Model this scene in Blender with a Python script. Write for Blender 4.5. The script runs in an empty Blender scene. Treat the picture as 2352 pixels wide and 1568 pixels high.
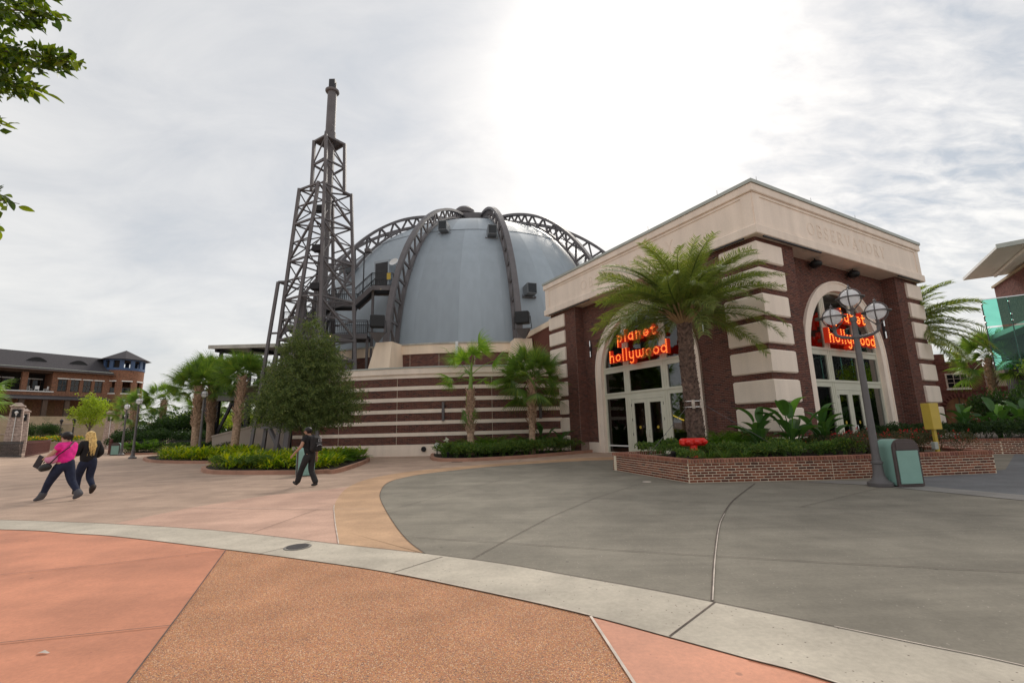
import bpy, math, random
from mathutils import Vector, Matrix
random.seed(7)
PI = math.pi
S = bpy.context.scene
COL = S.collection

# ---------------------------------------------------------------- camera
cam_d = bpy.data.cameras.new('camera'); cam = bpy.data.objects.new('camera', cam_d); COL.objects.link(cam)
cam_d.sensor_width = 36.0; cam_d.lens = 1052 / 2352 * 36; cam_d.clip_start = 0.05; cam_d.clip_end = 3000
_p, _r = math.radians(10.42), math.radians(-1.5)
_F = Vector((0, math.cos(_p), math.sin(_p))); _R0 = Vector((1, 0, 0)); _U0 = _R0.cross(_F)
_R = _R0 * math.cos(_r) + _U0 * math.sin(_r); _U = -_R0 * math.sin(_r) + _U0 * math.cos(_r)
_M = Matrix((( _R.x, _U.x, -_F.x, 0), (_R.y, _U.y, -_F.y, 0), (_R.z, _U.z, -_F.z, 1.6), (0, 0, 0, 1)))
cam.matrix_world = _M
S.camera = cam

# ---------------------------------------------------------------- world: bright veiled sky, sun behind thin cloud
SUN_AZ, SUN_EL = math.radians(17.4), math.radians(39)      # azimuth from +Y towards +X
sd = Vector((math.sin(SUN_AZ) * math.cos(SUN_EL), math.cos(SUN_AZ) * math.cos(SUN_EL), math.sin(SUN_EL)))
W = bpy.data.worlds.new('World'); S.world = W; W.use_nodes = True
nt = W.node_tree; nt.nodes.clear()
def N(t, **k):
    n = nt.nodes.new(t)
    for a, b in k.items(): setattr(n, a, b)
    return n
def lk(a, b): nt.links.new(a, b)
def mth(op, a, b=None, c=None, clamp=False):
    n = N('ShaderNodeMath', operation=op); n.use_clamp = clamp
    for i, x in enumerate((a, b, c)):
        if x is None: continue
        if isinstance(x, (int, float)): n.inputs[i].default_value = x
        else: lk(x, n.inputs[i])
    return n.outputs[0]
out = N('ShaderNodeOutputWorld'); bg = N('ShaderNodeBackground'); lk(bg.outputs[0], out.inputs[0])
bg.inputs[1].default_value = 0.1
sky = N('ShaderNodeTexSky', sky_type='NISHITA'); sky.sun_disc = False
sky.sun_elevation = SUN_EL; sky.sun_rotation = SUN_AZ; sky.air_density = 1.2; sky.dust_density = 2.0
tc = N('ShaderNodeTexCoord'); sep = N('ShaderNodeSeparateXYZ'); lk(tc.outputs['Generated'], sep.inputs[0])
zc = mth('MAXIMUM', sep.outputs[2], 0.0); zz = mth('ADD', zc, 0.28)
cx = mth('DIVIDE', sep.outputs[0], zz); cy = mth('DIVIDE', sep.outputs[1], zz)
cv = N('ShaderNodeCombineXYZ'); lk(cx, cv.inputs[0]); lk(cy, cv.inputs[1])
def noise(sc, det, rough, vec, dist=0.0):
    n = N('ShaderNodeTexNoise'); n.inputs['Scale'].default_value = sc; n.inputs['Detail'].default_value = det
    n.inputs['Roughness'].default_value = rough; n.inputs['Distortion'].default_value = dist; lk(vec, n.inputs['Vector']); return n.outputs['Fac']
mp = N('ShaderNodeMapping'); lk(cv.outputs[0], mp.inputs[0]); mp.inputs['Rotation'].default_value = (0, 0, math.radians(-24)); mp.inputs['Scale'].default_value = (1.0, 1.7, 1)
big = noise(0.62, 5, 0.55, cv.outputs[0], 0.1)
streak = noise(2.4, 7, 0.62, mp.outputs[0], 0.5)
mp2 = N('ShaderNodeMapping'); lk(cv.outputs[0], mp2.inputs[0]); mp2.inputs['Rotation'].default_value = (0, 0, math.radians(18)); mp2.inputs['Scale'].default_value = (1.0, 2.1, 1)
rip = noise(8.5, 6, 0.6, mp2.outputs[0], 0.3)
# ripple cloudlets only where the veil is thinner (a wide noise mask)
msk = mth('MULTIPLY', mth('MULTIPLY_ADD', sep.outputs[0], 2.2, -0.35, clamp=True), mth('MULTIPLY_ADD', noise(0.8, 2, 0.5, cv.outputs[0]), 2.4, -0.6, clamp=True))
ripm = mth('MULTIPLY', mth('SUBTRACT', rip, 0.52), msk)
lum = mth('ADD', mth('ADD', mth('MULTIPLY', mth('SUBTRACT', big, 0.5), 1.7), mth('MULTIPLY', mth('SUBTRACT', streak, 0.5), 1.0)), mth('MULTIPLY', ripm, 3.4))
fac = mth('ADD', lum, 0.55, clamp=True)
cr = N('ShaderNodeValToRGB'); lk(fac, cr.inputs[0])
cr.color_ramp.elements[0].position = 0.0; cr.color_ramp.elements[0].color = (2.6, 2.85, 3.15, 1)
cr.color_ramp.elements[1].position = 1.0; cr.color_ramp.elements[1].color = (5.25, 5.1, 4.85, 1)
e = cr.color_ramp.elements.new(0.45); e.color = (3.8, 3.82, 3.85, 1)
# glow of the sun through the cloud
dp = N('ShaderNodeVectorMath', operation='DOT_PRODUCT'); dp.inputs[1].default_value = sd
nv = N('ShaderNodeVectorMath', operation='NORMALIZE'); lk(tc.outputs['Generated'], nv.inputs[0]); lk(nv.outputs[0], dp.inputs[0])
dpc = mth('MAXIMUM', dp.outputs['Value'], 0.0)
g1 = mth('MULTIPLY', mth('POWER', dpc, 10.0), 0.55); g2 = mth('MULTIPLY', mth('POWER', dpc, 70.0), 3.6)
gl = mth('ADD', g1, g2); glm = mth('MULTIPLY', gl, mth('MULTIPLY_ADD', fac, 0.6, 0.62))
gc = N('ShaderNodeCombineXYZ'); lk(glm, gc.inputs[0]); lk(mth('MULTIPLY', glm, 0.97), gc.inputs[1]); lk(mth('MULTIPLY', glm, 0.91), gc.inputs[2])
# warm pale light low on the horizon
hz = mth('POWER', mth('SUBTRACT', 1.0, zc, clamp=True), 7.0)
hzc = N('ShaderNodeMixRGB'); hzc.blend_type = 'MIX'; lk(mth('MULTIPLY', hz, 0.40), hzc.inputs[0]); lk(cr.outputs[0], hzc.inputs[1]); hzc.inputs[2].default_value = (5.4, 5.2, 4.95, 1)
m1 = N('ShaderNodeMixRGB'); m1.blend_type = 'MIX'; m1.inputs[0].default_value = 0.9
lk(sky.outputs[0], m1.inputs[1]); lk(hzc.outputs[0], m1.inputs[2])
ad = N('ShaderNodeVectorMath', operation='ADD'); lk(m1.outputs[0], ad.inputs[0]); lk(gc.outputs[0], ad.inputs[1])
lk(ad.outputs[0], bg.inputs[0])

# ---------------------------------------------------------------- sun (veiled)
sl = bpy.data.lights.new('sun', 'SUN'); sl.energy = 1.4; sl.angle = math.radians(24); sl.color = (1, 0.93, 0.83)
so = bpy.data.objects.new('sun', sl); COL.objects.link(so); so.rotation_euler = (-sd).to_track_quat('-Z', 'Y').to_euler(); so.location = (0, 0, 60)

vs = S.view_settings; vs.view_transform = 'Standard'; vs.look = 'None'; vs.gamma = 1.0; vs.exposure = 0.87; vs.use_curve_mapping = False
S.render.engine = 'CYCLES'

# ---------------------------------------------------------------- helpers
def tag(o, label=None, cat=None, group=None, kind=None):
    if label: o['label'] = label
    if cat: o['category'] = cat
    if group: o['group'] = group
    if kind: o['kind'] = kind
    return o
def empty(name, loc=(0, 0, 0), rz=0.0, label=None, cat=None, group=None):
    o = bpy.data.objects.new(name, None); COL.objects.link(o); o.location = loc; o.rotation_euler = (0, 0, rz)
    o.empty_display_size = 0.2
    return tag(o, label, cat, group)
KIDS = {}
def place(me, name, parent=None, loc=None, rot=None, mtx=None, scale=None):
    o = bpy.data.objects.new(name, me); COL.objects.link(o)
    if parent:
        o.parent = parent; KIDS.setdefault(parent.name, []).append(o)
    if mtx is not None: o.matrix_local = mtx
    if loc is not None: o.location = loc
    if rot is not None: o.rotation_euler = rot
    if scale is not None: o.scale = scale if not isinstance(scale, (int, float)) else (scale,) * 3
    return o
class MB:
    def __init__(s): s.v = []; s.f = []; s.rnd = []
    def add(s, vs, fs, rnd=None):
        b = len(s.v); s.v.extend([tuple(p) for p in vs]); s.f.extend([tuple(i + b for i in f) for f in fs])
        s.rnd.extend([random.random() if rnd is None else rnd] * len(vs)); return s
    BF = ((0, 3, 2, 1), (4, 5, 6, 7), (0, 1, 5, 4), (1, 2, 6, 5), (2, 3, 7, 6), (3, 0, 4, 7))
    def box(s, x0, x1, y0, y1, z0, z1):
        return s.add([(x0, y0, z0), (x1, y0, z0), (x1, y1, z0), (x0, y1, z0), (x0, y0, z1), (x1, y0, z1), (x1, y1, z1), (x0, y1, z1)], s.BF)
    def bevbox(s, x0, x1, y0, y1, z0, z1, b):
        # box with chamfered vertical and horizontal edges (24 corners cut) - a beveled block
        X, Y, Z = (x0, x1), (y0, y1), (z0, z1)
        import itertools
        vs, idx = [], {}
        for i, j, k in itertools.product((0, 1), repeat=3):
            sx, sy, sz = (1 if i == 0 else -1), (1 if j == 0 else -1), (1 if k == 0 else -1)
            for ax in range(3):
                p = [X[i], Y[j], Z[k]]
                for q, sg in ((0, sx), (1, sy), (2, sz)):
                    if q != ax: p[q] += sg * b
                idx[(i, j, k, ax)] = len(vs); vs.append(tuple(p))
        fs = []
        def g(i, j, k, a): return idx[(i, j, k, a)]
        for t in (0, 1):
            fs.append((g(t,0,0,0), g(t,1,0,0), g(t,1,1,0), g(t,0,1,0))); fs.append((g(0,t,0,1), g(0,t,1,1), g(1,t,1,1), g(1,t,0,1))); fs.append((g(0,0,t,2), g(1,0,t,2), g(1,1,t,2), g(0,1,t,2)))
            for u in (0, 1):
                fs.append((g(t,u,0,0), g(t,u,1,0), g(t,u,1,1), g(t,u,0,1))); fs.append((g(t,0,u,0), g(t,1,u,0), g(t,1,u,2), g(t,0,u,2))); fs.append((g(0,t,u,1), g(1,t,u,1), g(1,t,u,2), g(0,t,u,2)))
                for w in (0, 1): fs.append((g(t,u,w,0), g(t,u,w,1), g(t,u,w,2)))
        return s.add(vs, fs)
    def beam(s, p, q, w, h=None, up=(0, 0, 1)):
        p, q = Vector(p), Vector(q); h = h or w; d = (q - p).normalized(); u = Vector(up)
        if abs(d.dot(u)) > 0.98: u = Vector((0, 1, 0))
        a = d.cross(u).normalized(); b = a.cross(d).normalized(); a *= w / 2; b *= h / 2
        return s.add([p - a - b, p + a - b, p + a + b, p - a + b, q - a - b, q + a - b, q + a + b, q - a + b], s.BF)
    def tube(s, pts, rads, n=8, cap=True):
        pts = [Vector(p) for p in pts]
        if isinstance(rads, (int, float)): rads = [rads] * len(pts)
        vs, fs = [], []; ref = Vector((0, 0, 1))
        t0 = (pts[1] - pts[0]).normalized()
        if abs(t0.z) > 0.9: ref = Vector((1, 0, 0))
        for i, p in enumerate(pts):
            t = (pts[min(i + 1, len(pts) - 1)] - pts[max(i - 1, 0)]).normalized()
            a = t.cross(ref).normalized(); b = a.cross(t).normalized()
            ref = b if abs(t.dot(b)) < 0.9 else ref
            for k in range(n):
                w = 2 * PI * k / n; vs.append(p + (a * math.cos(w) + b * math.sin(w)) * rads[i])
        for i in range(len(pts) - 1):
            for k in range(n): fs.append((i*n + k, i*n + (k+1) % n, (i+1)*n + (k+1) % n, (i+1)*n + k))
        if cap: fs.append(tuple(reversed(range(n)))); fs.append(tuple(range((len(pts)-1)*n, len(pts)*n)))
        return s.add(vs, fs)
    def lathe(s, prof, n=20, c=(0, 0, 0), cap=True):
        vs, fs = [], []
        for r, z in prof:
            for k in range(n):
                w = 2 * PI * k / n; vs.append((c[0] + r*math.cos(w), c[1] + r*math.sin(w), c[2] + z))
        m = len(prof)
        for i in range(m - 1):
            for k in range(n): fs.append((i*n + k, i*n + (k+1) % n, (i+1)*n + (k+1) % n, (i+1)*n + k))
        if cap: fs.append(tuple(reversed(range(n)))); fs.append(tuple(range((m-1)*n, m*n)))
        return s.add(vs, fs)
    def ball(s, c, r, nu=12, nv=8, sz=1.0):
        return s.lathe([(max(1e-4, r*math.sin(PI*i/nv)), -r*sz*math.cos(PI*i/nv)) for i in range(nv+1)], nu, c, cap=False)
    def prism(s, poly, z0, z1):
        n = len(poly)
        a = sum(poly[i][0]*poly[(i+1) % n][1] - poly[(i+1) % n][0]*poly[i][1] for i in range(n))
        if a < 0: poly = poly[::-1]
        vs = [(x, y, z0) for x, y in poly] + [(x, y, z1) for x, y in poly]
        fs = [tuple(reversed(range(n))), tuple(range(n, 2*n))] + [(i, (i+1) % n, n + (i+1) % n, n + i) for i in range(n)]
        return s.add(vs, fs)
    def quad(s, a, b, c, d): return s.add([a, b, c, d], [(0, 1, 2, 3)])
    def tri(s, a, b, c): return s.add([a, b, c], [(0, 1, 2)])
    def ribbon(s, left, right):
        n = len(left); return s.add(list(left) + list(right), [(i, i+1, n+i+1, n+i) for i in range(n-1)])
    def xf(s, fn): s.v = [tuple(fn(Vector(p))) for p in s.v]; return s
    def mesh(s, name, mat, smooth=False, rnd=False):
        me = bpy.data.meshes.new(name); me.from_pydata(s.v, [], s.f)
        if mat: me.materials.append(MATS[mat] if isinstance(mat, str) else mat)
        if smooth: me.polygons.foreach_set('use_smooth', [True] * len(me.polygons)); me.set_sharp_from_angle(angle=math.radians(38))
        if rnd:
            at = me.attributes.new('rnd', 'FLOAT', 'POINT'); at.data.foreach_set('value', s.rnd)
        me.update(); return me
    def build(s, name, mat, parent=None, smooth=False, rnd=False, loc=None, rot=None):
        return place(s.mesh(name, mat, smooth, rnd), name, parent, loc, rot)

# ---------------------------------------------------------------- materials
MATS = {}
def mat(name, col, rough=0.7, var=0.12, scale=3.0, bump=0.0, bscale=60.0, metal=0.0, spec=0.4, col2=None, fine=None, objrnd=0.0, coat=0.0, streak=0.0):
    """principled with two scales of noise in the colour, optional relief and vertical rain streaks"""
    m = bpy.data.materials.new(name); m.use_nodes = True; t = m.node_tree; b = t.nodes['Principled BSDF']
    b.inputs['Roughness'].default_value = rough; b.inputs['Metallic'].default_value = metal; b.inputs['Specular IOR Level'].default_value = spec; b.inputs['Coat Weight'].default_value = coat
    tcn = t.nodes.new('ShaderNodeTexCoord'); 
    def nz(sc, det=4, vec=None):
        n = t.nodes.new('ShaderNodeTexNoise'); n.inputs['Scale'].default_value = sc; n.inputs['Detail'].default_value = det
        t.links.new(vec or tcn.outputs['Object'], n.inputs['Vector']); return n
    n1 = nz(scale); mix = t.nodes.new('ShaderNodeMixRGB'); t.links.new(n1.outputs['Fac'], mix.inputs[0])
    lo = tuple(c * (1 - var) for c in col) if col2 is None else col2; hi = tuple(min(1, c * (1 + var)) for c in col)
    rp = t.nodes.new('ShaderNodeMapRange'); rp.inputs[1].default_value = 0.3; rp.inputs[2].default_value = 0.7; t.links.new(n1.outputs['Fac'], rp.inputs[0]); t.links.new(rp.outputs[0], mix.inputs[0])
    mix.inputs[1].default_value = (*lo, 1); mix.inputs[2].default_value = (*hi, 1)
    cur = mix.outputs[0]
    def mul(cur, fac_out, lo_, hi_, a=0.3, bb=0.7):
        r = t.nodes.new('ShaderNodeMapRange'); r.inputs[1].default_value = a; r.inputs[2].default_value = bb; r.inputs[3].default_value = lo_; r.inputs[4].default_value = hi_
        t.links.new(fac_out, r.inputs[0]); x = t.nodes.new('ShaderNodeVectorMath'); x.operation = 'SCALE'; t.links.new(cur, x.inputs[0]); t.links.new(r.outputs[0], x.inputs['Scale']); return x.outputs[0]
    if fine: cur = mul(cur, nz(fine[0], 2).outputs['Fac'], 1 - fine[1], 1 + fine[1])
    if streak:
        mpn = t.nodes.new('ShaderNodeMapping'); t.links.new(tcn.outputs['Object'], mpn.inputs[0]); mpn.inputs['Scale'].default_value = (2.2, 2.2, 0.12)
        cur = mul(cur, nz(1.0, 5, mpn.outputs[0]).outputs['Fac'], 1 - streak, 1 + streak * 0.4)
    if objrnd:
        oi = t.nodes.new('ShaderNodeObjectInfo'); cur = mul(cur, oi.outputs['Random'], 1 - objrnd, 1 + objrnd, 0, 1)
    t.links.new(cur, b.inputs['Base Color'])
    if bump:
        bn = t.nodes.new('ShaderNodeBump'); bn.inputs['Strength'].default_value = bump; bn.inputs['Distance'].default_value = 0.01
        t.links.new(nz(bscale, 3).outputs['Fac'], bn.inputs['Height']); t.links.new(bn.outputs[0], b.inputs['Normal'])
    MATS[name] = m; return m
def ramp_mat(name, cols, rough=0.85, bump=0.25, bscale=90, spec=0.25, grain=0.15):
    """colour chosen per piece: attribute rnd plus the object's own random number"""
    m = bpy.data.materials.new(name); m.use_nodes = True; t = m.node_tree; b = t.nodes['Principled BSDF']
    b.inputs['Roughness'].default_value = rough; b.inputs['Specular IOR Level'].default_value = spec
    at = t.nodes.new('ShaderNodeAttribute'); at.attribute_name = 'rnd'; oi = t.nodes.new('ShaderNodeObjectInfo')
    ad_ = t.nodes.new('ShaderNodeMath'); ad_.operation = 'ADD'; t.links.new(at.outputs['Fac'], ad_.inputs[0]); t.links.new(oi.outputs['Random'], ad_.inputs[1])
    fr = t.nodes.new('ShaderNodeMath'); fr.operation = 'FRACT'; t.links.new(ad_.outputs[0], fr.inputs[0])
    r = t.nodes.new('ShaderNodeValToRGB'); t.links.new(fr.outputs[0], r.inputs[0])
    el = r.color_ramp.elements
    el[0].position = 0; el[0].color = (*cols[0], 1); el[1].position = 1; el[1].color = (*cols[-1], 1)
    for i, c in enumerate(cols[1:-1]): x = el.new((i + 1) / (len(cols) - 1)); x.color = (*c, 1)
    tcn = t.nodes.new('ShaderNodeTexCoord'); n = t.nodes.new('ShaderNodeTexNoise'); n.inputs['Scale'].default_value = 25; t.links.new(tcn.outputs['Object'], n.inputs['Vector'])
    rg = t.nodes.new('ShaderNodeMapRange'); rg.inputs[1].default_value = .3; rg.inputs[2].default_value = .7; rg.inputs[3].default_value = 1 - grain; rg.inputs[4].default_value = 1 + grain; t.links.new(n.outputs['Fac'], rg.inputs[0])
    x = t.nodes.new('ShaderNodeVectorMath'); x.operation = 'SCALE'; t.links.new(r.outputs[0], x.inputs[0]); t.links.new(rg.outputs[0], x.inputs['Scale']); t.links.new(x.outputs[0], b.inputs['Base Color'])
    if bump:
        bn = t.nodes.new('ShaderNodeBump'); bn.inputs['Strength'].default_value = bump; bn.inputs['Distance'].default_value = 0.004
        n2 = t.nodes.new('ShaderNodeTexNoise'); n2.inputs['Scale'].default_value = bscale; t.links.new(tcn.outputs['Object'], n2.inputs['Vector']); t.links.new(n2.outputs['Fac'], bn.inputs['Height']); t.links.new(bn.outputs[0], b.inputs['Normal'])
    MATS[name] = m; return m
def leaf_mat(name, cols, rough=0.45, trans=0.35, spec=0.35):
    m = bpy.data.materials.new(name); m.use_nodes = True; t = m.node_tree; b = t.nodes['Principled BSDF']; o_ = t.nodes['Material Output']
    at = t.nodes.new('ShaderNodeAttribute'); at.attribute_name = 'rnd'; oi = t.nodes.new('ShaderNodeObjectInfo')
    ad_ = t.nodes.new('ShaderNodeMath'); ad_.operation = 'MULTIPLY_ADD'; t.links.new(oi.outputs['Random'], ad_.inputs[0]); ad_.inputs[1].default_value = 0.37; t.links.new(at.outputs['Fac'], ad_.inputs[2])
    fr = t.nodes.new('ShaderNodeMath'); fr.operation = 'FRACT'; t.links.new(ad_.outputs[0], fr.inputs[0])
    r = t.nodes.new('ShaderNodeValToRGB'); t.links.new(fr.outputs[0], r.inputs[0]); el = r.color_ramp.elements
    el[0].position = 0; el[0].color = (*cols[0], 1); el[1].position = 1; el[1].color = (*cols[-1], 1)
    for i, c in enumerate(cols[1:-1]): x = el.new((i + 1) / (len(cols) - 1)); x.color = (*c, 1)
    t.links.new(r.outputs[0], b.inputs['Base Color']); b.inputs['Roughness'].default_value = rough; b.inputs['Specular IOR Level'].default_value = spec
    tr = t.nodes.new('ShaderNodeBsdfTranslucent'); sc = t.nodes.new('ShaderNodeVectorMath'); sc.operation = 'MULTIPLY'; t.links.new(r.outputs[0], sc.inputs[0]); sc.inputs[1].default_value = (1.5, 1.6, 0.7); t.links.new(sc.outputs[0], tr.inputs[0])
    mx = t.nodes.new('ShaderNodeMixShader'); mx.inputs[0].default_value = trans; t.links.new(b.outputs[0], mx.inputs[1]); t.links.new(tr.outputs[0], mx.inputs[2]); t.links.new(mx.outputs[0], o_.inputs[0])
    MATS[name] = m; return m
def emit_mat(name, col, strength):
    m = bpy.data.materials.new(name); m.use_nodes = True; t = m.node_tree; b = t.nodes['Principled BSDF']
    b.inputs['Base Color'].default_value = (*col, 1); b.inputs['Emission Color'].default_value = (*col, 1); b.inputs['Emission Strength'].default_value = strength
    MATS[name] = m; return m
def glass_mat(name, tint=(0.5, 0.53, 0.55), ior=1.5, refl=1.0, rough=0.01):
    m = bpy.data.materials.new(name); m.use_nodes = True; t = m.node_tree; t.nodes.remove(t.nodes['Principled BSDF']); o_ = t.nodes['Material Output']
    tr = t.nodes.new('ShaderNodeBsdfTransparent'); tr.inputs[0].default_value = (*tint, 1); g = t.nodes.new('ShaderNodeBsdfGlossy'); g.inputs['Roughness'].default_value = rough
    fz = t.nodes.new('ShaderNodeFresnel'); fz.inputs[0].default_value = ior; k = t.nodes.new('ShaderNodeMath'); k.operation = 'MULTIPLY'; k.inputs[1].default_value = refl; k.use_clamp = True; t.links.new(fz.outputs[0], k.inputs[0])
    mx = t.nodes.new('ShaderNodeMixShader'); t.links.new(k.outputs[0], mx.inputs[0]); t.links.new(tr.outputs[0], mx.inputs[1]); t.links.new(g.outputs[0], mx.inputs[2]); t.links.new(mx.outputs[0], o_.inputs[0])
    MATS[name] = m; return m
CREAM = (0.92, 0.785, 0.665)
mat('cream', CREAM, 0.9, 0.04, 0.9, 0.12, 160, spec=0.15, streak=0.085, fine=(18, 0.03))
mat('cream2', (0.90, 0.73, 0.56), 0.9, 0.05, 0.9, 0.12, 160, spec=0.15, streak=0.10)
mat('mortar_dark', (0.29, 0.21, 0.175), 0.95, 0.15, 8, 0.2)
mat('mortar_light', (0.74, 0.63, 0.48), 0.95, 0.12, 8, 0.2)
ramp_mat('brick_wall', [(0.115, 0.045, 0.034), (0.155, 0.058, 0.041), (0.125, 0.05, 0.039), (0.18, 0.068, 0.048), (0.06, 0.035, 0.031), (0.145, 0.054, 0.041), (0.20, 0.082, 0.058)])
ramp_mat('brick_planter', [(0.20, 0.062, 0.036), (0.14, 0.043, 0.030), (0.25, 0.085, 0.047), (0.17, 0.052, 0.035), (0.085, 0.037, 0.03), (0.22, 0.068, 0.04), (0.29, 0.11, 0.065)])
ramp_mat('brick_cap', [(0.33, 0.15, 0.095), (0.27, 0.11, 0.07), (0.38, 0.19, 0.13), (0.30, 0.13, 0.09), (0.22, 0.09, 0.07), (0.35, 0.17, 0.11)])
mat('metal_cap', (0.42, 0.44, 0.40), 0.5, 0.08, 2, metal=0.3)
mat('frame_paint', (0.62, 0.61, 0.50), 0.55, 0.04, 2)
mat('dome_skin', (0.315, 0.362, 0.402), 0.45, 0.04, 0.5, 0.05, 40, spec=0.5, objrnd=0.10, streak=0.07)  # random tone per panel paints in the shading differences between facets
mat('box_grey', (0.20, 0.215, 0.23), 0.5, 0.08, 3)
mat('steel', (0.14, 0.128, 0.132), 0.55, 0.12, 1.5, 0.05, 50, spec=0.4, streak=0.12)
mat('steel_dark', (0.03, 0.029, 0.032), 0.55, 0.15, 2, spec=0.4)
mat('black', (0.012, 0.012, 0.013), 0.5, 0.2, 6)
mat('flashing', (0.47, 0.45, 0.40), 0.6, 0.12, 2, streak=0.2)
mat('chrome', (0.75, 0.75, 0.75), 0.25, 0.03, 3, metal=1.0)
mat('white_paint', (0.78, 0.78, 0.76), 0.5, 0.03, 3)
mat('red_paint', (0.75, 0.022, 0.015), 0.28, 0.08, 5, coat=0.4)
mat('sign_red_glow', (0.80, 0.035, 0.012), 0.35, 0.06, 5); MATS['sign_red_glow'].node_tree.nodes['Principled BSDF'].inputs['Emission Color'].default_value = (1, 0.055, 0.01, 1); MATS['sign_red_glow'].node_tree.nodes['Principled BSDF'].inputs['Emission Strength'].default_value = 0.06  # faint emission stands in for the bulbs' glow on the letters
emit_mat('bulb', (1.0, 0.34, 0.05), 1.3)
emit_mat('strip_light', (1.0, 0.62, 0.05), 2.2)
emit_mat('warm_lamp', (1.0, 0.75, 0.35), 3.0)
leaf_mat('globe', [(0.97, 0.97, 0.98), (0.97, 0.97, 0.98)], rough=0.3, trans=0.62); [setattr(n_.inputs[1], 'default_value', (1, 1, 1)) for n_ in MATS['globe'].node_tree.nodes if n_.type == 'VECT_MATH']
mat('iron_cover', (0.20, 0.185, 0.165), 0.7, 0.2, 8)
mat('lamp_metal', (0.115, 0.105, 0.105), 0.45, 0.12, 5, 0.05, 60, spec=0.5)
mat('interior', (0.030, 0.028, 0.03), 0.8, 0.3, 0.8)
mat('can_green', (0.235, 0.40, 0.345), 0.45, 0.04, 4, spec=0.45, fine=(60, 0.03))
mat('can_trim', (0.085, 0.063, 0.06), 0.5, 0.1, 5)
mat('yellow_sign', (0.52, 0.37, 0.05), 0.45, 0.06, 3)
mat('soil', (0.038, 0.026, 0.02), 0.95, 0.4, 18, 0.9, 40)
mat('bark', (0.14, 0.105, 0.08), 0.95, 0.3, 12, 0.6, 30)
mat('palm_trunk', (0.47, 0.32, 0.22), 0.95, 0.3, 9, 0.6, 40, col2=(0.24, 0.155, 0.11))
mat('date_trunk', (0.20, 0.13, 0.10), 0.95, 0.3, 9, 0.6, 40, col2=(0.07, 0.048, 0.042))
mat('petiole', (0.30, 0.20, 0.10), 0.6, 0.25, 5)
mat('petiole_green', (0.17, 0.26, 0.05), 0.5, 0.2, 5)
leaf_mat('leaf_fan', [(0.085, 0.15, 0.035), (0.12, 0.21, 0.04), (0.18, 0.27, 0.05), (0.09, 0.17, 0.045), (0.25, 0.31, 0.06)])
leaf_mat('leaf_fan_light', [(0.135, 0.255, 0.03), (0.195, 0.33, 0.045), (0.255, 0.39, 0.045)], trans=0.45)
leaf_mat('leaf_date', [(0.105, 0.145, 0.045), (0.16, 0.205, 0.055), (0.23, 0.26, 0.07), (0.12, 0.165, 0.055), (0.31, 0.31, 0.085)], trans=0.48)
leaf_mat('leaf_elm', [(0.06, 0.10, 0.03), (0.105, 0.15, 0.042), (0.08, 0.12, 0.038), (0.16, 0.20, 0.058), (0.22, 0.25, 0.08)], trans=0.25, rough=0.6)
leaf_mat('leaf_lime', [(0.2, 0.28, 0.02), (0.28, 0.36, 0.03), (0.36, 0.42, 0.04)], trans=0.45)
leaf_mat('leaf_shrub', [(0.045, 0.10, 0.024), (0.08, 0.155, 0.032), (0.13, 0.22, 0.04), (0.06, 0.125, 0.032), (0.22, 0.27, 0.045), (0.035, 0.075, 0.02)])
leaf_mat('leaf_dark', [(0.0204, 0.0476, 0.017), (0.034, 0.068, 0.0221), (0.0595, 0.102, 0.0306)])
leaf_mat('leaf_fern', [(0.06, 0.135, 0.018), (0.105, 0.21, 0.024), (0.165, 0.285, 0.03)], trans=0.4)
leaf_mat('leaf_ginger', [(0.115, 0.23, 0.0138), (0.345, 0.414, 0.0138), (0.5175, 0.529, 0.0172), (0.184, 0.299, 0.0138), (0.0575, 0.1495, 0.0138), (0.598, 0.552, 0.023)], trans=0.4)
leaf_mat('leaf_paddle', [(0.04, 0.10, 0.028), (0.07, 0.16, 0.035), (0.055, 0.13, 0.04), (0.10, 0.20, 0.045)], rough=0.3, trans=0.3)
leaf_mat('leaf_paddle_light', [(0.12, 0.285, 0.03), (0.165, 0.345, 0.0375)], rough=0.3, trans=0.4)
leaf_mat('leaf_front', [(0.03, 0.06, 0.012), (0.08, 0.13, 0.014), (0.20, 0.27, 0.016), (0.045, 0.085, 0.012), (0.025, 0.05, 0.012), (0.12, 0.18, 0.014)], rough=0.3, trans=0.4)
leaf_mat('leaf_rose', [(0.051, 0.0595, 0.0306), (0.085, 0.085, 0.0374), (0.119, 0.0765, 0.051)])
leaf_mat('petal_red', [(0.5, 0.01, 0.02), (0.65, 0.03, 0.04)], trans=0.2)
leaf_mat('petal_yellow', [(0.75, 0.42, 0.01), (0.8, 0.5, 0.02)], trans=0.2)
leaf_mat('petal_white', [(0.75, 0.75, 0.68), (0.7, 0.7, 0.6)], trans=0.2)
glass_mat('glass_dark', (0.40, 0.42, 0.45), 1.45, 2.4)
glass_mat('glass_green', (0.52, 0.90, 0.80), 1.45, 1.0)
glass_mat('glass_win', (0.25, 0.28, 0.32), 1.5, 1.3)

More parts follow.
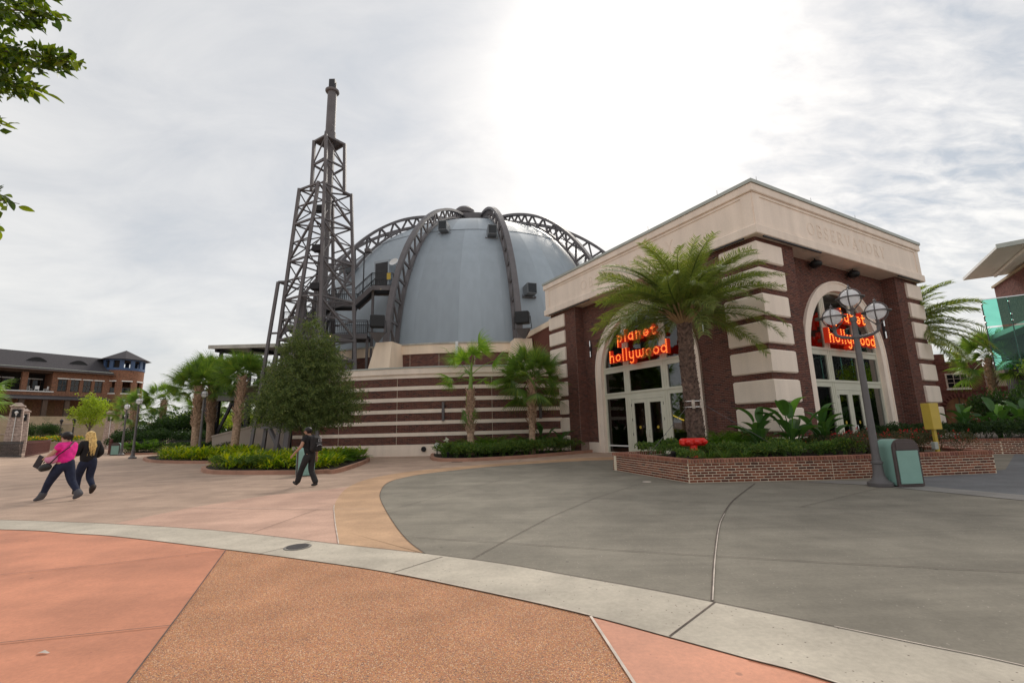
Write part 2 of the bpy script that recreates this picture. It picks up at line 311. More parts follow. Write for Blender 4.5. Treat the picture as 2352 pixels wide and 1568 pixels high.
# ================================================================ GROUND AND PAVING
def aggregate_mat(name, cols, scale, grout, bump=0.5, big=0.12, grout_w=0.0):
    m = bpy.data.materials.new(name); m.use_nodes = True; t = m.node_tree; b = t.nodes['Principled BSDF']; b.inputs['Roughness'].default_value = 0.8; b.inputs['Specular IOR Level'].default_value = 0.25
    tcn = t.nodes.new('ShaderNodeTexCoord'); v = t.nodes.new('ShaderNodeTexVoronoi'); v.inputs['Scale'].default_value = scale; t.links.new(tcn.outputs['Object'], v.inputs['Vector'])
    r = t.nodes.new('ShaderNodeValToRGB'); r.color_ramp.interpolation = 'CONSTANT'; el = r.color_ramp.elements
    sp = t.nodes.new('ShaderNodeSeparateColor'); t.links.new(v.outputs['Color'], sp.inputs[0]); t.links.new(sp.outputs[0], r.inputs[0])
    el[0].position = 0; el[0].color = (*cols[0], 1); el[1].position = 1 - 1 / len(cols); el[1].color = (*cols[-1], 1)
    for i, c in enumerate(cols[1:-1]): x = el.new((i + 1) / len(cols)); x.color = (*c, 1)
    rg = t.nodes.new('ShaderNodeMapRange'); rg.inputs[1].default_value = 0.42; rg.inputs[2].default_value = 0.62; t.links.new(v.outputs['Distance'], rg.inputs[0])
    mx = t.nodes.new('ShaderNodeMixRGB'); t.links.new(rg.outputs[0], mx.inputs[0]); t.links.new(r.outputs[0], mx.inputs[1]); mx.inputs[2].default_value = (*grout, 1)
    n = t.nodes.new('ShaderNodeTexNoise'); n.inputs['Scale'].default_value = 1.7; n.inputs['Detail'].default_value = 6; t.links.new(tcn.outputs['Object'], n.inputs['Vector'])
    r2 = t.nodes.new('ShaderNodeMapRange'); r2.inputs[1].default_value = .3; r2.inputs[2].default_value = .7; r2.inputs[3].default_value = 1 - big; r2.inputs[4].default_value = 1 + big; t.links.new(n.outputs['Fac'], r2.inputs[0])
    sc = t.nodes.new('ShaderNodeVectorMath'); sc.operation = 'SCALE'; t.links.new(mx.outputs[0], sc.inputs[0]); t.links.new(r2.outputs[0], sc.inputs['Scale']); t.links.new(sc.outputs[0], b.inputs['Base Color'])
    bn = t.nodes.new('ShaderNodeBump'); bn.invert = True; bn.inputs['Strength'].default_value = bump; bn.inputs['Distance'].default_value = 0.006; t.links.new(v.outputs['Distance'], bn.inputs['Height']); t.links.new(bn.outputs[0], b.inputs['Normal'])
    MATS[name] = m
def concrete_mat(name, col, var, speck=None, specks=0.0, rough=0.85, sc=0.35, grit=0.06, streaky=None):
    """broom-finished concrete: wide stains, faint brushed streaks, grit and scattered dark or pale specks"""
    m = bpy.data.materials.new(name); m.use_nodes = True; t = m.node_tree; b = t.nodes['Principled BSDF']; b.inputs['Roughness'].default_value = rough; b.inputs['Specular IOR Level'].default_value = 0.3
    tcn = t.nodes.new('ShaderNodeTexCoord')
    def nz(s_, det, vec=None):
        n = t.nodes.new('ShaderNodeTexNoise'); n.inputs['Scale'].default_value = s_; n.inputs['Detail'].default_value = det; n.inputs['Roughness'].default_value = 0.6; t.links.new(vec or tcn.outputs['Object'], n.inputs['Vector']); return n.outputs['Fac']
    def rng(f, lo, hi, a=.3, bb=.7):
        r = t.nodes.new('ShaderNodeMapRange'); r.inputs[1].default_value = a; r.inputs[2].default_value = bb; r.inputs[3].default_value = lo; r.inputs[4].default_value = hi; t.links.new(f, r.inputs[0]); return r.outputs[0]
    def mulv(c, f):
        x = t.nodes.new('ShaderNodeVectorMath'); x.operation = 'SCALE'; t.links.new(c, x.inputs[0]); t.links.new(f, x.inputs['Scale']); return x.outputs[0]
    rgb = t.nodes.new('ShaderNodeRGB'); rgb.outputs[0].default_value = (*col, 1); cur = rgb.outputs[0]
    cur = mulv(cur, rng(nz(sc, 6), 1 - var, 1 + var)); cur = mulv(cur, rng(nz(3.1, 5), 1 - var * 0.5, 1 + var * 0.5)); cur = mulv(cur, rng(nz(160, 2), 1 - grit, 1 + grit))
    if streaky:
        mpn = t.nodes.new('ShaderNodeMapping'); t.links.new(tcn.outputs['Object'], mpn.inputs[0]); mpn.inputs['Rotation'].default_value = (0, 0, streaky); mpn.inputs['Scale'].default_value = (0.5, 9, 1)
        cur = mulv(cur, rng(nz(1.0, 5, mpn.outputs[0]), 0.93, 1.05))
    if speck:
        v = t.nodes.new('ShaderNodeTexVoronoi'); v.inputs['Scale'].default_value = 34; t.links.new(tcn.outputs['Object'], v.inputs['Vector'])
        sp = t.nodes.new('ShaderNodeSeparateColor'); t.links.new(v.outputs['Color'], sp.inputs[0])
        pick = t.nodes.new('ShaderNodeMath'); pick.operation = 'GREATER_THAN'; pick.inputs[1].default_value = 1 - specks; t.links.new(sp.outputs[0], pick.inputs[0])
        inn = rng(v.outputs['Distance'], 1, 0, 0.12, 0.30); k = t.nodes.new('ShaderNodeMath'); k.operation = 'MULTIPLY'; t.links.new(pick.outputs[0], k.inputs[0]); t.links.new(inn, k.inputs[1])
        mx = t.nodes.new('ShaderNodeMixRGB'); t.links.new(k.outputs[0], mx.inputs[0]); t.links.new(cur, mx.inputs[1]); mx.inputs[2].default_value = (*speck, 1); cur = mx.outputs[0]
    # worn-in dirt: wide tide marks, and old gum spots
    cur = mulv(cur, rng(nz(0.9, 8), 0.86, 1.07, .40, .60)); cur = mulv(cur, rng(nz(26, 3), 0.92, 1.08)); cur = mulv(cur, rng(nz(0.12, 3), 0.92, 1.06, .35, .65))
    v2 = t.nodes.new('ShaderNodeTexVoronoi'); v2.inputs['Scale'].default_value = 1.9; t.links.new(tcn.outputs['Object'], v2.inputs['Vector'])
    cur = mulv(cur, rng(v2.outputs['Distance'], 0.62, 1.0, 0.030, 0.05))
    mw = t.nodes.new('ShaderNodeMapping'); t.links.new(tcn.outputs['Object'], mw.inputs[0]); mw.inputs['Rotation'].default_value = (0, 0, -0.5); mw.inputs['Scale'].default_value = (0.12, 1.6, 1)
    cur = mulv(cur, rng(nz(1.0, 6, mw.outputs[0]), 0.93, 1.04, .4, .6))
    t.links.new(cur, b.inputs['Base Color'])
    bn = t.nodes.new('ShaderNodeBump'); bn.inputs['Strength'].default_value = 0.18; bn.inputs['Distance'].default_value = 0.004; t.links.new(nz(110, 3), bn.inputs['Height']); t.links.new(bn.outputs[0], b.inputs['Normal'])
    MATS[name] = m
concrete_mat('plaza', (0.46, 0.325, 0.245), 0.10, (0.2, 0.15, 0.13), 0.015, streaky=0.3)
concrete_mat('pink_slab', (0.52, 0.33, 0.25), 0.07, (0.3, 0.2, 0.17), 0.012)
concrete_mat('grey_paving', (0.235, 0.21, 0.168), 0.12, (0.42, 0.37, 0.32), 0.05, streaky=1.2)
concrete_mat('orange_band', (0.50, 0.315, 0.19), 0.10, (0.25, 0.14, 0.08), 0.012)
concrete_mat('pale_band', (0.49, 0.435, 0.355), 0.11, (0.12, 0.09, 0.07), 0.06, sc=0.6)
concrete_mat('salmon', (0.55, 0.225, 0.13), 0.09, (0.4, 0.14, 0.09), 0.01, rough=0.6)
concrete_mat('blue_grey', (0.165, 0.165, 0.17), 0.10, (0.3, 0.3, 0.3), 0.03)
concrete_mat('light_strip', (0.27, 0.25, 0.23), 0.08, (0.12, 0.1, 0.09), 0.02)
concrete_mat('kerb', (0.40, 0.22, 0.155), 0.10, (0.2, 0.12, 0.1), 0.03)
mat('joint', (0.11, 0.085, 0.07), 0.95, 0.3, 5)
mat('joint_pale', (0.55, 0.47, 0.40), 0.8, 0.25, 6)
aggregate_mat('aggregate', [(0.471, 0.197, 0.072), (0.583, 0.274, 0.103), (0.404, 0.165, 0.072), (0.65, 0.352, 0.156), (0.527, 0.231, 0.11), (0.247, 0.126, 0.085), (0.583, 0.231, 0.13), (0.712, 0.494, 0.325), (0.157, 0.104, 0.091)], 122, (0.40, 0.20, 0.115), 0.9)

def sheet(name, poly, z, m, kind='structure', parent=None):
    n = len(poly); a = sum(poly[i][0]*poly[(i+1) % n][1] - poly[(i+1) % n][0]*poly[i][1] for i in range(n))
    if a < 0: poly = poly[::-1]
    b = MB(); b.add([(x, y, z) for x, y in poly], [tuple(range(n))]); o = b.build(name, m, parent)
    return tag(o, kind=kind)
def smooth(pts, k=6):
    """Catmull-Rom through the points"""
    P = [Vector(p) for p in pts]; P = [P[0] * 2 - P[1]] + P + [P[-1] * 2 - P[-2]]; o = []
    for i in range(1, len(P) - 2):
        for j in range(k):
            t = j / k; a, b, c, d = P[i-1], P[i], P[i+1], P[i+2]
            o.append(tuple(0.5 * ((2*b) + (c - a)*t + (2*a - 5*b + 4*c - d)*t*t + (3*b - a - 3*c + d)*t**3)))
    o.append(tuple(P[-2])); return o
sheet('ground', [(-600, -60), (600, -60), (600, 900), (-600, 900)], 0.0, 'plaza')
band_up = smooth([(-22, 11.2), (-16, 10.7), (-10.4, 9.64), (-8.5, 9.18), (-7.48, 8.9), (-5.52, 8.26), (-4.1, 7.67), (-2.51, 6.9), (-1.17, 6.29), (-0.13, 5.74), (0.58, 5.26), (1.18, 4.86), (1.74, 4.44), (2.75, 3.63), (3.3, 3.16), (4.4, 1.9), (5.3, 0.2), (5.9, -2)])
band_lo = smooth([(-22, 9.9), (-15, 9.55), (-9.3, 8.66), (-7.42, 8.12), (-6.37, 7.78), (-4.04, 6.78), (-2.55, 6.1), (-1.4, 5.52), (-0.11, 4.71), (0.6, 4.22), (1.13, 3.79), (1.54, 3.45), (1.95, 3.1), (3.0, 1.9), (3.9, 0.3), (4.4, -2)])
sheet('pale_paving_band', band_up + band_lo[::-1], 0.012, 'pale_band')
i0 = min(range(len(band_lo)), key=lambda i: abs(band_lo[i][0] + 4.04)); i1 = min(range(len(band_lo)), key=lambda i: abs(band_lo[i][0] - 0.6))
sheet('salmon_paving', band_lo[:i0+1] + [(-3.14, 4.68), (-2.58, 3.36), (-1.9, 1.5), (-0.9, -2), (-22, -2)], 0.004, 'salmon')
sheet('aggregate_paving', band_lo[i0:i1+1] + [(0.7, 3.21), (0.9, 1.0), (1.2, -2), (-0.9, -2), (-1.9, 1.5), (-2.58, 3.36), (-3.14, 4.68)], 0.004, 'aggregate')
sheet('salmon_paving_corner', band_lo[i1:] + [(1.2, -2), (0.9, 1.0), (0.7, 3.21)], 0.004, 'salmon')
gray_edge = smooth([(-1.19, 6.29), (-1.61, 7.09), (-2.22, 8.57), (-3.07, 10.87), (-3.5, 12.34), (-3.85, 14.2), (-3.75, 15.6), (-3.1, 17.0), (-1.16, 18.95), (0.95, 20.1), (2.6, 20.7), (4.5, 20.9), (9, 20)])
or_out = smooth([(-2.55, 6.94), (-3.37, 8.92), (-4.05, 10.72), (-4.72, 13.3), (-4.85, 15.4), (-4.35, 17.2), (-3.4, 18.5), (-1.63, 19.9), (0.54, 21.2), (2.85, 22.4), (5, 22.6)])
ib = min(range(len(band_up)), key=lambda i: abs(band_up[i][0] + 1.19)); ic = min(range(len(band_up)), key=lambda i: abs(band_up[i][0] + 2.55))
sheet('grey_paving', gray_edge + [(22, 22), (30, 8), (14, 3), (9, -2), (5.9, -2)] + band_up[ib:-1][::-1], 0.004, 'grey_paving')
sheet('orange_paving_band', or_out + [(4.5, 20.9)] + gray_edge[:-7][::-1] + band_up[ic:ib+1][::-1], 0.008, 'orange_band')
sheet('pink_paving', [(-7.5, 8.9), (-7.24, 10.55), (-6.4, 12.3), (-5.4, 13.0)] + or_out[:20][::-1] + [band_up[ic]] + [p for p in band_up if -7.4 < p[0] < -2.56][::-1], 0.004, 'pink_slab')
sheet('road', [(8.9, 11.9), (9.5, 10.4), (10.05, 9.2), (10.9, 6.6), (11.6, 3), (60, 3), (70, 40), (28, 26), (14, 13.6)], 0.008, 'blue_grey')
sheet('light_kerb_strip', [(7.4, 12.14), (8.35, 11.3), (8.85, 10.1), (9.4, 8.7), (10.2, 6.3), (10.9, 3), (11.6, 3), (10.9, 6.6), (10.05, 9.2), (9.5, 10.4), (8.9, 11.9), (8.2, 12.2)], 0.012, 'light_strip')
# saw-cut joints and pale sealant lines (thin sheets lying on the slabs)
JN = empty('paving_joint'); tag(JN, kind='structure')
def joint(pts, w=0.010, z=0.016, m='joint'):
    pts = [Vector(p) for p in pts]; L, Rr = [], []
    for i, p in enumerate(pts):
        d = (pts[min(i+1, len(pts)-1)] - pts[max(i-1, 0)]).normalized(); n = Vector((-d.y, d.x)) * w / 2
        L.append((p.x + n.x, p.y + n.y, z)); Rr.append((p.x - n.x, p.y - n.y, z))
    b = MB(); b.ribbon(Rr, L); b.build('joint', m, JN)
joint(smooth([(1.73, 4.47), (2.35, 5.85), (3.11, 7.46), (4.01, 9.09), (4.82, 10.33), (6.04, 12.05)]), 0.022, 0.0175)
joint(smooth([(1.74, 4.47), (2.36, 5.85), (3.12, 7.46), (3.6, 8.35)]), 0.012, 0.0195, 'joint_pale')
for j in ([(-1.75, 7.3), (-0.15, 6.73), (1.26, 6.22), (2.35, 5.85), (3.55, 5.46), (5.15, 5.0), (9, 4.0)], [(-2.5, 12.1), (1.8, 10.38), (4.76, 9.02), (7.87, 7.52)], [(-0.56, 5.99), (-0.15, 6.9), (0.6, 8.48), (1.7, 10.4), (3.4, 12.74)],
          [(-2.62, 9.4), (-1.57, 11.82), (-0.3, 14.6), (1.2, 18.0)], [(-6.18, 5.85), (-5.2, 6.2), (-4.04, 6.75)], [(-7.6, 3.2), (-4.12, 3.99), (-2.96, 4.24)], [(-20, 13.2), (-12.65, 11.7), (-7.24, 10.55), (-3.67, 9.77)],
          [(-10.98, 10.0), (-10.12, 13.36), (-9.59, 15.17), (-9.0, 17.4)], [(-4.28, 7.81), (-4.1, 9.96)], [(-19, 16.9), (-12, 15.1), (-5.0, 13.6)], [(-26, 21.5), (-15, 19.2)], [(-6.5, 21), (-3.9, 17.9)], [(-3.0, 21.9), (-3.2, 18.7)], [(0.4, 23.2), (0.1, 20.9)], [(5.2, 8.8), (10.0, 12.0)], [(11.2, 9.6), (16, 11.5)]):
    joint(j)
joint([(1.75, 4.44), (1.13, 3.8)], 0.016); joint([(-0.94, 6.12), (-1.4, 5.54)], 0.01); joint([(-3.0, 7.11), (-3.45, 6.48)], 0.01)
joint([(-3.0, 9.76), (-5.2, 10.1), (-7.0, 10.5)], 0.012, 0.0175, 'joint_pale'); joint([(0.6, 4.2), (0.7, 3.21), (0.9, 1.0)], 0.022, 0.0165, 'joint_pale')
joint(or_out[:12], 0.016, 0.0165, 'joint_pale'); joint(gray_edge[:36], 0.012, 0.0165)
joint(band_up, 0.012, 0.0165); joint(band_lo[i0-40:], 0.012, 0.0165); joint([p for p in band_lo if -1.5 < p[0] < 0.7], 0.013, 0.0185, 'joint_pale'); joint([p for p in band_up if 2.3 < p[0] < 5], 0.012, 0.0185, 'joint_pale'); joint([p for p in band_lo if 1.5 < p[0] < 3.2], 0.012, 0.0185, 'joint_pale')
joint([(-4.04, 6.75), (-3.14, 4.68), (-2.58, 3.36), (-1.9, 1.5)], 0.012)
# manhole cover in the pale band
mh = MB(); mh.lathe([(0.18, 0.012), (0.18, 0.02), (0.16, 0.022), (0.16, 0.018)], 32, (-3.07, 6.80, 0)); o = mh.build('manhole_cover', 'iron_cover'); tag(o, 'round ribbed iron manhole cover in the pale paving band', 'manhole cover')
for i in range(-4, 5):
    w = math.sqrt(max(0.0, 0.14**2 - (i*0.03)**2)); b = MB(); b.box(-3.07 - w, -3.07 + w, 6.80 + i*0.03 - 0.007, 6.80 + i*0.03 + 0.007, 0.0175, 0.027); b.build('rib', 'lamp_metal', o)
b = MB(); b.box(-2.95, -2.45, 21.85, 22.0, 0.018, 0.022); tag(b.build('drain_grate', 'steel_dark'), 'small dark drain grate in the pink paving before the middle bed', 'drain')
b = MB(); b.lathe([(0.12, 0.006), (0.12, 0.010), (0.01, 0.011)], 16, (3.58, 13.0, 0)); tag(b.build('drain_cover', 'joint_pale'), 'small rusty round drain cover on grey paving left of the brick planter', 'drain')
# fallen leaf
b = MB(); b.add([(-3.64, 3.8, 0.009), (-3.60, 3.785, 0.02), (-3.55, 3.79, 0.012), (-3.54, 3.80, 0.012), (-3.60, 3.82, 0.024)], [(0, 1, 4), (1, 2, 3, 4)]); tag(b.build('fallen_leaf', 'joint_pale'), 'single pale fallen leaf on the salmon paving', 'leaf')

# planting beds: kerb of separate segments round soil
def bed(name, path, inner_off, label, soil_label=None, kz=0.15, seg=1.6, closed_back=None, kerb_m='kerb'):
    """path: kerb line (outer edge), walked with the soil on the left; closed_back: extra soil points"""
    root = empty(name, (path[0][0], path[0][1], 0), 0, label, 'planting bed'); ox, oy = path[0][0], path[0][1]
    P = [Vector(p) for p in smooth(path, 8)]
    off = []
    for i, p in enumerate(P):
        d = (P[min(i+1, len(P)-1)] - P[max(i-1, 0)]).normalized(); n = Vector((-d.y, d.x)); off.append(p + n * inner_off)
    i = 0
    while i < len(P) - 1:
        j = i; L = 0
        while j < len(P) - 1 and L < seg: L += (P[j+1] - P[j]).length; j += 1
        poly_o = [tuple(P[k]) for k in range(i, j + 1)]; poly_i = [tuple(off[k]) for k in range(i, j + 1)]
        g = 0.004
        poly_o[0] = tuple(P[i] + (P[i+1] - P[i]).normalized() * g); poly_i[0] = tuple(off[i] + (off[min(i+1, len(off)-1)] - off[i]).normalized() * g)
        b = MB(); b.prism([(x - ox, y - oy) for x, y in poly_o + poly_i[::-1]], 0, kz); b.build('kerb_stone', kerb_m, root); i = j
    soil = [tuple(p) for p in off] + (closed_back or []); n = len(soil)
    b = MB(); b.add([(x - ox, y - oy, kz - 0.035) for x, y in soil], [tuple(range(n))]); b.build('soil', 'soil', root)
    return root
bed('planting_bed', [(-8.6, 27.0), (-7.38, 23.85), (-6.77, 18.3), (-7.3, 17.95), (-8.06, 17.85), (-10.93, 18.5), (-12.41, 19.2), (-13.4, 20.2), (-14.4, 21.8), (-14.6, 23.4), (-14.0, 25.2)][::-1], 0.17, 'long planting bed with pinkish kerb under the leafy elm', closed_back=[])
bed('planting_bed', [(-26.2, 34.5), (-25.5, 32.3), (-23.63, 30.0), (-21.94, 28.3), (-19.92, 26.95), (-17.8, 26.0), (-16.4, 25.6), (-15.2, 26.2), (-14.6, 28.0)], 0.17, 'rounded planting bed with kerb holding a single-globe lamp and two palms', closed_back=[(-17, 37), (-24, 39)])
bed('planting_bed', [(-4.9, 28.3), (-4.75, 26.5), (-4.3, 24.2), (-3.85, 23.1), (-3.31, 22.55), (-1.84, 22.35), (0.6, 23.45), (3.18, 25.6), (4.4, 26.6)], 0.17, 'planting bed with kerb along the foot of the striped wall', closed_back=[(2.2, 27.9), (-4.5, 27.4)])
bed('planting_bed', [(-36, 42.0), (-33.7, 40.3), (-31.6, 39.5), (-29.5, 39.6), (-27.2, 40.0)], 0.17, 'distant planting bed with kerb beside the left pair of lamps', closed_back=[(-26.5, 50), (-36, 50)])

# ================================================================ BRICKWORK
BL, BH, PX, PZ = 0.194, 0.058, 0.204, 0.0685
def brick_face(fn, s0, s1, z0, z1, skip=None, lift=0.007):
    """yield (s, z, w) for running-bond bricks in a rectangle; fn unused here"""
    nrow = int(round((z1 - z0) / PZ)); pz = (z1 - z0) / max(nrow, 1); res = []
    for j in range(nrow):
        z = z0 + (j + 0.5) * pz; s = s0 - (PX / 2 if j % 2 else 0.0)
        while s < s1 - 0.02:
            a, b = max(s, s0), min(s + BL, s1)
            if b - a > 0.04 and not (skip and skip((a + b) / 2, z)): res.append(((a + b) / 2, z, b - a))
            s += PX
    return res
BF5 = ((0, 1, 2, 3), (0, 4, 5, 1), (1, 5, 6, 2), (2, 6, 7, 3), (3, 7, 4, 0))
def brick_verts(fn, s, z, w, h=BH, d0=0.0, d1=0.007, inset=0.002):
    v = []
    for d, k in ((d1, inset), (d0, 0)):
        for a, b in ((-1, -1), (1, -1), (1, 1), (-1, 1)): v.append(fn(s + a * (w / 2 - k), d, z + b * (h / 2 - k)))
    return v
_unit = {}
def unit_brick(w, h, d, m):
    k = (round(w, 3), h, d, m)
    if k not in _unit:
        b = MB(); b.add(brick_verts(lambda s, dd, z: (s, -dd, z), 0, 0, w, h, 0, d), BF5, 0.0); _unit[k] = b.mesh('brick', m, rnd=True)
    return _unit[k]
def lay(items, parent, m, cam_local, limit=300, h=BH, d=0.007, stuff_name='brickwork'):
    """items: (fn, s, z, w, frame) where frame = (origin fn -> Vector, angle). the nearest `limit` are objects, the rest one stuff part"""
    items = sorted(items, key=lambda t: (Vector(t[0](t[1], 0, t[2])) - cam_local).length)
    for fn, s, z, w, in items[:limit]:
        o_ = Vector(fn(s, 0, z)); ax = (Vector(fn(s + 0.01, 0, z)) - o_).normalized()
        place(unit_brick(w, h, d, m), 'brick', parent, loc=o_, rot=(0, 0, math.atan2(ax.y, ax.x)))
    if len(items) > limit:
        b = MB()
        for fn, s, z, w in items[limit:]: b.add(brick_verts(fn, s, z, w, h, 0, d), BF5)
        tag(b.build(stuff_name, m, parent, rnd=True), kind='stuff')

# ================================================================ OBSERVATORY PAVILION (local frame: corner at origin, x along right face, y along left face)
AZ = math.radians(29.5)
PV = empty('observatory_pavilion', (9.53, 16.75, 0), AZ, 'square brick pavilion with cream quoins and two tall arched glass entrances', 'building')
inv = Matrix.Rotation(-AZ, 3, 'Z'); camL = inv @ (Vector((0, 0, 1.6)) - Vector((9.53, 16.75, 0)))
SZ = 14.4; RD = 0.75
fR = lambda s, d, z: (s, -d, z)              # right face: outward is -y
fL = lambda s, d, z: (-d, SZ - s, z)         # left face: outward is -x, s runs left to right as seen from outside
QT = [(8.42, 7.60), (7.36, 6.55), (6.32, 5.48), (5.26, 4.40), (4.16, 3.30), (3.05, 2.20), (2.00, 1.14), (0.94, 0.02)]
R1, R0, SP, AC = 3.58, 3.12, 4.3, SZ / 2     # arch trim outer / inner radius, springing height, axis
def fbox(mb, fn, s0, s1, d0, d1, z0, z1):
    P = [fn(s, d, z) for s, d, z in ((s0, d0, z0), (s1, d0, z0), (s1, d1, z0), (s0, d1, z0), (s0, d0, z1), (s1, d0, z1), (s1, d1, z1), (s0, d1, z1))]
    return mb.add(P, [f[::-1] for f in MB.BF])
def fpart(name, fn, m, *a, parent=PV):
    b = MB(); fbox(b, fn, *a); return b.build(name, m, parent)
def arch_ring(mb, fn, ro, ri, d0, d1, zb, n=28, z_sp=SP):
    prof = [(AC - 1, zb)] + []
    O, I = [], []
    for rr, L in ((ro, O), (ri, I)):
        L.append((AC - rr, zb)); L.append((AC - rr, z_sp))
        for i in range(1, n): a = PI - PI * i / n; L.append((AC + rr * math.cos(a), z_sp + rr * math.sin(a)))
        L.append((AC + rr, z_sp)); L.append((AC + rr, zb))
    m_ = len(O); vs = [fn(s, d1, z) for s, z in O] + [fn(s, d1, z) for s, z in I] + [fn(s, d0, z) for s, z in O] + [fn(s, d0, z) for s, z in I]; fs = []
    for i in range(m_ - 1): fs += [(i, m_ + i, m_ + i + 1, i + 1), (i, i + 1, 2*m_ + i + 1, 2*m_ + i), (m_ + i, 3*m_ + i, 3*m_ + i + 1, m_ + i + 1)]
    return mb.add(vs, fs)
bricks = []
def in_arch(s, z, r): 
    return abs(s - AC) < r and (z < SP or (s - AC)**2 + (z - SP)**2 < r * r)
QW = 1.66
def in_quoin(s, z):
    if not (s < QW - 0.1 or s > SZ - QW + 0.1): return False
    return any(b + 0.03 < z < a - 0.03 for a, b in QT)
for FI, fn in enumerate((fR, fL)):
    pier = lambda s, d, z, fn=fn: fn(s, d - 0.10, z); rec = lambda s, d, z, fn=fn: fn(s, d - RD, z)
    # masonry behind the bricks (mortar shows in the joints)
    for s0, s1 in ((0.1, 2.65), (SZ - 2.65, SZ - 0.1)): fpart('pier_core', fn, 'mortar_dark', s0, s1, -RD - 0.3, -0.10, 0, 8.63)
    b = MB(); n = 24; top = 8.63; cur = []
    for i in range(n + 1): a = PI - PI * i / n; cur.append((AC + (R1 - 0.15) * math.cos(a), SP + (R1 - 0.15) * math.sin(a)))
    for (sa, za), (sb, zb) in zip(cur, cur[1:]): b.quad(fn(sa, -RD, za), fn(sb, -RD, zb), fn(sb, -RD, top), fn(sa, -RD, top))
    b.quad(fn(2.65, -RD, 0), fn(AC - R1 + 0.15, -RD, 0), fn(AC - R1 + 0.15, -RD, SP), fn(2.65, -RD, SP)); b.quad(fn(2.65, -RD, SP), fn(AC - R1 + 0.15, -RD, SP), fn(AC - R1 + 0.15, -RD, top), fn(2.65, -RD, top))
    b.quad(fn(AC + R1 - 0.15, -RD, 0), fn(SZ - 2.65, -RD, 0), fn(SZ - 2.65, -RD, SP), fn(AC + R1 - 0.15, -RD, SP)); b.quad(fn(AC + R1 - 0.15, -RD, SP), fn(SZ - 2.65, -RD, SP), fn(SZ - 2.65, -RD, top), fn(AC + R1 - 0.15, -RD, top))
    b.build('recess_wall', 'mortar_dark', PV)
    for s0, s1 in ((0.11, 2.65), (SZ - 2.65, SZ - 0.11)):
        bricks += [(pier, s, z, w) for s, z, w in brick_face(None, s0, s1, 0.12, 8.62, in_quoin)]
    bricks += [(rec, s, z, w) for s, z, w in brick_face(None, 2.66, SZ - 2.66, 0.56, 8.62, lambda s, z: in_arch(s, z, R1 - 0.06))]
    # visible recess jamb (the far one) and its twin
    jr = lambda s, d, z, fn=fn: fn(SZ - 2.65 - d, -s, z); jl = lambda s, d, z, fn=fn: fn(2.65 + d, -RD - 0.1 + s, z)
    bricks += [(jr, s, z, w) for s, z, w in brick_face(None, 0.11, RD - 0.01, 0.56, 8.62)]
    bricks += [(jl, s, z, w) for s, z, w in brick_face(None, 0.11, RD - 0.01, 0.56, 8.62)]
    # plinth in the recess
    fpart('plinth', fn, 'cream', 2.652, AC - R1 + 0.02, -RD - 0.05, -RD + 0.06, 0, 0.55); fpart('plinth', fn, 'cream', AC + R1 - 0.02, SZ - 2.652, -RD - 0.05, -RD + 0.06, 0, 0.55)
    # arch trim, frame, mullions
    b = MB(); arch_ring(b, fn, R1, R0, -RD - 0.16, -RD + 0.10, 0, 36); b.build('arch_trim', 'cream', PV)
    b = MB(); arch_ring(b, fn, R1 + 0.001, R1 - 0.09, -RD + 0.09, -RD + 0.13, 0.3, 36); b.build('arch_moulding', 'cream', PV)
    G = -RD - 0.13
    fr = MB(); arch_ring(fr, fn, R0 + 0.03, R0 - 0.10, G - 0.1, G + 0.02, 0, 36); FRM = fr.build('window_frame', 'frame_paint', PV)
    sp_ = lambda dx: SP + math.sqrt((R0 - 0.05)**2 - dx*dx)
    for sg in (-1, 1):
        s_in, s_out = AC + sg * 1.10, AC + sg * 1.52; s0, s1 = min(s_in, s_out), max(s_in, s_out)
        fpart('mullion', fn, 'frame_paint', s0, s1, G - 0.1, G, 0, sp_(1.3), parent=FRM)
        for q in (s0 + 0.13, s1 - 0.13): fpart('mullion_rib', fn, 'frame_paint', q - 0.02, q + 0.02, G, G + 0.018, 0, sp_(1.4) - 0.2, parent=FRM)
    for z0, z1 in ((2.93, 3.24), (4.34, 4.67)):
        for a0, a1 in ((AC - R0 + 0.09, AC - 1.521), (AC - 1.099, AC + 1.099), (AC + 1.521, AC + R0 - 0.09)): fpart('transom', fn, 'frame_paint', a0, a1, G - 0.1, G - 0.004, z0, z1, parent=FRM)
        fpart('transom_rail', fn, 'frame_paint', AC - R0 + 0.10, AC + R0 - 0.10, G + 0.001, G + 0.03, z1 - 0.10, z1, parent=FRM)
    for a0, a1 in ((AC - R0 + 0.09, AC - 1.521), (AC + 1.521, AC + R0 - 0.09)): fpart('sill_rail', fn, 'white_paint', a0, a1, G - 0.09, G - 0.01, 0.36, 0.43, parent=FRM); fpart('bottom_rail', fn, 'frame_paint', a0, a1, G - 0.09, G - 0.01, 0.0, 0.06, parent=FRM)
    # panes
    GD = G - 0.055
    for a0, a1 in ((AC - R0 + 0.09, AC - 1.521), (AC - 1.099, AC + 1.099), (AC + 1.521, AC + R0 - 0.09)):
        zs = [(3.24, 4.34)] + ([(0.43, 2.93), (0.06, 0.36)] if a1 < AC - 1.2 or a0 > AC + 1.2 else [])
        for z0, z1 in zs: fpart('pane', fn, 'glass_dark', a0, a1, GD - 0.012, GD, z0, z1, parent=FRM)
        b = MB(); k = 14; P = [(a0 + (a1 - a0) * i / k) for i in range(k + 1)]
        vs = [fn(s, GD, 4.67) for s in P] + [fn(s, GD, max(4.68, SP + math.sqrt(max(0, (R0 - 0.06)**2 - (s - AC)**2)))) for s in P]
        b.add(vs, [(i, i + 1, k + 2 + i, k + 1 + i) for i in range(k)]); b.build('pane', 'glass_dark', FRM)
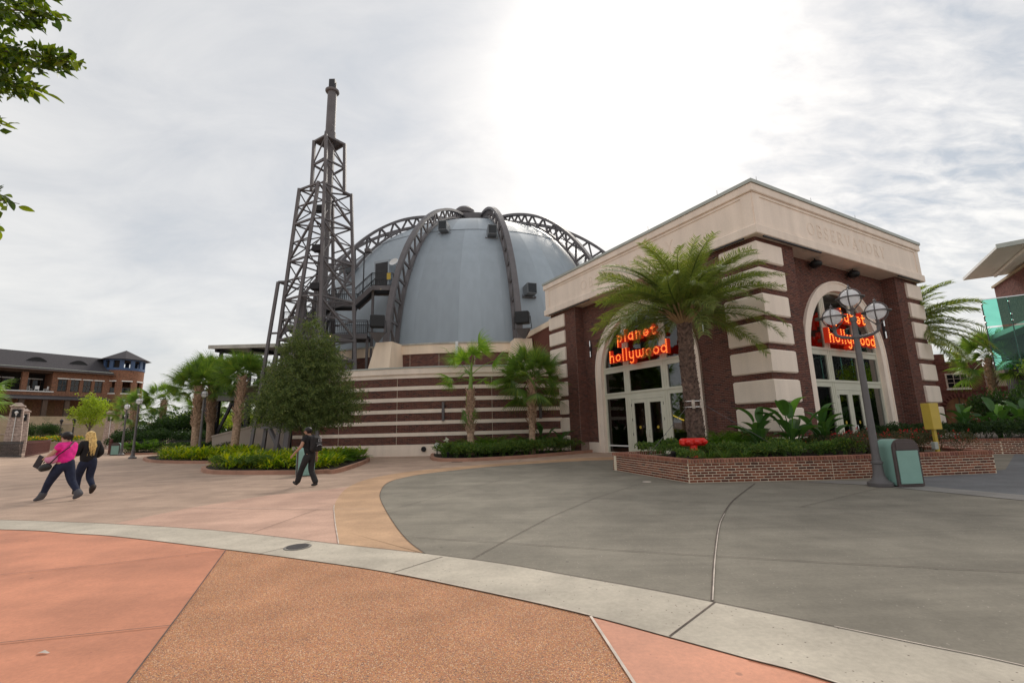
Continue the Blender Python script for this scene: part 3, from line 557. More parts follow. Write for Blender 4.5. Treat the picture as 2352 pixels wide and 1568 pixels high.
    # doors: two leaves
    fpart('door_header', fn, 'frame_paint', AC - 1.099, AC + 1.099, G - 0.09, G - 0.006, 2.80, 2.93, parent=FRM)
    for sg in (-1, 1):
        s0, s1 = (AC - 1.09, AC - 0.006) if sg < 0 else (AC + 0.006, AC + 1.09)
        b = MB(); st = 0.17
        fbox(b, fn, s0, s0 + st, G - 0.07, G - 0.012, 0.02, 2.79); fbox(b, fn, s1 - st, s1, G - 0.07, G - 0.012, 0.02, 2.79)
        fbox(b, fn, s0 + st, s1 - st, G - 0.07, G - 0.012, 2.60, 2.79); fbox(b, fn, s0 + st, s1 - st, G - 0.07, G - 0.012, 0.02, 0.26); D = b.build('door', 'frame_paint', PV)
        fpart('pane', fn, 'glass_dark', s0 + st, s1 - st, GD - 0.006, GD + 0.006, 0.26, 2.60, parent=D)
        h = AC + sg * 0.10; b = MB(); b.tube([fn(h, G - 0.012, 1.22), fn(h, G + 0.07, 1.22), fn(h, G + 0.08, 1.20), fn(h, G + 0.08, 0.90), fn(h, G + 0.07, 0.88), fn(h, G - 0.012, 0.88)], 0.014, 8); b.build('handle', 'chrome', D, True)
        for hz_ in (0.35, 1.0, 1.75, 2.5):
            q = s0 if sg < 0 else s1; fpart('hinge', fn, 'steel_dark', q - 0.012, q + 0.012, G - 0.012, G + 0.008, hz_ - 0.07, hz_ + 0.07, parent=D)
        b = MB(); c0 = (s0 + s1) / 2 + sg * 0.05
        for i in range(12): a0_, a1_ = 2*PI*i/12, 2*PI*(i+1)/12; b.tri(fn(c0, GD + 0.012, 1.36), fn(c0 + 0.075*math.cos(a0_), GD + 0.012, 1.36 + 0.075*math.sin(a0_)), fn(c0 + 0.075*math.cos(a1_), GD + 0.012, 1.36 + 0.075*math.sin(a1_)))
        b.build('sticker', 'yellow_sign', D)
    # wall sconces
    for sg in (-1, 1):
        s = AC + sg * 3.95; sc_ = fpart('sconce', fn, 'steel_dark', s - 0.055, s + 0.055, -RD + 0.008, -RD + 0.10, 5.83, 6.05)
        for z0, z1 in ((5.46, 5.80), (6.08, 6.42)):
            b = MB(); o0 = fn(s, -RD + 0.09, 0); b.tube([(o0[0], o0[1], z0), (o0[0], o0[1], z1)], 0.045, 10); b.build('tube_lamp', 'chrome', sc_, True)
        fpart('back_plate', fn, 'steel_dark', s - 0.03, s + 0.03, -RD + 0.008, -RD + 0.03, 5.44, 6.44, parent=sc_)
    # engraved letters
    for z0, z1, a0, a1 in ((8.56, 8.615, 0.3, 4.4), (8.56, 8.615, 11.6, 14.0)): fpart('cove_light', fn, 'steel_dark', a0, a1, 0.10, 0.17, z0, z1)
    for s in ((5.0, 8.3) if FI == 0 else (5.6, 8.9)):
        b = MB(); c0 = fn(s, -RD + 0.32, 8.36); b.ball(c0, 0.26, 12, 8, 0.7); b.tube([fn(s, -RD + 0.3, 8.45), fn(s, -RD + 0.3, 8.62)], 0.03, 6); b.build('loudspeaker', 'black', PV, True)
lay(bricks, PV, 'brick_wall', camL, 300)
# quoins: L-shaped at the near corner, plain at the two far ends
def bev_prism(poly, z0, z1, bv):
    """extruded block whose top and bottom edges are chamfered inwards"""
    n = len(poly); a = sum(poly[i][0]*poly[(i+1) % n][1] - poly[(i+1) % n][0]*poly[i][1] for i in range(n))
    if a < 0: poly = poly[::-1]
    P = [Vector(p) for p in poly]; ins = []
    for i in range(n):
        e0 = (P[i] - P[i-1]).normalized(); e1 = (P[(i+1) % n] - P[i]).normalized(); n0 = Vector((-e0.y, e0.x)); n1 = Vector((-e1.y, e1.x)); m_ = (n0 + n1); k = bv / max(0.3, (1 + n0.dot(n1)))
        ins.append(P[i] + m_ * k)
    b = MB(); vs = [(p.x, p.y, z0) for p in ins] + [(p.x, p.y, z0 + bv) for p in P] + [(p.x, p.y, z1 - bv) for p in P] + [(p.x, p.y, z1) for p in ins]; fs = [tuple(reversed(range(n))), tuple(range(3*n, 4*n))]
    for r_ in range(3): fs += [(r_*n + i, r_*n + (i+1) % n, (r_+1)*n + (i+1) % n, (r_+1)*n + i) for i in range(n)]
    b.add(vs, fs); return b
for zt, zb in QT:
    for poly in ([(0, 0), (QW, 0), (QW, 0.16), (0.16, 0.16), (0.16, QW), (0, QW)], [(SZ - QW, 0), (SZ, 0), (SZ, QW), (SZ - 0.16, QW), (SZ - 0.16, 0.16), (SZ - QW, 0.16)], [(0, SZ - QW), (0.16, SZ - QW), (0.16, SZ - 0.16), (QW, SZ - 0.16), (QW, SZ), (0, SZ)]):
        bev_prism(poly, zb, zt, 0.045).build('quoin', 'cream', PV)
# entablature
def slab(name, m, o_, z0, z1, bv=0.0):
    q = [(-o_, -o_), (SZ + o_, -o_), (SZ + o_, SZ + o_), (-o_, SZ + o_)]
    if bv: return bev_prism(q, z0, z1, bv).build(name, m, PV)
    b = MB(); b.prism(q, z0, z1); return b.build(name, m, PV)
slab('fascia_base', 'cream', 0.20, 8.62, 9.0, 0.03); slab('fascia', 'cream', 0.10, 8.99, 10.40); slab('cornice', 'cream', 0.21, 10.36, 10.70, 0.03); slab('roof_edge', 'metal_cap', 0.26, 10.69, 10.83)
for fn in (fR, fL):
    for s0, s1, z0, z1 in ((-0.098, SZ + 0.098, 10.24, 10.355), (-0.098, SZ + 0.098, 9.0, 9.10), (-0.098, 0.34, 9.10, 10.24), (SZ - 0.34, SZ + 0.098, 9.10, 10.24)):
        fpart('panel_border', fn, 'cream', s0, s1, 0.09, 0.135, z0, z1)
for u in (0.3, 4.2, 8.0):
    for p in ((u, -0.15), (-0.15, u + 1)):
        b = MB(); b.tube([(p[0], p[1], 10.8), (p[0], p[1], 11.08)], 0.008, 5); b.build('lightning_rod', 'steel', PV)
# other walls, roof and the dark interior
b = MB(); b.box(SZ - 0.3, SZ - 0.1, 1.0, SZ - 0.1, 0, 8.63); b.build('side_wall', 'brick_wall', PV)
b = MB(); b.box(1.0, SZ - 0.3, SZ - 0.3, SZ - 0.1, 0, 8.63); b.build('rear_wall', 'brick_wall', PV)
b = MB(); b.box(1.2, SZ - 0.35, 1.2, SZ - 0.35, 0.005, 0.018); b.build('interior_floor', 'interior', PV)
b = MB(); b.box(1.2, SZ - 0.35, 1.2, SZ - 0.35, 8.3, 8.4); b.build('interior_ceiling', 'interior', PV)
b = MB(); b.box(9.6, 9.8, 4.6, SZ - 0.35, 0.018, 8.3); b.box(4.6, 9.6, 9.6, 9.8, 0.018, 8.3); b.build('interior_partition', 'interior', PV)
for pa, pb in (((1.8, 10.1, 2.8), (1.8, 9.3, 2.5)), ((2.2, 7.0, 2.0), (2.2, 6.1, 1.65)), ((1.8, 5.5, 2.15), (1.8, 4.3, 1.8)), ((1.8, 5.3, 1.35), (1.8, 4.3, 1.05)), ((5.2, 2.0, 3.9), (6.2, 2.0, 3.6))):
    b = MB(); b.beam(pa, pb, 0.05, 0.05); b.build('strip_lamp', 'strip_light', PV)
# engraved serif lettering OBSERVATORY (raised strokes)
SER = {'O': ('e', ), 'B': 1, 'S': 1, 'E': 1, 'R': 1, 'V': 1, 'A': 1, 'T': 1, 'Y': 1}
def letter_strokes(ch):
    """strokes in a 0..1 box: (polyline, half width at each point)"""
    T, t = 0.085, 0.035
    arc = lambda cx, cy, rx, ry, a0, a1, n=12: [(cx + rx*math.cos(a0 + (a1-a0)*i/n), cy + ry*math.sin(a0 + (a1-a0)*i/n)) for i in range(n+1)]
    if ch == 'O': return 1.0, [(arc(0.5, 0.5, 0.44, 0.46, 0, 2*PI, 28), [t + (T - t) * abs(math.cos(2*PI*i/28)) for i in range(29)])]
    if ch == 'B': return 0.72, [([(0.15, 0.02), (0.15, 0.98)], T), ([(0.02, 0.02), (0.3, 0.02)], t), ([(0.02, 0.98), (0.3, 0.98)], t), ([(0.15, 0.98), (0.38, 0.98)] + arc(0.38, 0.745, 0.2, 0.235, PI/2, -PI/2) + [(0.15, 0.51)], T*.7), ([(0.15, 0.51), (0.4, 0.51)] + arc(0.4, 0.265, 0.25, 0.245, PI/2, -PI/2) + [(0.15, 0.02)], T*.7)]
    if ch == 'S': return 0.6, [(arc(0.3, 0.74, 0.21, 0.24, 0.35, 1.5*PI) + arc(0.3, 0.26, 0.23, 0.24, PI/2, -PI + 0.3), T*.75), ([(0.5, 0.98), (0.5, 0.78)], t), ([(0.06, 0.04), (0.06, 0.22)], t)]
    if ch == 'E': return 0.68, [([(0.15, 0.02), (0.15, 0.98)], T), ([(0.02, 0.98), (0.6, 0.98)], t), ([(0.02, 0.02), (0.64, 0.02)], t), ([(0.15, 0.52), (0.48, 0.52)], t), ([(0.6, 0.98), (0.6, 0.82)], t), ([(0.64, 0.02), (0.64, 0.2)], t)]
    if ch == 'R': return 0.8, [([(0.15, 0.02), (0.15, 0.98)], T), ([(0.02, 0.02), (0.3, 0.02)], t), ([(0.15, 0.98), (0.38, 0.98)] + arc(0.38, 0.74, 0.24, 0.24, PI/2, -PI/2) + [(0.15, 0.5)], T*.7), ([(0.38, 0.5), (0.72, 0.02)], T), ([(0.66, 0.02), (0.82, 0.02)], t), ([(0.02, 0.98), (0.2, 0.98)], t)]
    if ch == 'V': return 0.88, [([(0.1, 0.98), (0.46, 0.03)], T), ([(0.46, 0.03), (0.8, 0.98)], t), ([(0.0, 0.98), (0.24, 0.98)], t), ([(0.68, 0.98), (0.9, 0.98)], t)]
    if ch == 'A': return 0.88, [([(0.1, 0.02), (0.44, 0.98)], t), ([(0.44, 0.98), (0.8, 0.02)], T), ([(0.22, 0.36), (0.66, 0.36)], t), ([(0.0, 0.02), (0.2, 0.02)], t), ([(0.66, 0.02), (0.9, 0.02)], t)]
    if ch == 'T': return 0.78, [([(0.39, 0.02), (0.39, 0.98)], T), ([(0.03, 0.98), (0.75, 0.98)], t), ([(0.03, 0.98), (0.03, 0.8)], t), ([(0.75, 0.98), (0.75, 0.8)], t), ([(0.26, 0.02), (0.52, 0.02)], t)]
    if ch == 'Y': return 0.82, [([(0.1, 0.98), (0.42, 0.48)], T), ([(0.42, 0.48), (0.74, 0.98)], t), ([(0.42, 0.48), (0.42, 0.02)], T), ([(0.0, 0.98), (0.22, 0.98)], t), ([(0.64, 0.98), (0.84, 0.98)], t), ([(0.3, 0.02), (0.54, 0.02)], t)]
def stroke_plate(mb, fn, pts, hw, d0, d1):
    P = [Vector(p) for p in pts]; hw = hw if isinstance(hw, list) else [hw] * len(P); L, Rr = [], []
    for i, p in enumerate(P):
        d = (P[min(i+1, len(P)-1)] - P[max(i-1, 0)]).normalized(); n = Vector((-d.y, d.x)) * hw[i]; L.append(p + n); Rr.append(p - n)
    k = len(P); vs = [fn(q.x, d1, q.y) for q in L] + [fn(q.x, d1, q.y) for q in Rr] + [fn(q.x, d0, q.y) for q in L] + [fn(q.x, d0, q.y) for q in Rr]; fs = []
    for i in range(k - 1): fs += [(k + i, k + i + 1, i + 1, i), (i, i + 1, 2*k + i + 1, 2*k + i), (k + i + 1, k + i, 3*k + i, 3*k + i + 1)]
    fs += [(0, 2*k, 3*k, k), (2*k - 1, 4*k - 1, 3*k - 1, k - 1)]
    mb.add(vs, fs)
mat('cream_letter_shade', (0.855, 0.72, 0.60), 0.9, 0.05, 1.2, 0.12, 160, spec=0.15)  # same stucco as the fascia; relief shading put into a darker letter colour
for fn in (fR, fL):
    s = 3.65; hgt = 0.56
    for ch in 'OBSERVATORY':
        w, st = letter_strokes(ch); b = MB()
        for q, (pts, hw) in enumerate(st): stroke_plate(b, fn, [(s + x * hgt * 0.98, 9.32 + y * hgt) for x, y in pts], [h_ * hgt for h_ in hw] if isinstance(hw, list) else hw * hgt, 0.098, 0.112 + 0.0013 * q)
        b.build('letter', 'cream_letter_shade', PV); s += w * hgt + 0.19

# ================================================================ MARQUEE SIGNS
def sign_strokes(ch):
    arc = lambda cx, cy, r, a0, a1, n=14: [(cx + r*math.cos(a0 + (a1-a0)*i/n), cy + r*math.sin(a0 + (a1-a0)*i/n)) for i in range(n+1)]
    r = 0.36; H = PI / 2
    if ch == 'o': return 0.98, [arc(0.49, 0.5, r, 0, 2*PI, 22)]
    if ch == 'a': return 1.0, [arc(0.46, 0.5, r, 0, 2*PI, 22), [(0.84, 0.92), (0.84, 0.08)]]
    if ch == 'p': return 1.0, [[(0.14, 0.92), (0.14, -0.42)], arc(0.52, 0.5, r, 0, 2*PI, 22)]
    if ch == 'd': return 1.0, [arc(0.46, 0.5, r, 0, 2*PI, 22), [(0.84, 1.42), (0.84, 0.08)]]
    if ch == 'l': return 0.42, [[(0.2, 1.42), (0.2, 0.1)]]
    if ch == 'h': return 0.94, [[(0.14, 1.42), (0.14, 0.1)], [(0.14, 0.5)] + arc(0.45, 0.55, 0.31, PI, 0, 10) + [(0.76, 0.1)]]
    if ch == 'n': return 0.94, [[(0.14, 0.9), (0.14, 0.1)], [(0.14, 0.5)] + arc(0.45, 0.55, 0.31, PI, 0, 10) + [(0.76, 0.1)]]
    if ch == 'e': return 0.96, [[(0.16, 0.5), (0.8, 0.5)], arc(0.48, 0.5, r, 0.05, 2*PI - 0.75, 20)]
    if ch == 't': return 0.78, [[(0.26, 1.35), (0.26, 0.34)] + arc(0.48, 0.34, 0.22, PI, 1.75*PI, 7), [(0.05, 0.86), (0.62, 0.86)]]
    if ch == 'y': return 0.94, [[(0.14, 0.9), (0.14, 0.45)] + arc(0.45, 0.45, 0.31, PI, 2*PI, 10), [(0.76, 0.9), (0.76, -0.1)] + arc(0.45, -0.1, 0.31, 0, -0.75*PI, 8)]
    if ch == 'w': return 1.42, [[(0.14, 0.9), (0.14, 0.42)] + arc(0.42, 0.40, 0.28, PI, 2*PI, 9) + [(0.70, 0.85)], [(0.70, 0.42)] + arc(0.98, 0.40, 0.28, PI, 2*PI, 9) + [(1.26, 0.9)]]
def marquee(fn, label):
    sg = empty('marquee_sign', (9.53, 16.75, 0), AZ, label, 'sign', 'marquee signs over the arched entrances')
    for word, s0, s1, zb, xh in (('planet', 5.84, 8.62, 5.87, 0.42), ('hollywood', 5.16, 9.26, 4.87, 0.43)):
        adv = sum(sign_strokes(c)[0] for c in word) * xh; gap = ((s1 - s0) - adv) / (len(word) - 1); s = s0
        for ch in word:
            w, st = sign_strokes(ch); b = MB(); bu = MB()
            for q, pts in enumerate(st):
                P = [(s + x * xh, zb + (y - 0.1) * xh) for x, y in pts]
                closed = (Vector(P[0]) - Vector(P[-1])).length < 1e-3
                if not closed:   # square off the stroke ends
                    a_, b_ = Vector(P[0]), Vector(P[1]); P[0] = tuple(a_ + (a_ - b_).normalized() * 0.06); a_, b_ = Vector(P[-1]), Vector(P[-2]); P[-1] = tuple(a_ + (a_ - b_).normalized() * 0.06)
                stroke_plate(b, fn, P, 0.072, -0.62 + 0.002*q, -0.42 + 0.003*q)
                L = [0.0]
                for u, v in zip(P, P[1:]): L.append(L[-1] + (Vector(v) - Vector(u)).length)
                nb = max(2, round((L[-1] - (0 if closed else 0.09)) / 0.098))
                for i in range(nb if closed else nb + 1):
                    dd = L[-1] * i / nb if closed else 0.045 + (L[-1] - 0.09) * i / nb
                    k = max(j for j in range(len(L) - 1) if L[j] <= dd + 1e-6); f = (dd - L[k]) / max(1e-6, L[k+1] - L[k]); x = P[k][0] + (P[k+1][0] - P[k][0]) * f; z = P[k][1] + (P[k+1][1] - P[k][1]) * f
                    bu.ball(fn(x, -0.41, z), 0.020, 8, 6)
            lo = b.build('letter', 'sign_red_glow', sg); bu.build('bulbs', 'bulb', lo, True); s += w * xh + gap
    for s in (5.9, 8.5):
        for z in (4.98, 5.98):
            b = MB(); fbox(b, fn, s - 0.04, s + 0.04, -RD - 0.13, -0.61, z, z + 0.16); b.build('bracket', 'frame_paint', sg)
    return sg
marquee(fL, 'red two-line bulb-lit letter sign in the arch behind the date palm')
marquee(fR, 'red two-line bulb-lit letter sign in the arch behind the three-globe lamp')

# ================================================================ DOME BUILDING
DC = Vector((-3.9, 51.6, 0))
DB = empty('domed_observatory', DC, 0, 'grey-blue ribbed dome on a brick drum above a cream-striped curved brick wall', 'building')
camD = Vector((0, 0, 1.6)) - DC; rad = math.radians
def pol(r, th, z): return (r * math.sin(th), -r * math.cos(th), z)
def ring(name, m, r0, r1, z0, z1, a0, a1, n=40, parent=DB):
    b = MB(); vs = []
    for i in range(n + 1):
        t = rad(a0 + (a1 - a0) * i / n); vs += [pol(r1, t, z0), pol(r1, t, z1), pol(r0, t, z1), pol(r0, t, z0)]
    fs = []
    for i in range(n):
        for k in range(4): fs.append((4*i + k, 4*i + 4 + k, 4*i + 4 + (k+1) % 4, 4*i + (k+1) % 4))
    fs += [(0, 1, 2, 3), (4*n + 3, 4*n + 2, 4*n + 1, 4*n)]; b.add(vs, fs); return b.build(name, m, parent)
RW = 24.0; A0, A1 = -25.4, 19.0
def cyl(r): return lambda s, d, z: pol(r + d, s / r, z)
ring('wall_core', 'mortar_dark', RW - 0.35, RW, 0, 5.2, A0, A1, 60)
bands_b = [(0.66, 1.14), (1.35, 1.82), (2.03, 2.49), (2.71, 3.18), (3.41, 3.88), (4.10, 4.59)]
items = []; cw = cyl(RW)
for z0, z1 in bands_b: items += [(cw, s, z, w) for s, z, w in brick_face(None, rad(A0) * RW, rad(A1) * RW, z0, z1)]
lay(items, DB, 'brick_wall', camD, 300)
ring('base_course', 'cream', RW - 0.1, RW + 0.07, 0, 0.43, A0, A1, 60); ring('base_course', 'cream', RW - 0.1, RW + 0.05, 0.432, 0.66, A0, A1, 60)
for z0, z1 in ((1.14, 1.35), (1.82, 2.03), (2.49, 2.71), (3.18, 3.41), (3.88, 4.10)): ring('stone_stripe', 'cream', RW - 0.1, RW + 0.035, z0, z1, A0 - 0.05, A1, 60)
ring('frieze', 'cream', RW - 0.1, RW + 0.05, 4.59, 4.83, A0 - 0.05, A1, 60); ring('parapet', 'cream', RW - 0.4, RW + 0.14, 4.832, 5.20, A0 - 0.2, A1, 60); ring('parapet_cap', 'metal_cap', RW - 0.45, RW + 0.19, 5.19, 5.27, A0 - 0.25, A1, 60)
for th in (-16.7, -7.5, 6.2): ring('control_joint', 'mortar_light', RW - 0.05, RW + 0.009, 0.66, 4.59, th, th + 0.045, 1)
ring('lower_roof', 'flashing', 19.4, RW - 0.3, 4.9, 5.0, -75, 60, 60)
b = MB(); e0, e1 = pol(RW - 0.05, rad(A0), 0), pol(19.6, rad(A0), 0); b.beam((e0[0], e0[1], 2.6), (e1[0], e1[1], 2.6), 0.3, 5.2); b.build('end_wall', 'brick_wall', DB)
# drum
RDm = 19.6
ring('drum_core', 'mortar_dark', RDm - 0.4, RDm, 0, 7.0, -110, 110, 110)
cd = cyl(RDm); items = [(cd, s, z, w) for s, z, w in brick_face(None, rad(-34) * RDm, rad(24) * RDm, 5.27, 6.78)]
lay(items, DB, 'brick_wall', camD, 0)
ring('drum_band', 'cream2', RDm - 0.3, RDm + 0.10, 6.78, 7.44, -110, 110, 110); ring('drum_cap', 'flashing', RDm - 1.2, RDm + 0.17, 7.43, 7.55, -110, 110, 110)
for th in (-12.0 + 8.2, 3.6, -10): ring('control_joint', 'mortar_light', RDm - 0.05, RDm + 0.009, 5.28, 6.78, th, th + 0.05, 1)
ring('downpipe', 'white_paint', RDm + 0.11, RDm + 0.24, 5.1, 7.56, -0.28, 0.30, 1)
# skin: gores, each a flat-faced strip, in a lower and an upper length
ZB, RS, HS = 5.8, 19.0, 18.35
def gore(t0, t1, n, dth):
    b = MB(); vs = []
    for i in range(n + 1):
        t = t0 + (t1 - t0) * i / n; r_, z = RS * math.cos(t), ZB + HS * math.sin(t)
        vs += [pol(r_, -dth, z), pol(r_, dth, z)]
    b.add(vs, [(2*i, 2*i + 1, 2*i + 3, 2*i + 2) for i in range(n)]); return b
NG = 70; dth = PI / NG
tS = math.asin((18.9 - ZB) / HS); t_lo = math.asin((7.4 - ZB) / HS)
g_lo = gore(t_lo, tS, 16, dth * 1.0).mesh('dome_panel', 'dome_skin'); g_hi = gore(tS - 0.004, PI/2 - 0.02, 12, dth).mesh('dome_panel', 'dome_skin')
for me in (g_lo, g_hi): me.polygons.foreach_set('use_smooth', [True] * len(me.polygons))
for i in range(NG):
    a = 2 * PI * (i + 0.5) / NG
    place(g_lo, 'dome_panel', DB, rot=(0, 0, a)); place(g_hi, 'dome_panel', DB, rot=(0, 0, a), scale=1.0015)
# ribs
RO, HO = 20.75, 19.25
def rib(th, first=None):
    T0, T1, n = 0.085, PI/2 - 0.215, 40
    oc = [Vector((0, -RO * math.cos(T0 + (T1-T0)*i/n), ZB + HO * math.sin(T0 + (T1-T0)*i/n))) for i in range(n+1)]
    ic_ = [Vector((0, -(RS + 0.22) * math.cos(T0 + (T1-T0)*i/n), ZB + (HS + 0.22) * math.sin(T0 + (T1-T0)*i/n))) for i in range(n+1)]
    # the truss gets shallower towards the crown
    for i in range(n+1):
        f = max(0.0, (i / n - 0.72) / 0.28); oc[i] = oc[i].lerp(ic_[i], 0.15 * f)
    def sweep(c, w, h):
        b = MB(); vs = []
        for i, p in enumerate(c):
            t = (c[min(i+1, n)] - c[max(i-1, 0)]).normalized(); nn = Vector((0, -t.z, t.y)); a = Vector((w/2, 0, 0)); nn = nn * h / 2
            vs += [p - a - nn, p + a - nn, p + a + nn, p - a + nn]
        fs = [(4*i + k, 4*i + (k+1) % 4, 4*i + 4 + (k+1) % 4, 4*i + 4 + k) for i in range(n) for k in range(4)] + [(3, 2, 1, 0), (4*n, 4*n+1, 4*n+2, 4*n+3)]
        b.add(vs, fs); return b
    mo = sweep(oc, 0.42, 0.24).mesh('rib', 'steel'); mi = sweep(ic_, 0.30, 0.18).mesh('inner_chord', 'steel'); webs = []
    k = 0
    while k < n:
        step = 3 if k < 28 else 2; j = min(n, k + step)
        b = MB(); b.beam(oc[k], ic_[k], 0.17, 0.14, up=(1, 0, 0)); webs.append(b.mesh('web_member', 'steel'))
        b = MB(); b.beam(ic_[k], oc[j], 0.15, 0.13, up=(1, 0, 0)); webs.append(b.mesh('web_member', 'steel')); k = j
    return mo, mi, webs
RIB = rib(0)
for th in (-13.8, 12.5, -36.9, 36.7, -62, 62):
    r_ = place(RIB[0], 'rib', DB, rot=(0, 0, rad(th))); place(RIB[1], 'inner_chord', r_)
    for w_ in RIB[2]: place(w_, 'web_member', r_)
    # cream pedestal under the rib
    b = MB(); z0, z1 = 4.98, 7.5
    bt = [(-0.92, -21.7), (0.8, -21.7), (0.8, -19.3), (-0.92, -19.3)]; tp = [(-0.5, -21.15), (0.72, -21.15), (0.72, -19.3), (-0.5, -19.3)]
    b.add([(x, y, z0) for x, y in bt] + [(x, y, z1) for x, y in tp], MB.BF); pd = b.build('pedestal', 'cream2', DB, rot=(0, 0, rad(th)))
b = MB(); b.lathe([(4.4, 23.6), (4.7, 23.6), (4.7, 24.75), (4.4, 24.75), (4.4, 23.6)], 48, cap=False); b.build('crown_ring', 'steel', DB)
b = MB(); b.lathe([(0.95, 24.0), (0.95, 25.7), (1.15, 25.75), (1.15, 26.2), (0.85, 26.5), (0.3, 26.6)], 20, (-1.2, -2.0, 0)); b.build('roof_vent', 'steel', DB, True)
# projector boxes bolted to the skin
def skin_pt(th, z, off=0.0):
    t = math.asin((z - ZB) / HS); r_ = RS * math.cos(t); nrm = Vector((math.sin(rad(th)) * math.cos(t) / RS, -math.cos(rad(th)) * math.cos(t) / RS, math.sin(t) / HS)).normalized()
    return Vector(pol(r_, rad(th), z)) + nrm * off, nrm
for th, z in ((-7.4, 18.6), (9.4, 17.8), (17.0, 11.6), (-40, 15.5)):
    p, nrm = skin_pt(th, z); rt = Vector((0, 0, 1)).cross(nrm).normalized(); hor = Vector((nrm.x, nrm.y, 0)).normalized()
    b = MB(); b.box(-0.52, 0.52, -0.15, 0.08, -0.6, 0.6)
    M3 = Matrix((rt, hor * -1, Vector((0, 0, 1)))).transposed()
    bx = MB(); bx.bevbox(-0.38, 0.38, -0.95, 0.35, -0.42, 0.42, 0.03); o = bx.xf(lambda v: M3 @ v + p + Vector((0, 0, 0.25))).build('projector_box', 'box_grey', DB)
    bx = MB(); bx.box(-0.33, 0.33, -0.96, -0.951, -0.36, 0.36); bx.xf(lambda v: M3 @ v + p + Vector((0, 0, 0.25))).build('window', 'glass_win', o)
    bx = MB(); bx.beam((-0.55, -0.12, -0.5), (0.55, -0.12, -0.5), 0.3, 0.06); bx.beam((-0.5, -0.3, -0.48), (-0.5, 0.1, -0.2), 0.05); bx.beam((0.5, -0.3, -0.48), (0.5, 0.1, -0.2), 0.05); bx.xf(lambda v: M3 @ v + p + Vector((0, 0, 0.2))).build('bracket', 'steel', o)
# dish and door on the left
p, nrm = skin_pt(-21.5, 13.9, 0.03); q, _ = skin_pt(-21.5, 12.6, 0.05)
b = MB(); b.box(-0.75, 0.75, -0.55, 0.9, -1.15, 1.25); M3 = Matrix.Rotation(rad(-21.5), 3, 'Z'); b.xf(lambda v: M3 @ v + p + Vector((0, 0, -0.15))).build('door_hood', 'dome_skin', DB)
b = MB(); b.box(-0.6, 0.6, -0.57, -0.55, -1.15, 1.05); b.xf(lambda v: M3 @ v + p + Vector((0, 0, -0.15))).build('door', 'steel_dark', DB)
b = MB(); p2, n2 = skin_pt(-17.5, 14.2, 0.9); prof = [(0.02, 0.0), (0.15, 0.01), (0.28, 0.05), (0.38, 0.11)]; b.lathe(prof, 16, cap=False); R3 = Vector((0, 0, 1)).rotation_difference(n2).to_matrix(); b.xf(lambda v: R3 @ v + p2); b.tube([tuple(p2), tuple(p2 - n2 * 0.95)], 0.03, 6); b.build('satellite_dish', 'white_paint', DB, True)
# wall fittings
def wall_pt(x, z, off=0.06): th = math.asin((x - DC.x) / RW); return Vector(pol(RW + off, th, z)), th
for x in (-4.2, 1.6):
    p, th = wall_pt(x, 2.55, 0.1); b = MB(); b.box(-0.07, 0.07, -0.05, 0.06, -0.55, 0.55); b.box(-0.085, 0.085, -0.06, 0.06, -0.06, 0.06); M3 = Matrix.Rotation(th, 3, 'Z'); b.xf(lambda v: M3 @ v + p).build('wall_light', 'steel', DB)
# sloping coping wall beside the pavilion
b = MB(); a_, c_ = Vector((0.4, 33.2, 0)) - DC, Vector((2.9, 29.35, 0)) - DC; d_ = (c_ - a_).normalized(); nn = Vector((-d_.y, d_.x, 0)) * 0.2
def quadwall(b, a, c, za0, za1, zc0, zc1, nn):
    b.add([a - nn + Vector((0, 0, za0)), c - nn + Vector((0, 0, zc0)), c + nn + Vector((0, 0, zc0)), a + nn + Vector((0, 0, za0)), a - nn + Vector((0, 0, za1)), c - nn + Vector((0, 0, zc1)), c + nn + Vector((0, 0, zc1)), a + nn + Vector((0, 0, za1))], MB.BF)
quadwall(b, a_, c_, 4.9, 7.45, 4.9, 8.05, nn); b.build('flank_wall', 'brick_wall', DB)
b = MB(); quadwall(b, a_, c_, 7.45, 7.85, 8.05, 8.4, nn * 1.35); b.build('coping', 'cream2', DB)

# floodlights by the rib feet (things of their own)
def floodlight(loc, rz, label):
    f = empty('floodlight', loc, rz, label, 'floodlight', 'floodlights at the feet of the ribs')
    b = MB(); b.bevbox(-0.47, 0.47, -0.3, 0.3, -0.42, 0.42, 0.05); h = b.build('housing', 'black', f)
    b = MB(); b.box(-0.40, 0.40, 0.301, 0.31, -0.35, 0.35); b.build('lens', 'glass_win', h)
    b = MB(); b.beam((-0.53, 0, 0.1), (-0.6, 0, -0.75), 0.05); b.beam((0.53, 0, 0.1), (0.6, 0, -0.75), 0.05); b.beam((-0.6, 0, -0.75), (0.6, 0, -0.75), 0.05); b.build('yoke', 'steel_dark', f)
    b = MB(); b.add([(-0.5, -0.2, -0.78), (0.5, -0.2, -0.78), (0.5, 0.2, -0.78), (-0.5, 0.2, -0.78), (-0.1, 0.3, -1.35), (0.1, 0.3, -1.35), (0.1, 0.45, -1.35), (-0.1, 0.45, -1.35)], [f_[::-1] for f_ in MB.BF]); b.build('bracket', 'steel', f)
floodlight((-9.05, 30.15, 8.75), 0.25, 'black floodlight beside the foot of the left front rib')
floodlight((0.75, 30.15, 8.75), -0.2, 'black floodlight beside the foot of the right front rib')
# lamp at the wall foot
p, th = wall_pt(-5.33, 0.39, 0.07); b = MB(); b.lathe([(0.13, 0), (0.15, 0.05), (0.15, 0.10), (0.12, 0.12), (0.11, 0.06)], 20); b.xf(lambda v: Matrix.Rotation(th, 3, 'Z') @ Vector((v.x, -v.z, v.y)) + p + DC); tag(b.build('wall_port', 'steel_dark', None, True), 'round dark port on the cream base of the striped wall', 'port')

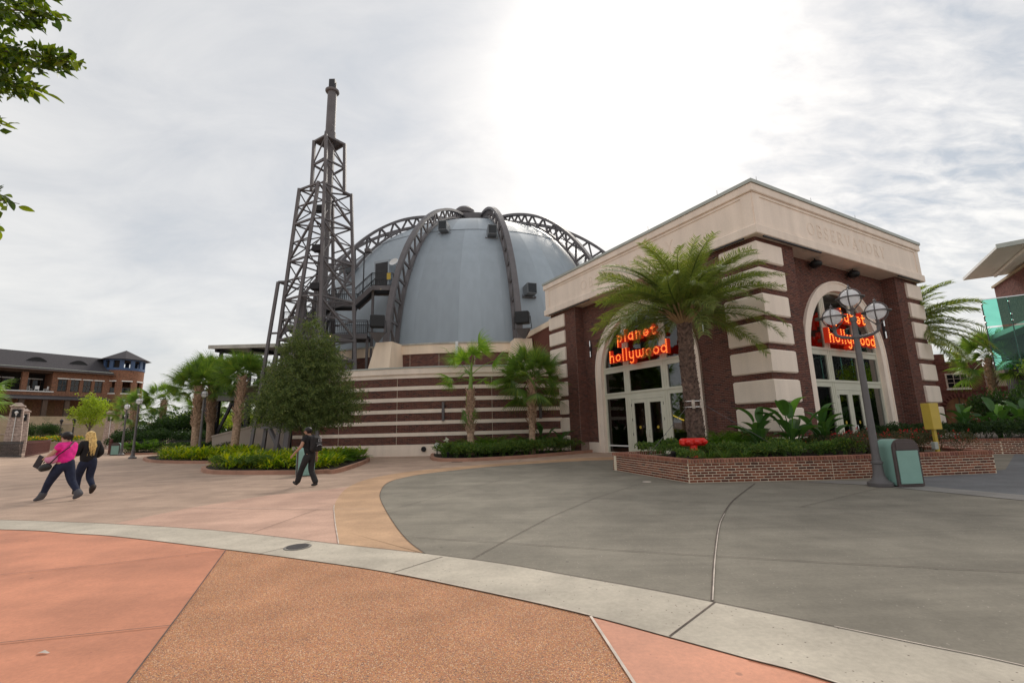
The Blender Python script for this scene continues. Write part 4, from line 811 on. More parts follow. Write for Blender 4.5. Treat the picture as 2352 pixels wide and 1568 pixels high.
# ================================================================ LATTICE TOWER
TW = empty('lattice_tower', (-12.9, 30, 0), 0, 'tall dark steel lattice tower with a tubular mast in front of the dome', 'tower'); TO = Vector((-12.9, 30, 0))
def steel(name, p, q, w, h=None, parent=TW, m='steel', org=TO):
    b = MB(); b.beam(Vector(p) - org, Vector(q) - org, w, h); return b.build(name, m, parent)
lp = lambda a, b, z, za=18.3: Vector(a).lerp(Vector(b), (za - z) / za)          # leg point at height z
legs = {'LF': ((-14.6, 29.55, 18.3), (-15.8, 29.35, 0)), 'LN': ((-12.9, 28.68, 18.3), (-14.5, 28.35, 0)), 'RN': ((-12.5, 28.70, 18.3), (-11.9, 28.2, 0)), 'RF': ((-11.3, 30.5, 18.3), (-10.2, 30.4, 0)), 'BR': ((-13.0, 31.4, 18.3), (-12.3, 32.0, 0)), 'BL': ((-13.4, 31.35, 18.3), (-14.9, 31.9, 0))}
for k, (a, c) in legs.items(): steel('leg', c, a, 0.19, 0.18)
lev = [18.2, 15.6, 12.9, 10.2, 7.5, 4.8, 2.1]
def L_(k, z): return lp(legs[k][0], legs[k][1], z)
for i, z in enumerate(lev):
    for a, c in (('LF', 'LN'), ('RN', 'RF'), ('LN', 'RN'), ('RF', 'BR'), ('BR', 'BL'), ('BL', 'LF')):
        steel('girt', L_(a, z), L_(c, z), 0.12 if a in ('LF', 'RN') else 0.085)
    if i < len(lev) - 1:
        z2 = lev[i+1] + 0.15; zt = z - 0.12
        steel('brace', L_('LN', zt), L_('LF', z2), 0.13, 0.11); steel('brace', L_('RN', zt), L_('RF', z2), 0.13, 0.11)
        steel('brace', L_('BR', zt), L_('RF', z2), 0.08); steel('brace', L_('BL', zt), L_('LF', z2), 0.08); steel('brace', L_('BR', zt) if i % 2 else L_('BL', zt), L_('BL', z2) if i % 2 else L_('BR', z2), 0.08)
        steel('brace', L_('LF', z), L_('RF', z), 0.09); steel('brace', L_('LN', z), L_('BR', z), 0.09)
        zq = (z + lev[i+1]) / 2
        steel('brace', L_('LN', zq), L_('LF', zq), 0.07); steel('brace', L_('RN', zq), L_('RF', zq), 0.07); steel('brace', L_('RN', z2), L_('BR', z), 0.06); steel('brace', L_('LN', z2), L_('BL', z), 0.06); steel('brace', L_('BL', z2), L_('LF', zt), 0.06); steel('brace', L_('LN', z), L_('RF', zq), 0.06); steel('brace', L_('RN', zq), L_('LF', zq), 0.06)
        zm_ = (z + lev[i+1]) / 2; steel('girt', L_('RF', zm_), L_('BR', zm_), 0.08); steel('girt', L_('LF', zm_), L_('BL', zm_), 0.08)
up_b = [(-12.5, 28.85), (-13.75, 29.55), (-13.05, 31.1), (-11.65, 30.1)]; up_t = [(-12.71, 29.05), (-13.85, 29.75), (-12.98, 31.0), (-11.82, 30.2)]
U = lambda i, z: Vector((*[up_b[i][k] + (up_t[i][k] - up_b[i][k]) * (z - 18.2) / 3.9 for k in (0, 1)], z))
for i in range(4):
    steel('leg', U(i, 18.1), U(i, 22.1), 0.2)
    j = (i + 1) % 4
    for z in (20.15, 22.05): steel('girt', U(i, z), U(j, z), 0.12)
    for z0, z1 in ((18.3, 20.1), (20.2, 22.0)): steel('brace', U(i, z1), U(j, z0), 0.075) if i % 2 == 0 else steel('brace', U(i, z0), U(j, z1), 0.07)
b = MB(); b.prism([(p[0] - TO.x, p[1] - TO.y) for p in up_t], 22.1, 22.18); b.build('platform', 'steel', TW)
b = MB(); b.lathe([(0.31, 5.5), (0.31, 22.4), (0.40, 22.42), (0.40, 22.9), (0.34, 22.95), (0.32, 26.2), (0.45, 26.22), (0.50, 26.30), (0.50, 26.36), (0.25, 26.4)], 20, (0.05, 0.05, 0)); b.build('mast', 'steel', TW, True)
b = MB(); b.bevbox(-0.17, 0.27, -0.17, 0.27, 26.4, 27.25, 0.03); b.box(0.28, 0.33, -0.03, 0.03, 26.6, 27.0); b.build('beacon', 'steel_dark', TW)
b = MB(); b.beam((-0.32, -0.32, 22.3), (0.3, -0.3, 22.95), 0.05); b.build('stay', 'steel', TW)
for z in (16.5, 13.6, 10.9): 
    b = MB(); b.bevbox(-0.5, 0.1, -0.7, -0.2, z, z + 0.45, 0.03); b.build('equipment_box', 'steel_dark', TW)
# outrigger frame on the left
for a, c, w in (((-15.45, 29.2, 11.4), (-16.4, 29.0, 0), 0.17), ((-15.45, 29.2, 11.4), (-14.95, 29.6, 11.55), 0.13), ((-15.75, 29.1, 7.9), (-15.2, 29.5, 8.0), 0.12), ((-15.45, 29.2, 11.4), (-14.9, 30.9, 11.4), 0.11), ((-16.0, 29.05, 4.6), (-15.4, 29.45, 4.6), 0.12), ((-13.55, 29.0, 10.6), (-14.0, 28.6, 0), 0.30), ((-13.55, 29.0, 10.6), (-12.9, 29.8, 10.6), 0.15), ((-15.9, 29.2, 1.9), (-11.9, 28.25, 1.9), 0.16), ((-15.3, 29.1, 1.8), (-14.0, 28.5, 0), 0.2)):
    steel('outrigger', c, a, w)

# ================================================================ STAIR AND WALKWAY between tower and dome
ST = empty('access_stair', (-11.5, 32.5, 0), 0, 'dark steel access stair and landings climbing from the tower to the dome', 'stair'); SO = Vector((-11.5, 32.5, 0))
def rail(p, q, parent, h=1.05, gap=0.13):
    p, q = Vector(p) - SO, Vector(q) - SO; up = Vector((0, 0, h)); L = (q - p).length; n = max(2, int(L / gap))
    b = MB(); b.beam(p + up, q + up, 0.05); b.beam(p + up * 0.12, q + up * 0.12, 0.04); b.beam(p + up * 0.9, q + up * 0.9, 0.03); b.beam(p, p + up, 0.06); b.beam(q, q + up, 0.06); r_ = b.build('railing', 'steel_dark', parent)
    b = MB()
    for i in range(1, n): a = p.lerp(q, i / n); b.beam(a + up * 0.12, a + up * 0.9, 0.022)
    b.build('balusters', 'steel_dark', r_)
def landing(a, c, w, z0, z1, steps=0):
    """deck strip from a to c (xy), width w going back (+y)"""
    A, C = Vector((a[0], a[1], z0)), Vector((c[0], c[1], z1)); d = (C - A); hd = Vector((d.x, d.y, 0)).normalized(); n = Vector((-hd.y, hd.x, 0)); n = n if n.y > 0 else -n
    parent = MB().add([A - SO, C - SO, C + n*w - SO, A + n*w - SO, A - SO - Vector((0,0,.16)), C - SO - Vector((0,0,.16)), C + n*w - SO - Vector((0,0,.16)), A + n*w - SO - Vector((0,0,.16))], [(0,1,2,3), (7,6,5,4), (0,4,5,1), (1,5,6,2), (2,6,7,3), (3,7,4,0)]).build('flight' if steps else 'landing', 'steel_dark', ST)
    for sft in (Vector((0, 0, 0)), n * w):
        b = MB(); b.beam(A + sft - SO - Vector((0, 0, .1)), C + sft - SO - Vector((0, 0, .1)), 0.07, 0.34); b.build('stringer', 'steel', parent)
    for i in range(steps):
        p = A.lerp(C, (i + 0.5) / steps); b = MB(); b.beam(p - SO + Vector((0, 0, 0.03)), p + n*w - SO + Vector((0, 0, 0.03)), 0.28, 0.04, up=(0, 0, 1)); b.build('tread', 'steel', parent)
    rail(A, C, parent); rail(A + n*w, C + n*w, parent)
landing((-8.75, 32.75), (-10.3, 32.6), 1.5, 12.0, 12.0); landing((-10.3, 32.6), (-11.55, 32.5), 1.2, 12.0, 10.75, 7); landing((-11.55, 32.5), (-13.3, 32.3), 1.2, 10.75, 10.75); landing((-13.3, 32.3), (-15.2, 32.0), 1.1, 10.75, 9.0, 9); landing((-15.2, 32.0), (-16.3, 31.9), 1.2, 9.0, 9.0)
landing((-12.9, 31.2), (-14.9, 31.2), 1.1, 8.2, 9.0, 6); landing((-10.2, 31.6), (-12.9, 31.3), 1.5, 8.15, 8.15)
for p in ((-8.8, 33.0, 12), (-10.3, 33.0, 12), (-10.3, 32.0, 8.1), (-12.8, 31.8, 8.1), (-13.2, 32.8, 10.7), (-15.3, 32.3, 9), (-11.6, 33.0, 10.7)):
    b = MB(); b.beam(Vector((p[0], p[1], 4.95 if p[0] > -13 else 0)) - SO, Vector(p) - SO - Vector((0, 0, .16)), 0.16); b.build('post', 'steel', ST)
b = MB(); b.box(0.0, 0.28, -0.04, 0.0, 0, 0.5); o = b.xf(lambda v: v + Vector((-9.2, 32.70, 12.55)) - SO).build('yellow_tag', 'yellow_sign', ST)
p = Vector((-10.9, 32.55, 0)) - SO; b = MB(); b.tube([p + Vector((0, 0, 11.4)), p + Vector((0, 0, 14.6)), p + Vector((0.25, -.1, 14.75))], 0.045, 6); o = b.build('lamp_pole', 'steel_dark', ST); b = MB(); b.bevbox(0.1, 0.55, -0.35, 0.1, 14.6, 14.85, 0.02); b.xf(lambda v: v + p).build('flood_head', 'steel', o)
for p in ((-9.6, 32.7, 11.82), (-10.5, 32.62, 11.7), (-12.6, 31.15, 7.97)):
    b = MB(); b.ball(Vector(p) - SO, 0.07, 8, 6); b.build('bulkhead_lamp', 'warm_lamp', ST)

# ================================================================ DECK BAR behind the palms
DK = empty('deck_pavilion', (-23, 40, 0), 0, 'open raised bar deck with flat dark roof and railing behind the palms', 'pavilion'); DO = Vector((-24, 40, 0))
def dk(name, m, x0, x1, y0, y1, z0, z1, parent=DK):
    b = MB(); b.box(x0 - DO.x, x1 - DO.x, y0 - DO.y, y1 - DO.y, z0, z1); return b.build(name, m, parent)
def dbeam(name, p, q, w, h=None, m='steel_dark', parent=DK):
    b = MB(); b.beam(Vector(p) - DO, Vector(q) - DO, w, h); return b.build(name, m, parent)
rf = MB(); rf.add([(-26.9 - DO.x, 38.5 - DO.y, 8.75), (-15 - DO.x, 38.5 - DO.y, 8.75), (-15 - DO.x, 46 - DO.y, 9.3), (-26.3 - DO.x, 46 - DO.y, 9.3), (-26.9 - DO.x, 38.5 - DO.y, 9.0), (-15 - DO.x, 38.5 - DO.y, 9.0), (-15 - DO.x, 46 - DO.y, 9.55), (-26.3 - DO.x, 46 - DO.y, 9.55)], MB.BF); rf_o = rf.build('roof', 'steel', DK)
dk('fascia_board', 'flashing', -26.95, -15, 38.42, 38.498, 8.72, 9.03, rf_o)
for x in (-26.4, -23.4, -20.4, -17.4): dbeam('roof_beam', (x, 38.6, 8.6), (x, 45.8, 9.1), 0.15, 0.3)
dk('deck', 'steel_dark', -26.4, -15, 38.8, 45.5, 4.35, 4.95); dk('deck_edge', 'steel', -26.5, -15, 38.72, 38.798, 4.3, 5.0)
for x in (-26.2, -23.6, -20.9, -18.2, -15.6):
    for y in (39.1, 45.2): dbeam('post', (x, y, 4.95), (x, y, 8.75), 0.22)
    dbeam('post', (x, 39.2, 0.2), (x, 39.2, 4.35), 0.35); dbeam('strut', (x, 39.2, 1.2), (x + 1.3, 39.2, 4.3), 0.2); dbeam('strut', (x, 39.2, 1.2), (x - 1.3, 39.2, 4.3), 0.2)
dbeam('raking_leg', (-26.9, 38.9, 4.9), (-25.9, 38.9, 0), 0.4, 0.5)
b = MB(); b.beam((-26.4 - DO.x, -1.2, 6.05), (-15 - DO.x, -1.2, 6.05), 0.07); b.beam((-26.4 - DO.x, -1.2, 5.1), (-15 - DO.x, -1.2, 5.1), 0.05); rl = b.build('railing', 'steel_dark', DK)
b = MB()
for i in range(24): x = -26.4 + i * 0.49 - DO.x; b.beam((x, -1.2, 4.95), (x, -1.2, 6.05), 0.05)
for i in range(23): b.lathe([(0.07, 0), (0.07, 0.03)], 8, (-26.15 + i*0.49 - DO.x, -1.2, 5.6))
b.build('balusters', 'steel_dark', rl)
for i in range(7):
    x = -25.6 + i * 1.5; b = MB(); b.box(x - DO.x, x + 0.4 - DO.x, 0.2, 0.6, 5.6, 5.68)
    for dx in (0.03, 0.37): b.beam((x + dx - DO.x, 0.22, 4.95), (x + dx - DO.x, 0.22, 5.6), 0.04); b.beam((x + dx - DO.x, 0.58, 4.95), (x + dx - DO.x, 0.58, 6.0), 0.04)
    b.box(x - DO.x, x + 0.4 - DO.x, 0.56, 0.6, 5.8, 6.0); st_ = b.build('bar_stool', 'black'); st_.location = DO + Vector((1, 0, 0)); tag(st_, 'black bar stool up on the raised deck', 'stool', 'bar stools on the deck')
dk('undercroft_dark', 'black', -24.6, -15, 43, 43.2, 0, 4.34); dk('rear_screen', 'steel_dark', -22.5, -15, 45.6, 45.8, 4.95, 7.4)  # undercroft piece: black sheet added for the darkness beneath the deck
# ramp wall and dark under-croft
RP = empty('ramp_wall', (-19.9, 31, 0), 0, 'beige rendered ramp wall rising to the right behind the palms', 'wall'); b = MB(); b.add([(-0.1, 0, 0), (4.6, 0, 0), (4.6, 0.35, 0), (-0.1, 0.35, 0), (-0.2, 0, 1.35), (4.6, 0, 2.45), (4.6, 0.35, 2.45), (-0.2, 0.35, 1.35)], MB.BF); b.build('wall', 'kerb_beige' if 'kerb_beige' in MATS else 'cream_wall' if 'cream_wall' in MATS else mat('cream_wall', (0.42, 0.34, 0.29), 0.9, 0.08, 1.0, 0.1), RP)
b = MB(); b.add([(-0.24, -0.04, 1.35), (4.6, -0.04, 2.45), (4.6, 0.39, 2.45), (-0.24, 0.39, 1.35), (-0.24, -0.04, 1.47), (4.6, -0.04, 2.57), (4.6, 0.39, 2.57), (-0.24, 0.39, 1.47)], MB.BF); b.build('coping', 'cream_wall', RP)
UC = empty('service_screen', (-15.2, 31.5, 0), 0, 'dark slatted service screen with doorway under the lattice tower', 'screen')
for i in range(7): b = MB(); b.box(-0.9 + i*0.62, -0.35 + i*0.62, 1.2, 1.3, 0, 2.6); b.build('panel', 'steel_dark', UC)
b = MB(); b.box(-1.0, 3.6, 1.1, 1.34, 2.6, 2.8); b.build('lintel', 'steel', UC); b = MB(); b.box(-4.5, -1.0, 5.0, 5.2, 0, 4.2); b.build('back_wall', 'steel_dark', UC)

# ================================================================ FAR BRICK BUILDING WITH ROUND TOWER (left)
def tex_brick(name, c1, c2, mortar, scale=1.0, rough=0.9):
    m = bpy.data.materials.new(name); m.use_nodes = True; t = m.node_tree; b = t.nodes['Principled BSDF']; b.inputs['Roughness'].default_value = rough; b.inputs['Specular IOR Level'].default_value = 0.2
    tcn = t.nodes.new('ShaderNodeTexCoord'); sx = t.nodes.new('ShaderNodeSeparateXYZ'); t.links.new(tcn.outputs['Object'], sx.inputs[0])
    ad_ = t.nodes.new('ShaderNodeMath'); ad_.operation = 'ADD'; t.links.new(sx.outputs[0], ad_.inputs[0]); t.links.new(sx.outputs[1], ad_.inputs[1])
    cb = t.nodes.new('ShaderNodeCombineXYZ'); t.links.new(ad_.outputs[0], cb.inputs[0]); t.links.new(sx.outputs[2], cb.inputs[1])
    bt = t.nodes.new('ShaderNodeTexBrick'); t.links.new(cb.outputs[0], bt.inputs['Vector']); bt.inputs['Scale'].default_value = scale; bt.inputs['Brick Width'].default_value = 0.22; bt.inputs['Row Height'].default_value = 0.075; bt.inputs['Mortar Size'].default_value = 0.008
    bt.inputs['Color1'].default_value = (*c1, 1); bt.inputs['Color2'].default_value = (*c2, 1); bt.inputs['Mortar'].default_value = (*mortar, 1)
    n = t.nodes.new('ShaderNodeTexNoise'); n.inputs['Scale'].default_value = 6; t.links.new(tcn.outputs['Object'], n.inputs['Vector']); mr = t.nodes.new('ShaderNodeMapRange'); mr.inputs[1].default_value = .3; mr.inputs[2].default_value = .7; mr.inputs[3].default_value = .7; mr.inputs[4].default_value = 1.25; t.links.new(n.outputs['Fac'], mr.inputs[0])
    x = t.nodes.new('ShaderNodeVectorMath'); x.operation = 'SCALE'; t.links.new(bt.outputs['Color'], x.inputs[0]); t.links.new(mr.outputs[0], x.inputs['Scale']); t.links.new(x.outputs[0], b.inputs['Base Color']); MATS[name] = m
tex_brick('brick_far', (0.30, 0.135, 0.078), (0.17, 0.078, 0.052), (0.24, 0.16, 0.11)); tex_brick('brick_right', (0.19, 0.065, 0.05), (0.12, 0.042, 0.036), (0.16, 0.09, 0.075)); tex_brick('stone_col', (0.52, 0.41, 0.35), (0.44, 0.34, 0.29), (0.33, 0.25, 0.22), 0.28)
mat('roof_shingle', (0.055, 0.05, 0.055), 0.9, 0.25, 14, 0.4, 30, fine=(8, 0.2)); mat('blue_paint', (0.055, 0.10, 0.20), 0.5, 0.1, 3); mat('wood_door', (0.20, 0.10, 0.045), 0.6, 0.25, 4); mat('terrace_stone', (0.40, 0.32, 0.22), 0.9, 0.12, 2, 0.2); mat('dark_room', (0.02, 0.017, 0.016), 0.9, 0.2, 2); mat('shutter', (0.085, 0.055, 0.04), 0.7, 0.2, 4)
BA = math.atan2(12.6, 6.4)
FB = empty('brick_restaurant', (-79.2, 70, 0), BA, 'far two-storey brick building with dark shingle roof and round blue-topped tower', 'building')
def fb(name, m, x0, x1, y0, y1, z0, z1, parent=FB):
    b = MB(); b.box(x0, x1, y0, y1, z0, z1); return b.build(name, m, parent)
# upper storey: loggia left, four windows right (front plane y=0, outward is -y)
fb('wall', 'brick_far', 6.2, 14.3, 0.35, 8, 4.9, 12.5)
for a, c, z0, z1 in ((6.2, 6.95, 8.4, 12.5), (8.2, 8.6, 9.2, 11.25), (9.78, 10.26, 9.2, 11.25), (11.4, 11.82, 9.2, 11.25), (13.0, 14.3, 9.2, 11.25), (6.95, 14.3, 11.25, 12.5), (6.95, 14.3, 8.4, 9.2)): fb('wall_pier', 'brick_far', a, c, 0.0, 0.352, z0, z1)
for a, c in ((6.95, 8.2), (8.6, 9.78), (10.26, 11.4), (11.82, 13.0)):
    w_ = fb('window', 'shutter', a, c, 0.22, 0.34, 9.2, 11.25); fb('pane', 'glass_win', a + 0.12, c - 0.12, 0.2, 0.215, 9.32, 11.13, w_)
    for k in (0.5,): fb('glazing_bar', 'shutter', a + (c-a)*k - 0.03, a + (c-a)*k + 0.03, 0.17, 0.198, 9.3, 11.15, w_)
    fb('glazing_bar', 'shutter', a + 0.1, c - 0.1, 0.16, 0.197, 10.2, 10.28, w_); fb('lintel', 'white_paint', a - 0.15, c + 0.15, -0.06, 0.15, 11.27, 11.45, w_)
fb('loggia_back', 'dark_room', -9, 6.2, 3.0, 3.2, 8.4, 12.5); fb('loggia_floor', 'brick_far', -9, 6.2, 0, 3.0, 8.4, 9.0); fb('loggia_ceiling', 'shutter', -9, 6.2, 0.1, 3.0, 12.1, 12.5); fb('sill', 'white_paint', -9, 6.55, -0.12, 0.25, 9.0, 9.16)
for a in (-4.6, -1.0, 2.6): fb('loggia_pier', 'brick_far', a, a + 0.7, 0.0, 0.6, 9.16, 12.1)
for a in (-3.4, -1.8, 0.3, 1.8, 3.9, 5.2):
    w_ = fb('window', 'shutter', a - 0.55, a + 0.55, 2.9, 2.998, 9.6, 11.2); fb('pane', 'glass_win', a - 0.45, a + 0.45, 2.87, 2.9, 9.7, 11.1, w_); fb('lintel', 'white_paint', a - 0.7, a + 0.7, 2.85, 2.999, 11.22, 11.4, w_)
for i, a in enumerate((0.6, 3.6, 4.2, 4.9, 5.7)):
    b = MB(); b.box(0, 0.5, 0, 0.5, 0.42, 0.48); b.box(0, 0.5, 0.45, 0.5, 0.48, 0.95)
    for q in ((0.03, 0.03), (0.47, 0.03), (0.03, 0.47), (0.47, 0.47)): b.beam((*q, 0), (*q, 0.42), 0.04)
    o = b.build('patio_chair', 'white_paint'); R2 = Matrix.Rotation(BA, 3, 'Z'); o.location = R2 @ Vector((a, 0.7, 9.0)) + Vector((-79.2, 70, 0)); o.rotation_euler = (0, 0, BA + i); tag(o, 'small pale chair on the far brick building balcony', 'chair', 'balcony chairs')
# main roof with eyebrow dormers
b = MB(); b.add([(-10, -0.9, 12.45), (14.2, -0.9, 12.45), (14.0, 3.9, 15.9), (1.5, 3.9, 15.9), (-10, 9, 12.45), (14.2, 9, 12.45), (-3.5, 3.9, 15.9)], [(0, 1, 2, 3, 6), (5, 4, 6, 3, 2), (4, 0, 6), (1, 5, 2)]); rfm = b.build('roof', 'roof_shingle', FB)
b = MB(); b.add([(-10, -1.0, 12.38), (14.2, -1.0, 12.38), (14.2, 9, 12.38), (-10, 9, 12.38)], [(3, 2, 1, 0)]); b.build('soffit', 'shutter', rfm); b = MB(); b.box(-10, 14.2, -1.05, -0.88, 12.36, 12.52); b.build('gutter', 'shutter', rfm); b = MB(); b.beam((-10, -0.45, 12.86), (14.1, -0.45, 12.86), 0.12, 0.12); b.build('snow_guard', 'metal_cap', rfm)
for c0 in (4.4, 9.75):
    b = MB(); n = 12; prof = [(c0 + 1.25 * (2*i/n - 1), 14.15 + 0.62 * (1 - (2*i/n - 1)**2)) for i in range(n+1)]
    b.add([(x, 1.35, z) for x, z in prof] + [(x, 1.35 + 0.2 + (z - 14.15) * 1.6, z - 0.0) for x, z in prof], [(i, i+1, n+2+i, n+1+i) for i in range(n)]); d_ = b.build('dormer', 'roof_shingle', rfm)
    b = MB(); b.add([(x, 1.4, z - 0.03) for x, z in prof], [tuple(range(n+1))]); b.build('louvre', 'black', d_)
# lower pent roof, ground storey, terrace
b = MB(); b.add([(-10, -3.2, 7.75), (13.3, -3.2, 7.75), (13.3, 0.3, 8.5), (-10, 0.3, 8.5), (-10, -3.2, 7.6), (13.3, -3.2, 7.6), (13.3, 0.3, 8.35), (-10, 0.3, 8.35)], [(0, 1, 2, 3), (7, 6, 5, 4), (0, 4, 5, 1), (1, 5, 6, 2), (3, 7, 4, 0)]); b.build('pent_roof', 'roof_shingle', FB)
fb('ground_floor_wall', 'brick_far', -10, 14, 0.0, 0.34, 4.9, 8.35)
for i in range(8):
    a = -8 + i * 2.7
    b = MB(); b.box(a, a + 1.5, -0.06, -0.002, 4.9, 7.4); b.build('doors', 'wood_door', FB); fb('porch_pier', 'shutter', a + 1.75, a + 2.35, -2.9, -2.4, 4.9, 7.62)
fb('terrace', 'terrace_stone', -14, 14.6, -6.0, 0.0, 0, 4.88)
# round tower
tc_ = (16.5, 1.6); RT = 3.05
def tw(name, m, r0, r1, z0, z1, a0=0, a1=360, n=36, parent=FB):
    b = MB(); vs, fs = [], []
    for i in range(n + 1):
        t = rad(a0 + (a1 - a0) * i / n); c_, s_ = math.cos(t), math.sin(t); vs += [(tc_[0] + r1*c_, tc_[1] + r1*s_, z0), (tc_[0] + r1*c_, tc_[1] + r1*s_, z1), (tc_[0] + r0*c_, tc_[1] + r0*s_, z1), (tc_[0] + r0*c_, tc_[1] + r0*s_, z0)]
    for i in range(n):
        for k in range(4): fs.append((4*i + k, 4*i + 4 + k, 4*i + 4 + (k+1) % 4, 4*i + (k+1) % 4))
    if a1 - a0 < 359: fs += [(0, 1, 2, 3), (4*n+3, 4*n+2, 4*n+1, 4*n)]
    b.add(vs, fs); return b.build(name, m, parent)
tw('tower_wall', 'brick_far', RT - 0.35, RT, 0, 9.25); tw('tower_wall', 'brick_far', RT - 0.35, RT, 11.4, 13.45)
wins = [(-152, -132), (-112, -88), (-68, -44), (-24, 0)]; e_ = -175
for a, c in wins + [(185, 186)]:
    tw('tower_pier', 'brick_far', RT - 0.35, RT, 9.24, 11.41, e_, a, 8); e_ = c
for a, c in wins:
    w_ = tw('window', 'shutter', RT - 0.16, RT - 0.1, 9.25, 9.4, a, c, 6); tw('pane', 'glass_win', RT - 0.15, RT - 0.13, 9.4, 10.2, a, c, 6, w_); tw('mid_rail', 'shutter', RT - 0.16, RT - 0.1, 10.2, 10.3, a, c, 6, w_)
    tw('lintel', 'white_paint', RT - 0.1, RT + 0.06, 11.36, 11.55, a - 3, c + 3, 6, w_); tw('sill', 'white_paint', RT - 0.1, RT + 0.08, 9.08, 9.26, a - 3, c + 3, 6, w_)
tw('blue_band', 'blue_paint', RT - 0.3, RT + 0.08, 13.45, 13.9); tw('blue_head', 'blue_paint', RT - 0.3, RT + 0.08, 15.25, 15.5)
for i in range(12): tw('blue_post', 'blue_paint', RT - 0.25, RT + 0.04, 13.9, 15.25, i * 30 - 6, i * 30 + 6, 3)
for i in range(7, 11): tw('screen', 'dark_room', RT - 0.3, RT - 0.26, 13.9, 15.25, i * 30 - 45 + 20, i * 30 - 15 + 20, 3) if i < 9 else None
b = MB(); n = 8; b.add([(tc_[0] + 4.0*math.cos(2*PI*(i+.5)/n), tc_[1] + 4.0*math.sin(2*PI*(i+.5)/n), 15.45) for i in range(n)] + [(tc_[0], tc_[1], 17.5)], [(i, (i+1) % n, n) for i in range(n)] + [tuple(reversed(range(n)))]); b.build('tower_roof', 'roof_shingle', FB)

# ================================================================ RIGHT-HAND BUILDINGS
RB = empty('brick_stable', (33.4, 36.2, 0), math.radians(-14), 'small brick building with arched timber doors and casement window behind the right planter', 'building')
def rb(name, m, x0, x1, y0, y1, z0, z1, parent=RB):
    b = MB(); b.box(x0, x1, y0, y1, z0, z1); return b.build(name, m, parent)
rb('wall', 'brick_right', -3, 3.1, 0, 6, 0, 5.55); rb('parapet_cap', 'brick_right', -3, 3.12, -0.06, 6, 5.5, 5.68); rb('string_course', 'brick_right', -3, 3.1, -0.07, 0.0, 5.1, 5.2); rb('corner_stack', 'brick_right', -0.5, 0.7, -0.1, 1.2, 5.66, 6.3); rb('string_course', 'brick_right', -3, 3.1, -0.05, 0.0, 3.35, 3.45)
w_ = rb('window', 'joint_pale', 0.55, 2.0, -0.05, 0.0, 3.55, 4.75)
for k in range(3): rb('pane', 'glass_win', 0.65 + k*0.45, 1.02 + k*0.45, -0.08, -0.052, 3.66, 4.64, w_)
for k in range(3):
    for zz_ in (3.98, 4.3): rb('glazing_bar', 'joint_pale', 0.65 + k*0.45, 1.02 + k*0.45, -0.095, -0.082, zz_, zz_ + 0.03, w_)
rb('sill', 'white_paint', 0.5, 2.05, -0.14, -0.0, 3.47, 3.55, w_)
b = MB()
for i in range(15):
    a = PI * i / 14
    if i % 1 == 0:
        c0 = Vector((1.15 + 1.12 * math.cos(a), 0, 1.9 + 1.12 * math.sin(a))); d_ = Vector((math.cos(a), 0, math.sin(a))); b.beam(c0 - d_ * 0.14 + Vector((0, -0.06, 0)), c0 + d_ * 0.14 + Vector((0, -0.06, 0)), 0.12, 0.21, up=(0, 1, 0))
b.build('arch_ring', 'brick_right', RB)
b = MB(); n = 14; b.add([(1.15 + 0.98*math.cos(PI*i/n), -0.03, 1.9 + 0.98*math.sin(PI*i/n)) for i in range(n+1)] + [(0.17, -0.03, 0), (2.13, -0.03, 0)], [tuple(range(n+1)) + (n+1, n+2)]); b.build('door', 'wood_door', RB)
b = MB(); b.box(1.11, 1.19, -0.07, -0.035, 0, 2.86); b.box(0.2, 2.1, -0.06, -0.035, 1.78, 1.9); b.build('door_frame', 'shutter', RB)
rb('side_wing', 'cream_wall', 3.1, 5.6, 1.2, 6, 0, 5.3); rb('side_block', 'brick_right', 3.1, 4.6, -0.3, 1.2, 0, 3.5); rb('side_cap', 'brick_right', 3.05, 4.65, -0.36, 1.26, 3.5, 3.62)
for x in (-0.35, 2.65): b = MB(); b.ball((x, -0.18, 2.45), 0.11, 8, 6); b.build('wall_lamp', 'globe', RB)
# modern glass-balcony building
GBo = Vector((28.9, 23.5, 0.3)); GB = empty('glass_balcony_building', GBo, math.radians(-32), 'modern brick building with green glass balcony and broad white canopy roof', 'building')
def gb(name, m, x0, x1, y0, y1, z0, z1, parent=GB):
    b = MB(); b.box(x0, x1, y0, y1, z0, z1); return b.build(name, m, parent)
mat('brick_mixed', (0.24, 0.10, 0.075), 0.9, 0.5, 9, 0.3)
gb('upper_wall', 'brick_right', 0.2, 12, 2.2, 9, 6.3, 9.9); gb('wall_cap', 'terrace_stone', 0.1, 12.1, 2.1, 9.1, 9.9, 10.05); gb('floor_slab', 'metal_cap', -1.2, 12, 0.2, 9, 6.0, 6.28); gb('lower_wall', 'interior', -0.2, 12, 2.4, 9, 0, 6.0)
d_ = gb('door', 'white_paint', 1.1, 2.2, 2.1, 2.198, 6.3, 9.0); gb('pane', 'glass_win', 1.3, 2.0, 2.07, 2.098, 6.5, 8.85, d_); gb('alarm_bell', 'red_paint', 3.0, 3.2, 2.1, 2.198, 8.7, 8.9)
for i in range(9):
    x0 = -2.9 + i * 1.05
    g_ = gb('glass_panel', 'glass_green', x0, x0 + 1.02, 0.0, 0.02, 6.05, 7.55); gb('glass_panel', 'glass_green', x0, x0 + 1.02, 0.0, 0.02, 3.6, 5.95)
    b = MB()
    for zz_ in (6.25, 6.6, 7.3): b.lathe([(0.055, -0.02), (0.055, 0.03)], 10, (0, 0, 0)) if False else b.ball((x0 - 0.015, -0.03, zz_), 0.055, 8, 6)
    b.build('stand_off', 'chrome', GB); b = MB(); b.beam((x0 - 0.015, 0.05, 3.6), (x0 - 0.015, 0.05, 7.5), 0.05, 0.03); b.build('glass_fin', 'steel', GB)
